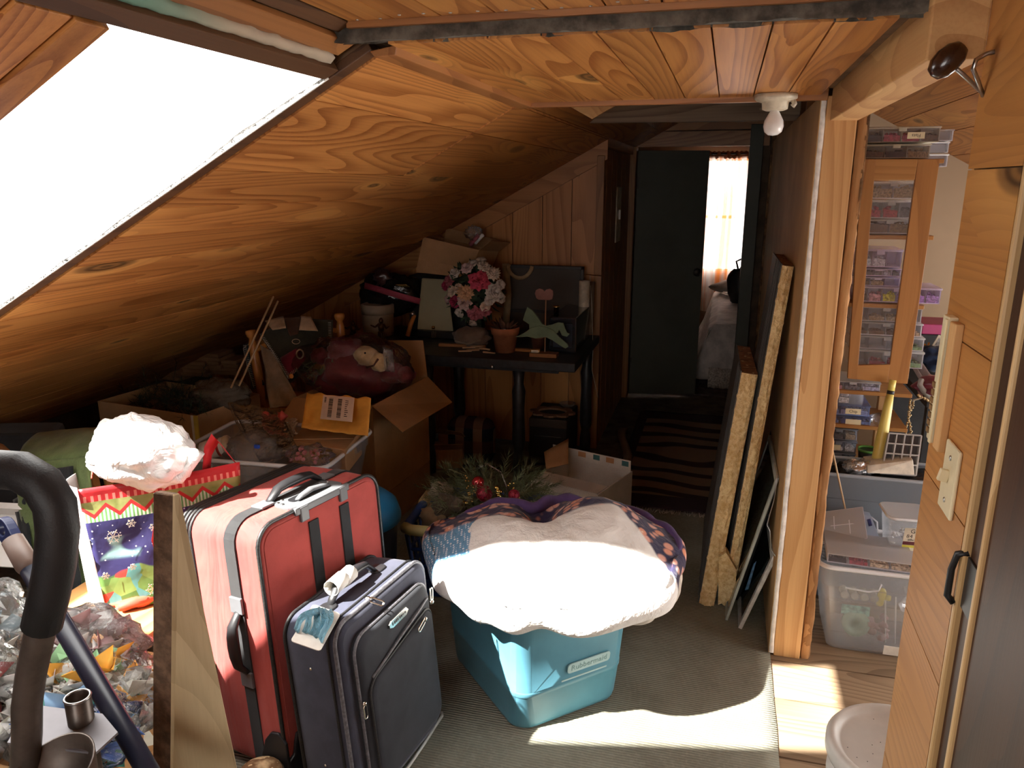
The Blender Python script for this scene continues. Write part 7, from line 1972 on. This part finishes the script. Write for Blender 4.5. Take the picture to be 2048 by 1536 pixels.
# trays and tubs piled on the front tote
def tray_at(label, c, rot, w, d, h, mat, cells, cols_, name='bead_tray', lid=True, lab=None, rows=1):
    o = bead_box(label, -w/2, w/2, 0, d, 0, h, mat, cells=cells, cols_=cols_, latch=False, lid=lid, name=name, fill=.5, lab=lab)
    o.matrix_world = T(*c) @ rot; return o
p = PZ(1722,1140,.335)
tray_at('long clear tray of red, cream and green beads across the front tote rim', (.585, 2.50, .337), RZ(-3), .38, .10, .034, M['bead_tray'], 6, (dk, rd, (.62,.50,.34), (.62,.50,.34), gy, (.04,.30,.10)))
tray_at('second clear bead tray behind the long one on the front tote', (.53, 2.605, .337), RZ(-2), .26, .09, .03, M['bead_tray'], 4, (tn_, gy, (.5,.45,.4), dk))
zb2 = thing('zip_bag', 'clear zip bag of metal findings lying over the bead trays', 'bag', (0,0,0))
p = PY(1690,1108,2.62); MB().blob((p.x, p.y, p.z), (.085,.05,.028), 91, .3, 3, 26, 14).build('film', M['film'], zb2)
b_ = MB()
for k in range(24): b_.blob(p+Vector((rnd.uniform(-.06,.06), rnd.uniform(-.03,.03), rnd.uniform(-.012,.012))), (.007,.006,.005), k, .3, 3, 6, 4)
o = b_.build('findings', M['steel'], zb2); o['kind'] = 'stuff'
q = [PY(1640,1034,2.78), PY(1726,1023,2.78), PY(1735,1085,2.68), PY(1640,1092,2.68)]
dl2 = thing('divided_lid_box', 'empty clear divided box tilted on top of the front tote', 'box', (0,0,0))
ex = q[1]-q[0]; ey = q[3]-q[0]; en = ex.cross(ey).normalized()*.028
if en.y > 0: en = -en
b_ = MB()
for k in range(4): bar(lerp(q[0], q[1], k/3), lerp(q[3], q[2], k/3), en, .0015)
for k in range(3): bar(lerp(q[0], q[3], k/2), lerp(q[1], q[2], k/2), en, .0015)
b_.build('dividers', M['tub_rim'], dl2)
MB().add([p for p in q], [(0,1,2,3)]).build('back', M['bead_tray'], dl2, solid=.002); MB().add([p+en for p in q], [(0,1,2,3)]).build('front', M['bead_tray'], dl2, solid=.0015)
lbx = thing('latch_box', 'clear blue tinted box with dark latches leaning behind the divided box', 'box', (0,0,0))
q = [PY(1708,1026,2.80), PY(1742,1032,2.80), PY(1772,1108,2.66), PY(1722,1118,2.66)]
quad_slab(q, 'body', film('blue_tub', (.70,.78,.92), .4, .2, 3, .08, .4), lbx, .035)
for px, py in ((1738,1042),(1762,1095)):
    p = PY(px, py, 2.78-.11*(py > 1060)); MB().box(-.006,.006,-.006,.004,-.012,.012, T(p.x,p.y-.012,p.z) @ RY(-20)).build('latch', plain('latch_dark', (.03,.03,.10), .4) if py < 1060 else bpy.data.materials['latch_dark'], lbx, bevel=.002)
MB().tube([PY(1742,1034,2.8), PY(1754,1044,2.79), PY(1755,1062,2.77)], .003, 6).build('handle', M['tub_rim'], lbx)
# tub of screws with printed label
gk = thing('screw_tub', 'clear square tub of screws with a printed label in the right doorway', 'tub', M=T(.655, 2.69, .337) @ RZ(4))
tub_shell(.105, .10, .135, .13, .125, .02, .025, .003, [(0,0),(.04,.05),(1,1)]).build('tub', M['tub'], gk)
MB().prism(rrect(.145, .14, .028, 5, -.0725, -.07), .125, .138).build('lid', M['bead_tray'], gk, bevel=.003)
MB().tube([(p[0]-.0725, p[1]-.07, .132) for p in rrect(.145, .14, .028, 6)], .0045, 6, closed=True).build('lid_rim', M['tub_rim'], gk)
LMx = axes((.012, -.0595, .055), (1,0,0), (0,-.11,1), (0,-1,-.11))
LMx = axes((.018, -.0605, .055), (1,0,0), Vector((0,-.11,1)).normalized(), Vector((0,-1,-.11)).normalized())
MB().box(-.036, .042, -.042, .048, 0, .001, LMx).build('label', M['porcelain'], gk)
text_mesh('GRK', .022, M['black'], gk, LMx @ T(.004,.036,.0012), .0002); text_mesh('84', .020, M['black'], gk, LMx @ T(-.018,.017,.0012), .0002); text_mesh('#8x3-1/8', .012, M['black'], gk, LMx @ T(.0,.004,.0012), .0002)
MB().box(-.036,.042,-.016,-.003,.001,.0014, LMx).build('maroon_band', plain('maroon', (.10,.015,.02), .5, var=0), gk); MB().box(-.036,.042,-.026,-.017,.001,.0014, LMx).build('yellow_band', plain('yellow_band', (.55,.50,.05), .5, var=0), gk)
b_ = MB()
for k in range(30): b_.blob((rnd.uniform(-.04,.03), rnd.uniform(-.04,.03), .02+rnd.uniform(0,.05)), (.007,.006,.005), k, .2, 2, 6, 4)
o = b_.build('screws', M['steel'], gk); o['kind'] = 'stuff'
tag(MB().tube([PY(1659,873,2.78), PY(1693,1030,2.77)], .0035, 6).build('thin_stick', plain('stick_pale', (.60,.42,.24), .6)), 'thin pale wooden stick leaning behind the post in right doorway', 'stick')
# plank room bucket
bk2 = thing('white_bucket', 'white plastic bucket with a ribbed lid on the plank floor', 'bucket', (.435, 1.565, .004))
M['bucket'] = plain('bucket', (.62,.60,.56), .4, var=.12, vs=6, spec=.45)
MB().lathe([(.115,0),(.120,.005),(.134,.28),(.142,.285),(.142,.30),(.135,.303),(.137,.345)], 40).build('pail', M['bucket'], bk2)
MB().lathe([(.137,.34),(.147,.342),(.150,.350),(.150,.372),(.143,.382),(.132,.382),(.127,.370),(.118,.366),(.04,.368),(0,.369)], 48).build('lid', M['bucket'], bk2)
b_ = MB()
for k in range(26):
    a, r_q = rnd.uniform(0,6.28), rnd.uniform(.02,.11); b_.blob((r_q*math.cos(a), r_q*math.sin(a), .3685), (.0012,.0012,.0006), 0, 0, 1, 6, 4)
o = b_.build('specks', M['black'], bk2); o['kind'] = 'stuff'

# desk with the jewellery pile
dsk = thing('dark_desk', 'dark desk in the right room under the jewellery pile', 'desk', (0,0,0))
MB().box(.80, 1.6, 3.22, 4.0, .70, .735).build('top', M['blackrough'], dsk, bevel=.004)
for x, y in ((.83,3.25),(1.56,3.25),(.83,3.96),(1.56,3.96)): MB().box(x-.02, x+.02, y-.02, y+.02, .004, .70).build('leg', M['blackrough'], dsk)
MB().box(.84, 1.56, 3.95, 3.965, .2, .70).build('back_panel', M['blackrough'], dsk)
mb_ = thing('black_case', 'black case with a magenta lid edge standing on the dark desk', 'case', (0,0,0))
a, b = PY(1842,668,3.75), PY(1905,650,3.75)
MB().box(a.x, b.x+.1, 3.75, 3.95, .737, a.z).build('body', M['black'], mb_, bevel=.004)
MB().box(a.x, b.x+.1, 3.745, 3.96, a.z+.001, b.z).build('lid', plain('magenta', (.45,.05,.17), .5, var=.1), mb_, bevel=.004)
p = PY(1858, 703, 3.62)
inside('gold_jewellery', 'tangle of gold jewellery in front of the black case', 'jewellery', lambda b: [b.tube([p+Vector((rnd.uniform(-.04,.04), rnd.uniform(-.03,.03), rnd.uniform(-.035,.035))) for _ in range(4)], .005, 5) for k in range(14)], M['brass'])
pf = PY(1876, 690, 3.60)
pfm = thing('framed_card', 'small white framed card tilted on the jewellery pile', 'frame', M=T(*pf) @ RY(22))
MB().box(-.02,.02,-.003,.003,-.04,.04).build('card', M['porcelain'], pfm); MB().box(-.012,.012,-.004,-.003,-.03,.03).build('print', plain('cardprint', (.25,.22,.2), .5, var=.6, vs=90), pfm)
inside('navy_cloth', 'dark navy velvet cloth heaped on the desk', 'cloth', lambda b: b.blob(tuple(PY(1880,718,3.50)), (.085,.06,.055), 101, .3, 2.5, 28, 16), fabric('navy_velvet', (.012,.022,.06), 300, bump=1, c2=(.03,.05,.11)))
inside('grey_scarf', 'grey striped scarf sliding down the pile beside the cabinet door', 'scarf', lambda b: b.grid(lambda u, v: lerp(lerp(PY(1822,732,3.42), PY(1845,732,3.42), u), lerp(PY(1862,800,3.30), PY(1892,800,3.30), u), v)+Vector((0,-.02*math.sin(u*9)*.3,.012*math.sin(u*8))), 12, 16), fabric('scarf_grey', (.25,.21,.20), 300, c2=(.35,.30,.29)))
inside('white_trim', 'gold and white beaded trim on the dark cloth', 'trim', lambda b: [b.blob(PY(1878+rnd.uniform(-7,9), 750+rnd.uniform(-12,14), 3.38), (.007,.006,.006), k, .3, 2, 6, 4) for k in range(18)], M['porcelain'])
inside('pink_pouch', 'pale pink gathered pouch with a grey braid on the pile', 'pouch', lambda b: b.blob(tuple(PY(1864,776,3.30)), (.045,.035,.050), 103, .2, 2.5, 24, 16), fabric('pouch_pink', (.50,.27,.23), 300, wrinkle=.1))
inside('grey_braid', 'grey braided cord looped over the pink pouch', 'cord', lambda b: b.tube([PY(1843,760,3.25), PY(1840,770,3.23), PY(1848,782,3.22), PY(1860,795,3.22), PY(1870,808,3.22)], .011, 8), fabric('braid', (.30,.29,.27), 200, bump=1.5))
inside('maroon_cushion', 'maroon satin cushion with pale piping on the desk edge', 'cushion', lambda b: b.blob((PY(1868,815,3.24).x+.02, 3.27, .775), (.10,.08,.040), 105, .12, 2, 30, 18), plain('maroon_satin', (.16,.02,.04), .3, var=.3, bump=.5, bs=30, bd=.006))
inside('cushion_piping', 'pale cord lying along the maroon cushion', 'cord', lambda b: b.tube([PY(1820,822,3.20), PY(1828,800,3.18), PY(1848,795,3.17), PY(1870,812,3.17), PY(1895,838,3.17)], .004, 6), M['porcelain'])
b_ = MB()
for pth in (((1822,800),(1816,830),(1822,860),(1812,885)), ((1835,790),(1855,800),(1875,815)), ((1826,806),(1814,850),(1809,880))):
    for (ax, ay), (bx2, by2) in zip(pth[:-1], pth[1:]):
        n_ = 9
        for k in range(n_): b_.blob(tuple(PY(ax+(bx2-ax)*k/n_+rnd.uniform(-2,2), ay+(by2-ay)*k/n_, 3.16)), (.0048,.0048,.0048), 0, 0, 1, 6, 4)
nk = thing('bead_necklace', 'long gold and white bead necklaces hanging off the desk edge', 'necklace', (0,0,0))
o = b_.build('beads', plain('necklace_beads', (.42,.30,.15), .35, metal=.4, var=.6, vs=150), nk); o['kind'] = 'stuff'

# ================================================================ FAR BEDROOM
t = NT('sheer'); 
tr = t.n('BsdfTransparent'); tl_n = t.n('BsdfTranslucent'); df = t.n('BsdfDiffuse')
vec = t.coord((1,1,1), False)
wv = t.n('TexWave'); wv.bands_direction = 'X'; wv.inputs['Scale'].default_value = 2.6; wv.inputs['Distortion'].default_value = 2.5; t.l(t.coord((1,1,.12), False), wv.inputs[0])
st = t.noise(t.coord((22,1,.5), False), 1.0, 3)
oc = t.mix(t.smooth(st, .4, .62), (.95,.90,.84), (.80,.26,.07))
t.l(oc, tl_n.inputs[0]); t.l(oc, df.inputs[0])
m1 = t.n('MixShader'); m1.inputs[0].default_value = .35; t.l(tl_n.outputs[0], m1.inputs[1]); t.l(df.outputs[0], m1.inputs[2])
m2 = t.n('MixShader'); t.l(t.math('MULTIPLY_ADD', t.smooth(st, .35, .62), -.25, .34), m2.inputs[0]); t.l(m1.outputs[0], m2.inputs[1]); t.l(tr.outputs[0], m2.inputs[2])
t.l(m2.outputs[0], t.out.inputs['Surface'])
cu_ = thing('curtain', 'sheer orange and white curtain over the far bedroom window', 'curtain', (-.12, 8.50, 0))
MB().grid(lambda u, v: Vector((-.46+.92*u - .05*(1-v)*math.sin(u*3), .022*math.sin(u*60+.8*math.sin(u*9)) + .01*math.sin(u*23), .22+1.60*v)), 160, 6).build('sheer_panel', t.m, cu_)
MB().grid(lambda u, v: Vector((-.46+.92*u, .022*math.sin(u*60)*(1-.3*v), 1.80+.07*v+.006*math.sin(u*130))), 160, 3).build('gathered_heading', plain('heading', (.28,.10,.05), .9), cu_)
MB().tube([(-.60,0,1.845), (.60,0,1.845)], .009, 8).build('rod', M['darksteel'], cu_)
bd = thing('bed', 'white covered bed with a crocheted skirt in the far bedroom', 'bed', (0,0,0))
M['bedspread'] = fabric('bedspread', (.52,.46,.41), 300, bump=.8, wrinkle=.06)
MB().box(-.04, 1.1, 6.10, 8.30, .08, .34).build('mattress', M['white'], bd, bevel=.03)
def spread(u, v):
    y = 6.03 + 2.2*v; w_ = [(-.20,.10),(-.155,.20),(-.115,.34),(-.08,.455),(-.02,.50),(.1,.51),(.5,.515),(1.15,.515)]
    f = u*(len(w_)-1); i = min(int(f), len(w_)-2); g = f-i
    x = w_[i][0]*(1-g)+w_[i+1][0]*g; z = w_[i][1]*(1-g)+w_[i+1][1]*g
    dr_ = max(0, 1-v*14)
    return Vector((x + .012*math.sin(y*17)*(1-u)**2, y - dr_*.0, z - dr_*.0 + .008*noise.noise(Vector((x*6, y*6, 1)))))
MB().grid(spread, 56, 80).build('bedspread', M['bedspread'], bd, solid=.006)
MB().grid(lambda u, v: Vector((-.20+1.3*u, 6.02+.006*math.sin(u*70), .07+.44*v if u > .12 else .07+(.05+.39*u/.12)*v)), 90, 6).build('end_drop', M['bedspread'], bd, solid=.004)
MB().grid(lambda u, v: Vector((-.06+1.1*u, 5.99+.010*math.sin(u*110), .012+.16*v)), 140, 3).build('crochet_skirt', plain('crochet', (.45,.38,.32), .9, var=.4, vs=70), bd, solid=.003)
MB().blob((.30, 7.85, .57), (.42,.22,.09), 111, .12, 2, 24, 14).build('pillow', M['bedspread'], bd)
bgk = thing('black_handbag', 'black bag with upright handle on the far bed', 'bag', (.145, 7.15, .525))
MB().blob((0,0,.15), (.10,.10,.17), 113, .15, 2, 20, 14).build('body', M['black'], bgk)
MB().tube([(-.02,0,.29),(-.04,-.01,.36),(.0,-.01,.38),(.03,0,.36)], .010, 6).build('handle', M['black'], bgk)
bl_ = thing('paper_bundle', 'pale papers lying on the bed beside the black bag', 'papers', (.06, 7.55, .53), 20)
MB().box(-.05,.05,-.08,.08,0,.012).box(-.03,.06,-.06,.07,.012,.02).build('sheets', M['paper'], bl_)
brg = thing('bedroom_rug', 'dark woven rug on the floor inside the far bedroom', 'rug', (-.25, 6.35, .0))
MB().box(-.5, .38, -.55, .55, -.006, .006).build('pile', plain('dark_rug', (.07,.05,.045), .95, var=.5, vs=20), brg)
# right-room window frames; the unseen gable window is added to brighten bead boxes
w2 = struct(MB().box(1.22, 1.93, 4.27, 4.30, .42, .46).box(1.22, 1.93, 4.27, 4.30, 1.14, 1.18).box(1.22, 1.26, 4.27, 4.30, .46, 1.14).box(1.89, 1.93, 4.27, 4.30, .46, 1.14).box(1.56, 1.59, 4.31, 4.34, .45, 1.15).build('fill_window', M['oak_x'], bevel=.003))
MB().box(1.25, 1.9, 4.335, 4.338, .45, 1.15).build('pane', M['glass'], w2)
w3 = struct(MB().box(1.97, 2.0, 1.46, 4.14, .18, .22).box(1.97, 2.0, 1.46, 4.14, 1.12, 1.15).box(1.97, 2.0, 1.46, 1.5, .22, 1.12).box(1.97, 2.0, 4.1, 4.14, .22, 1.12).build('window_3', M['oak_x'], bevel=.003))
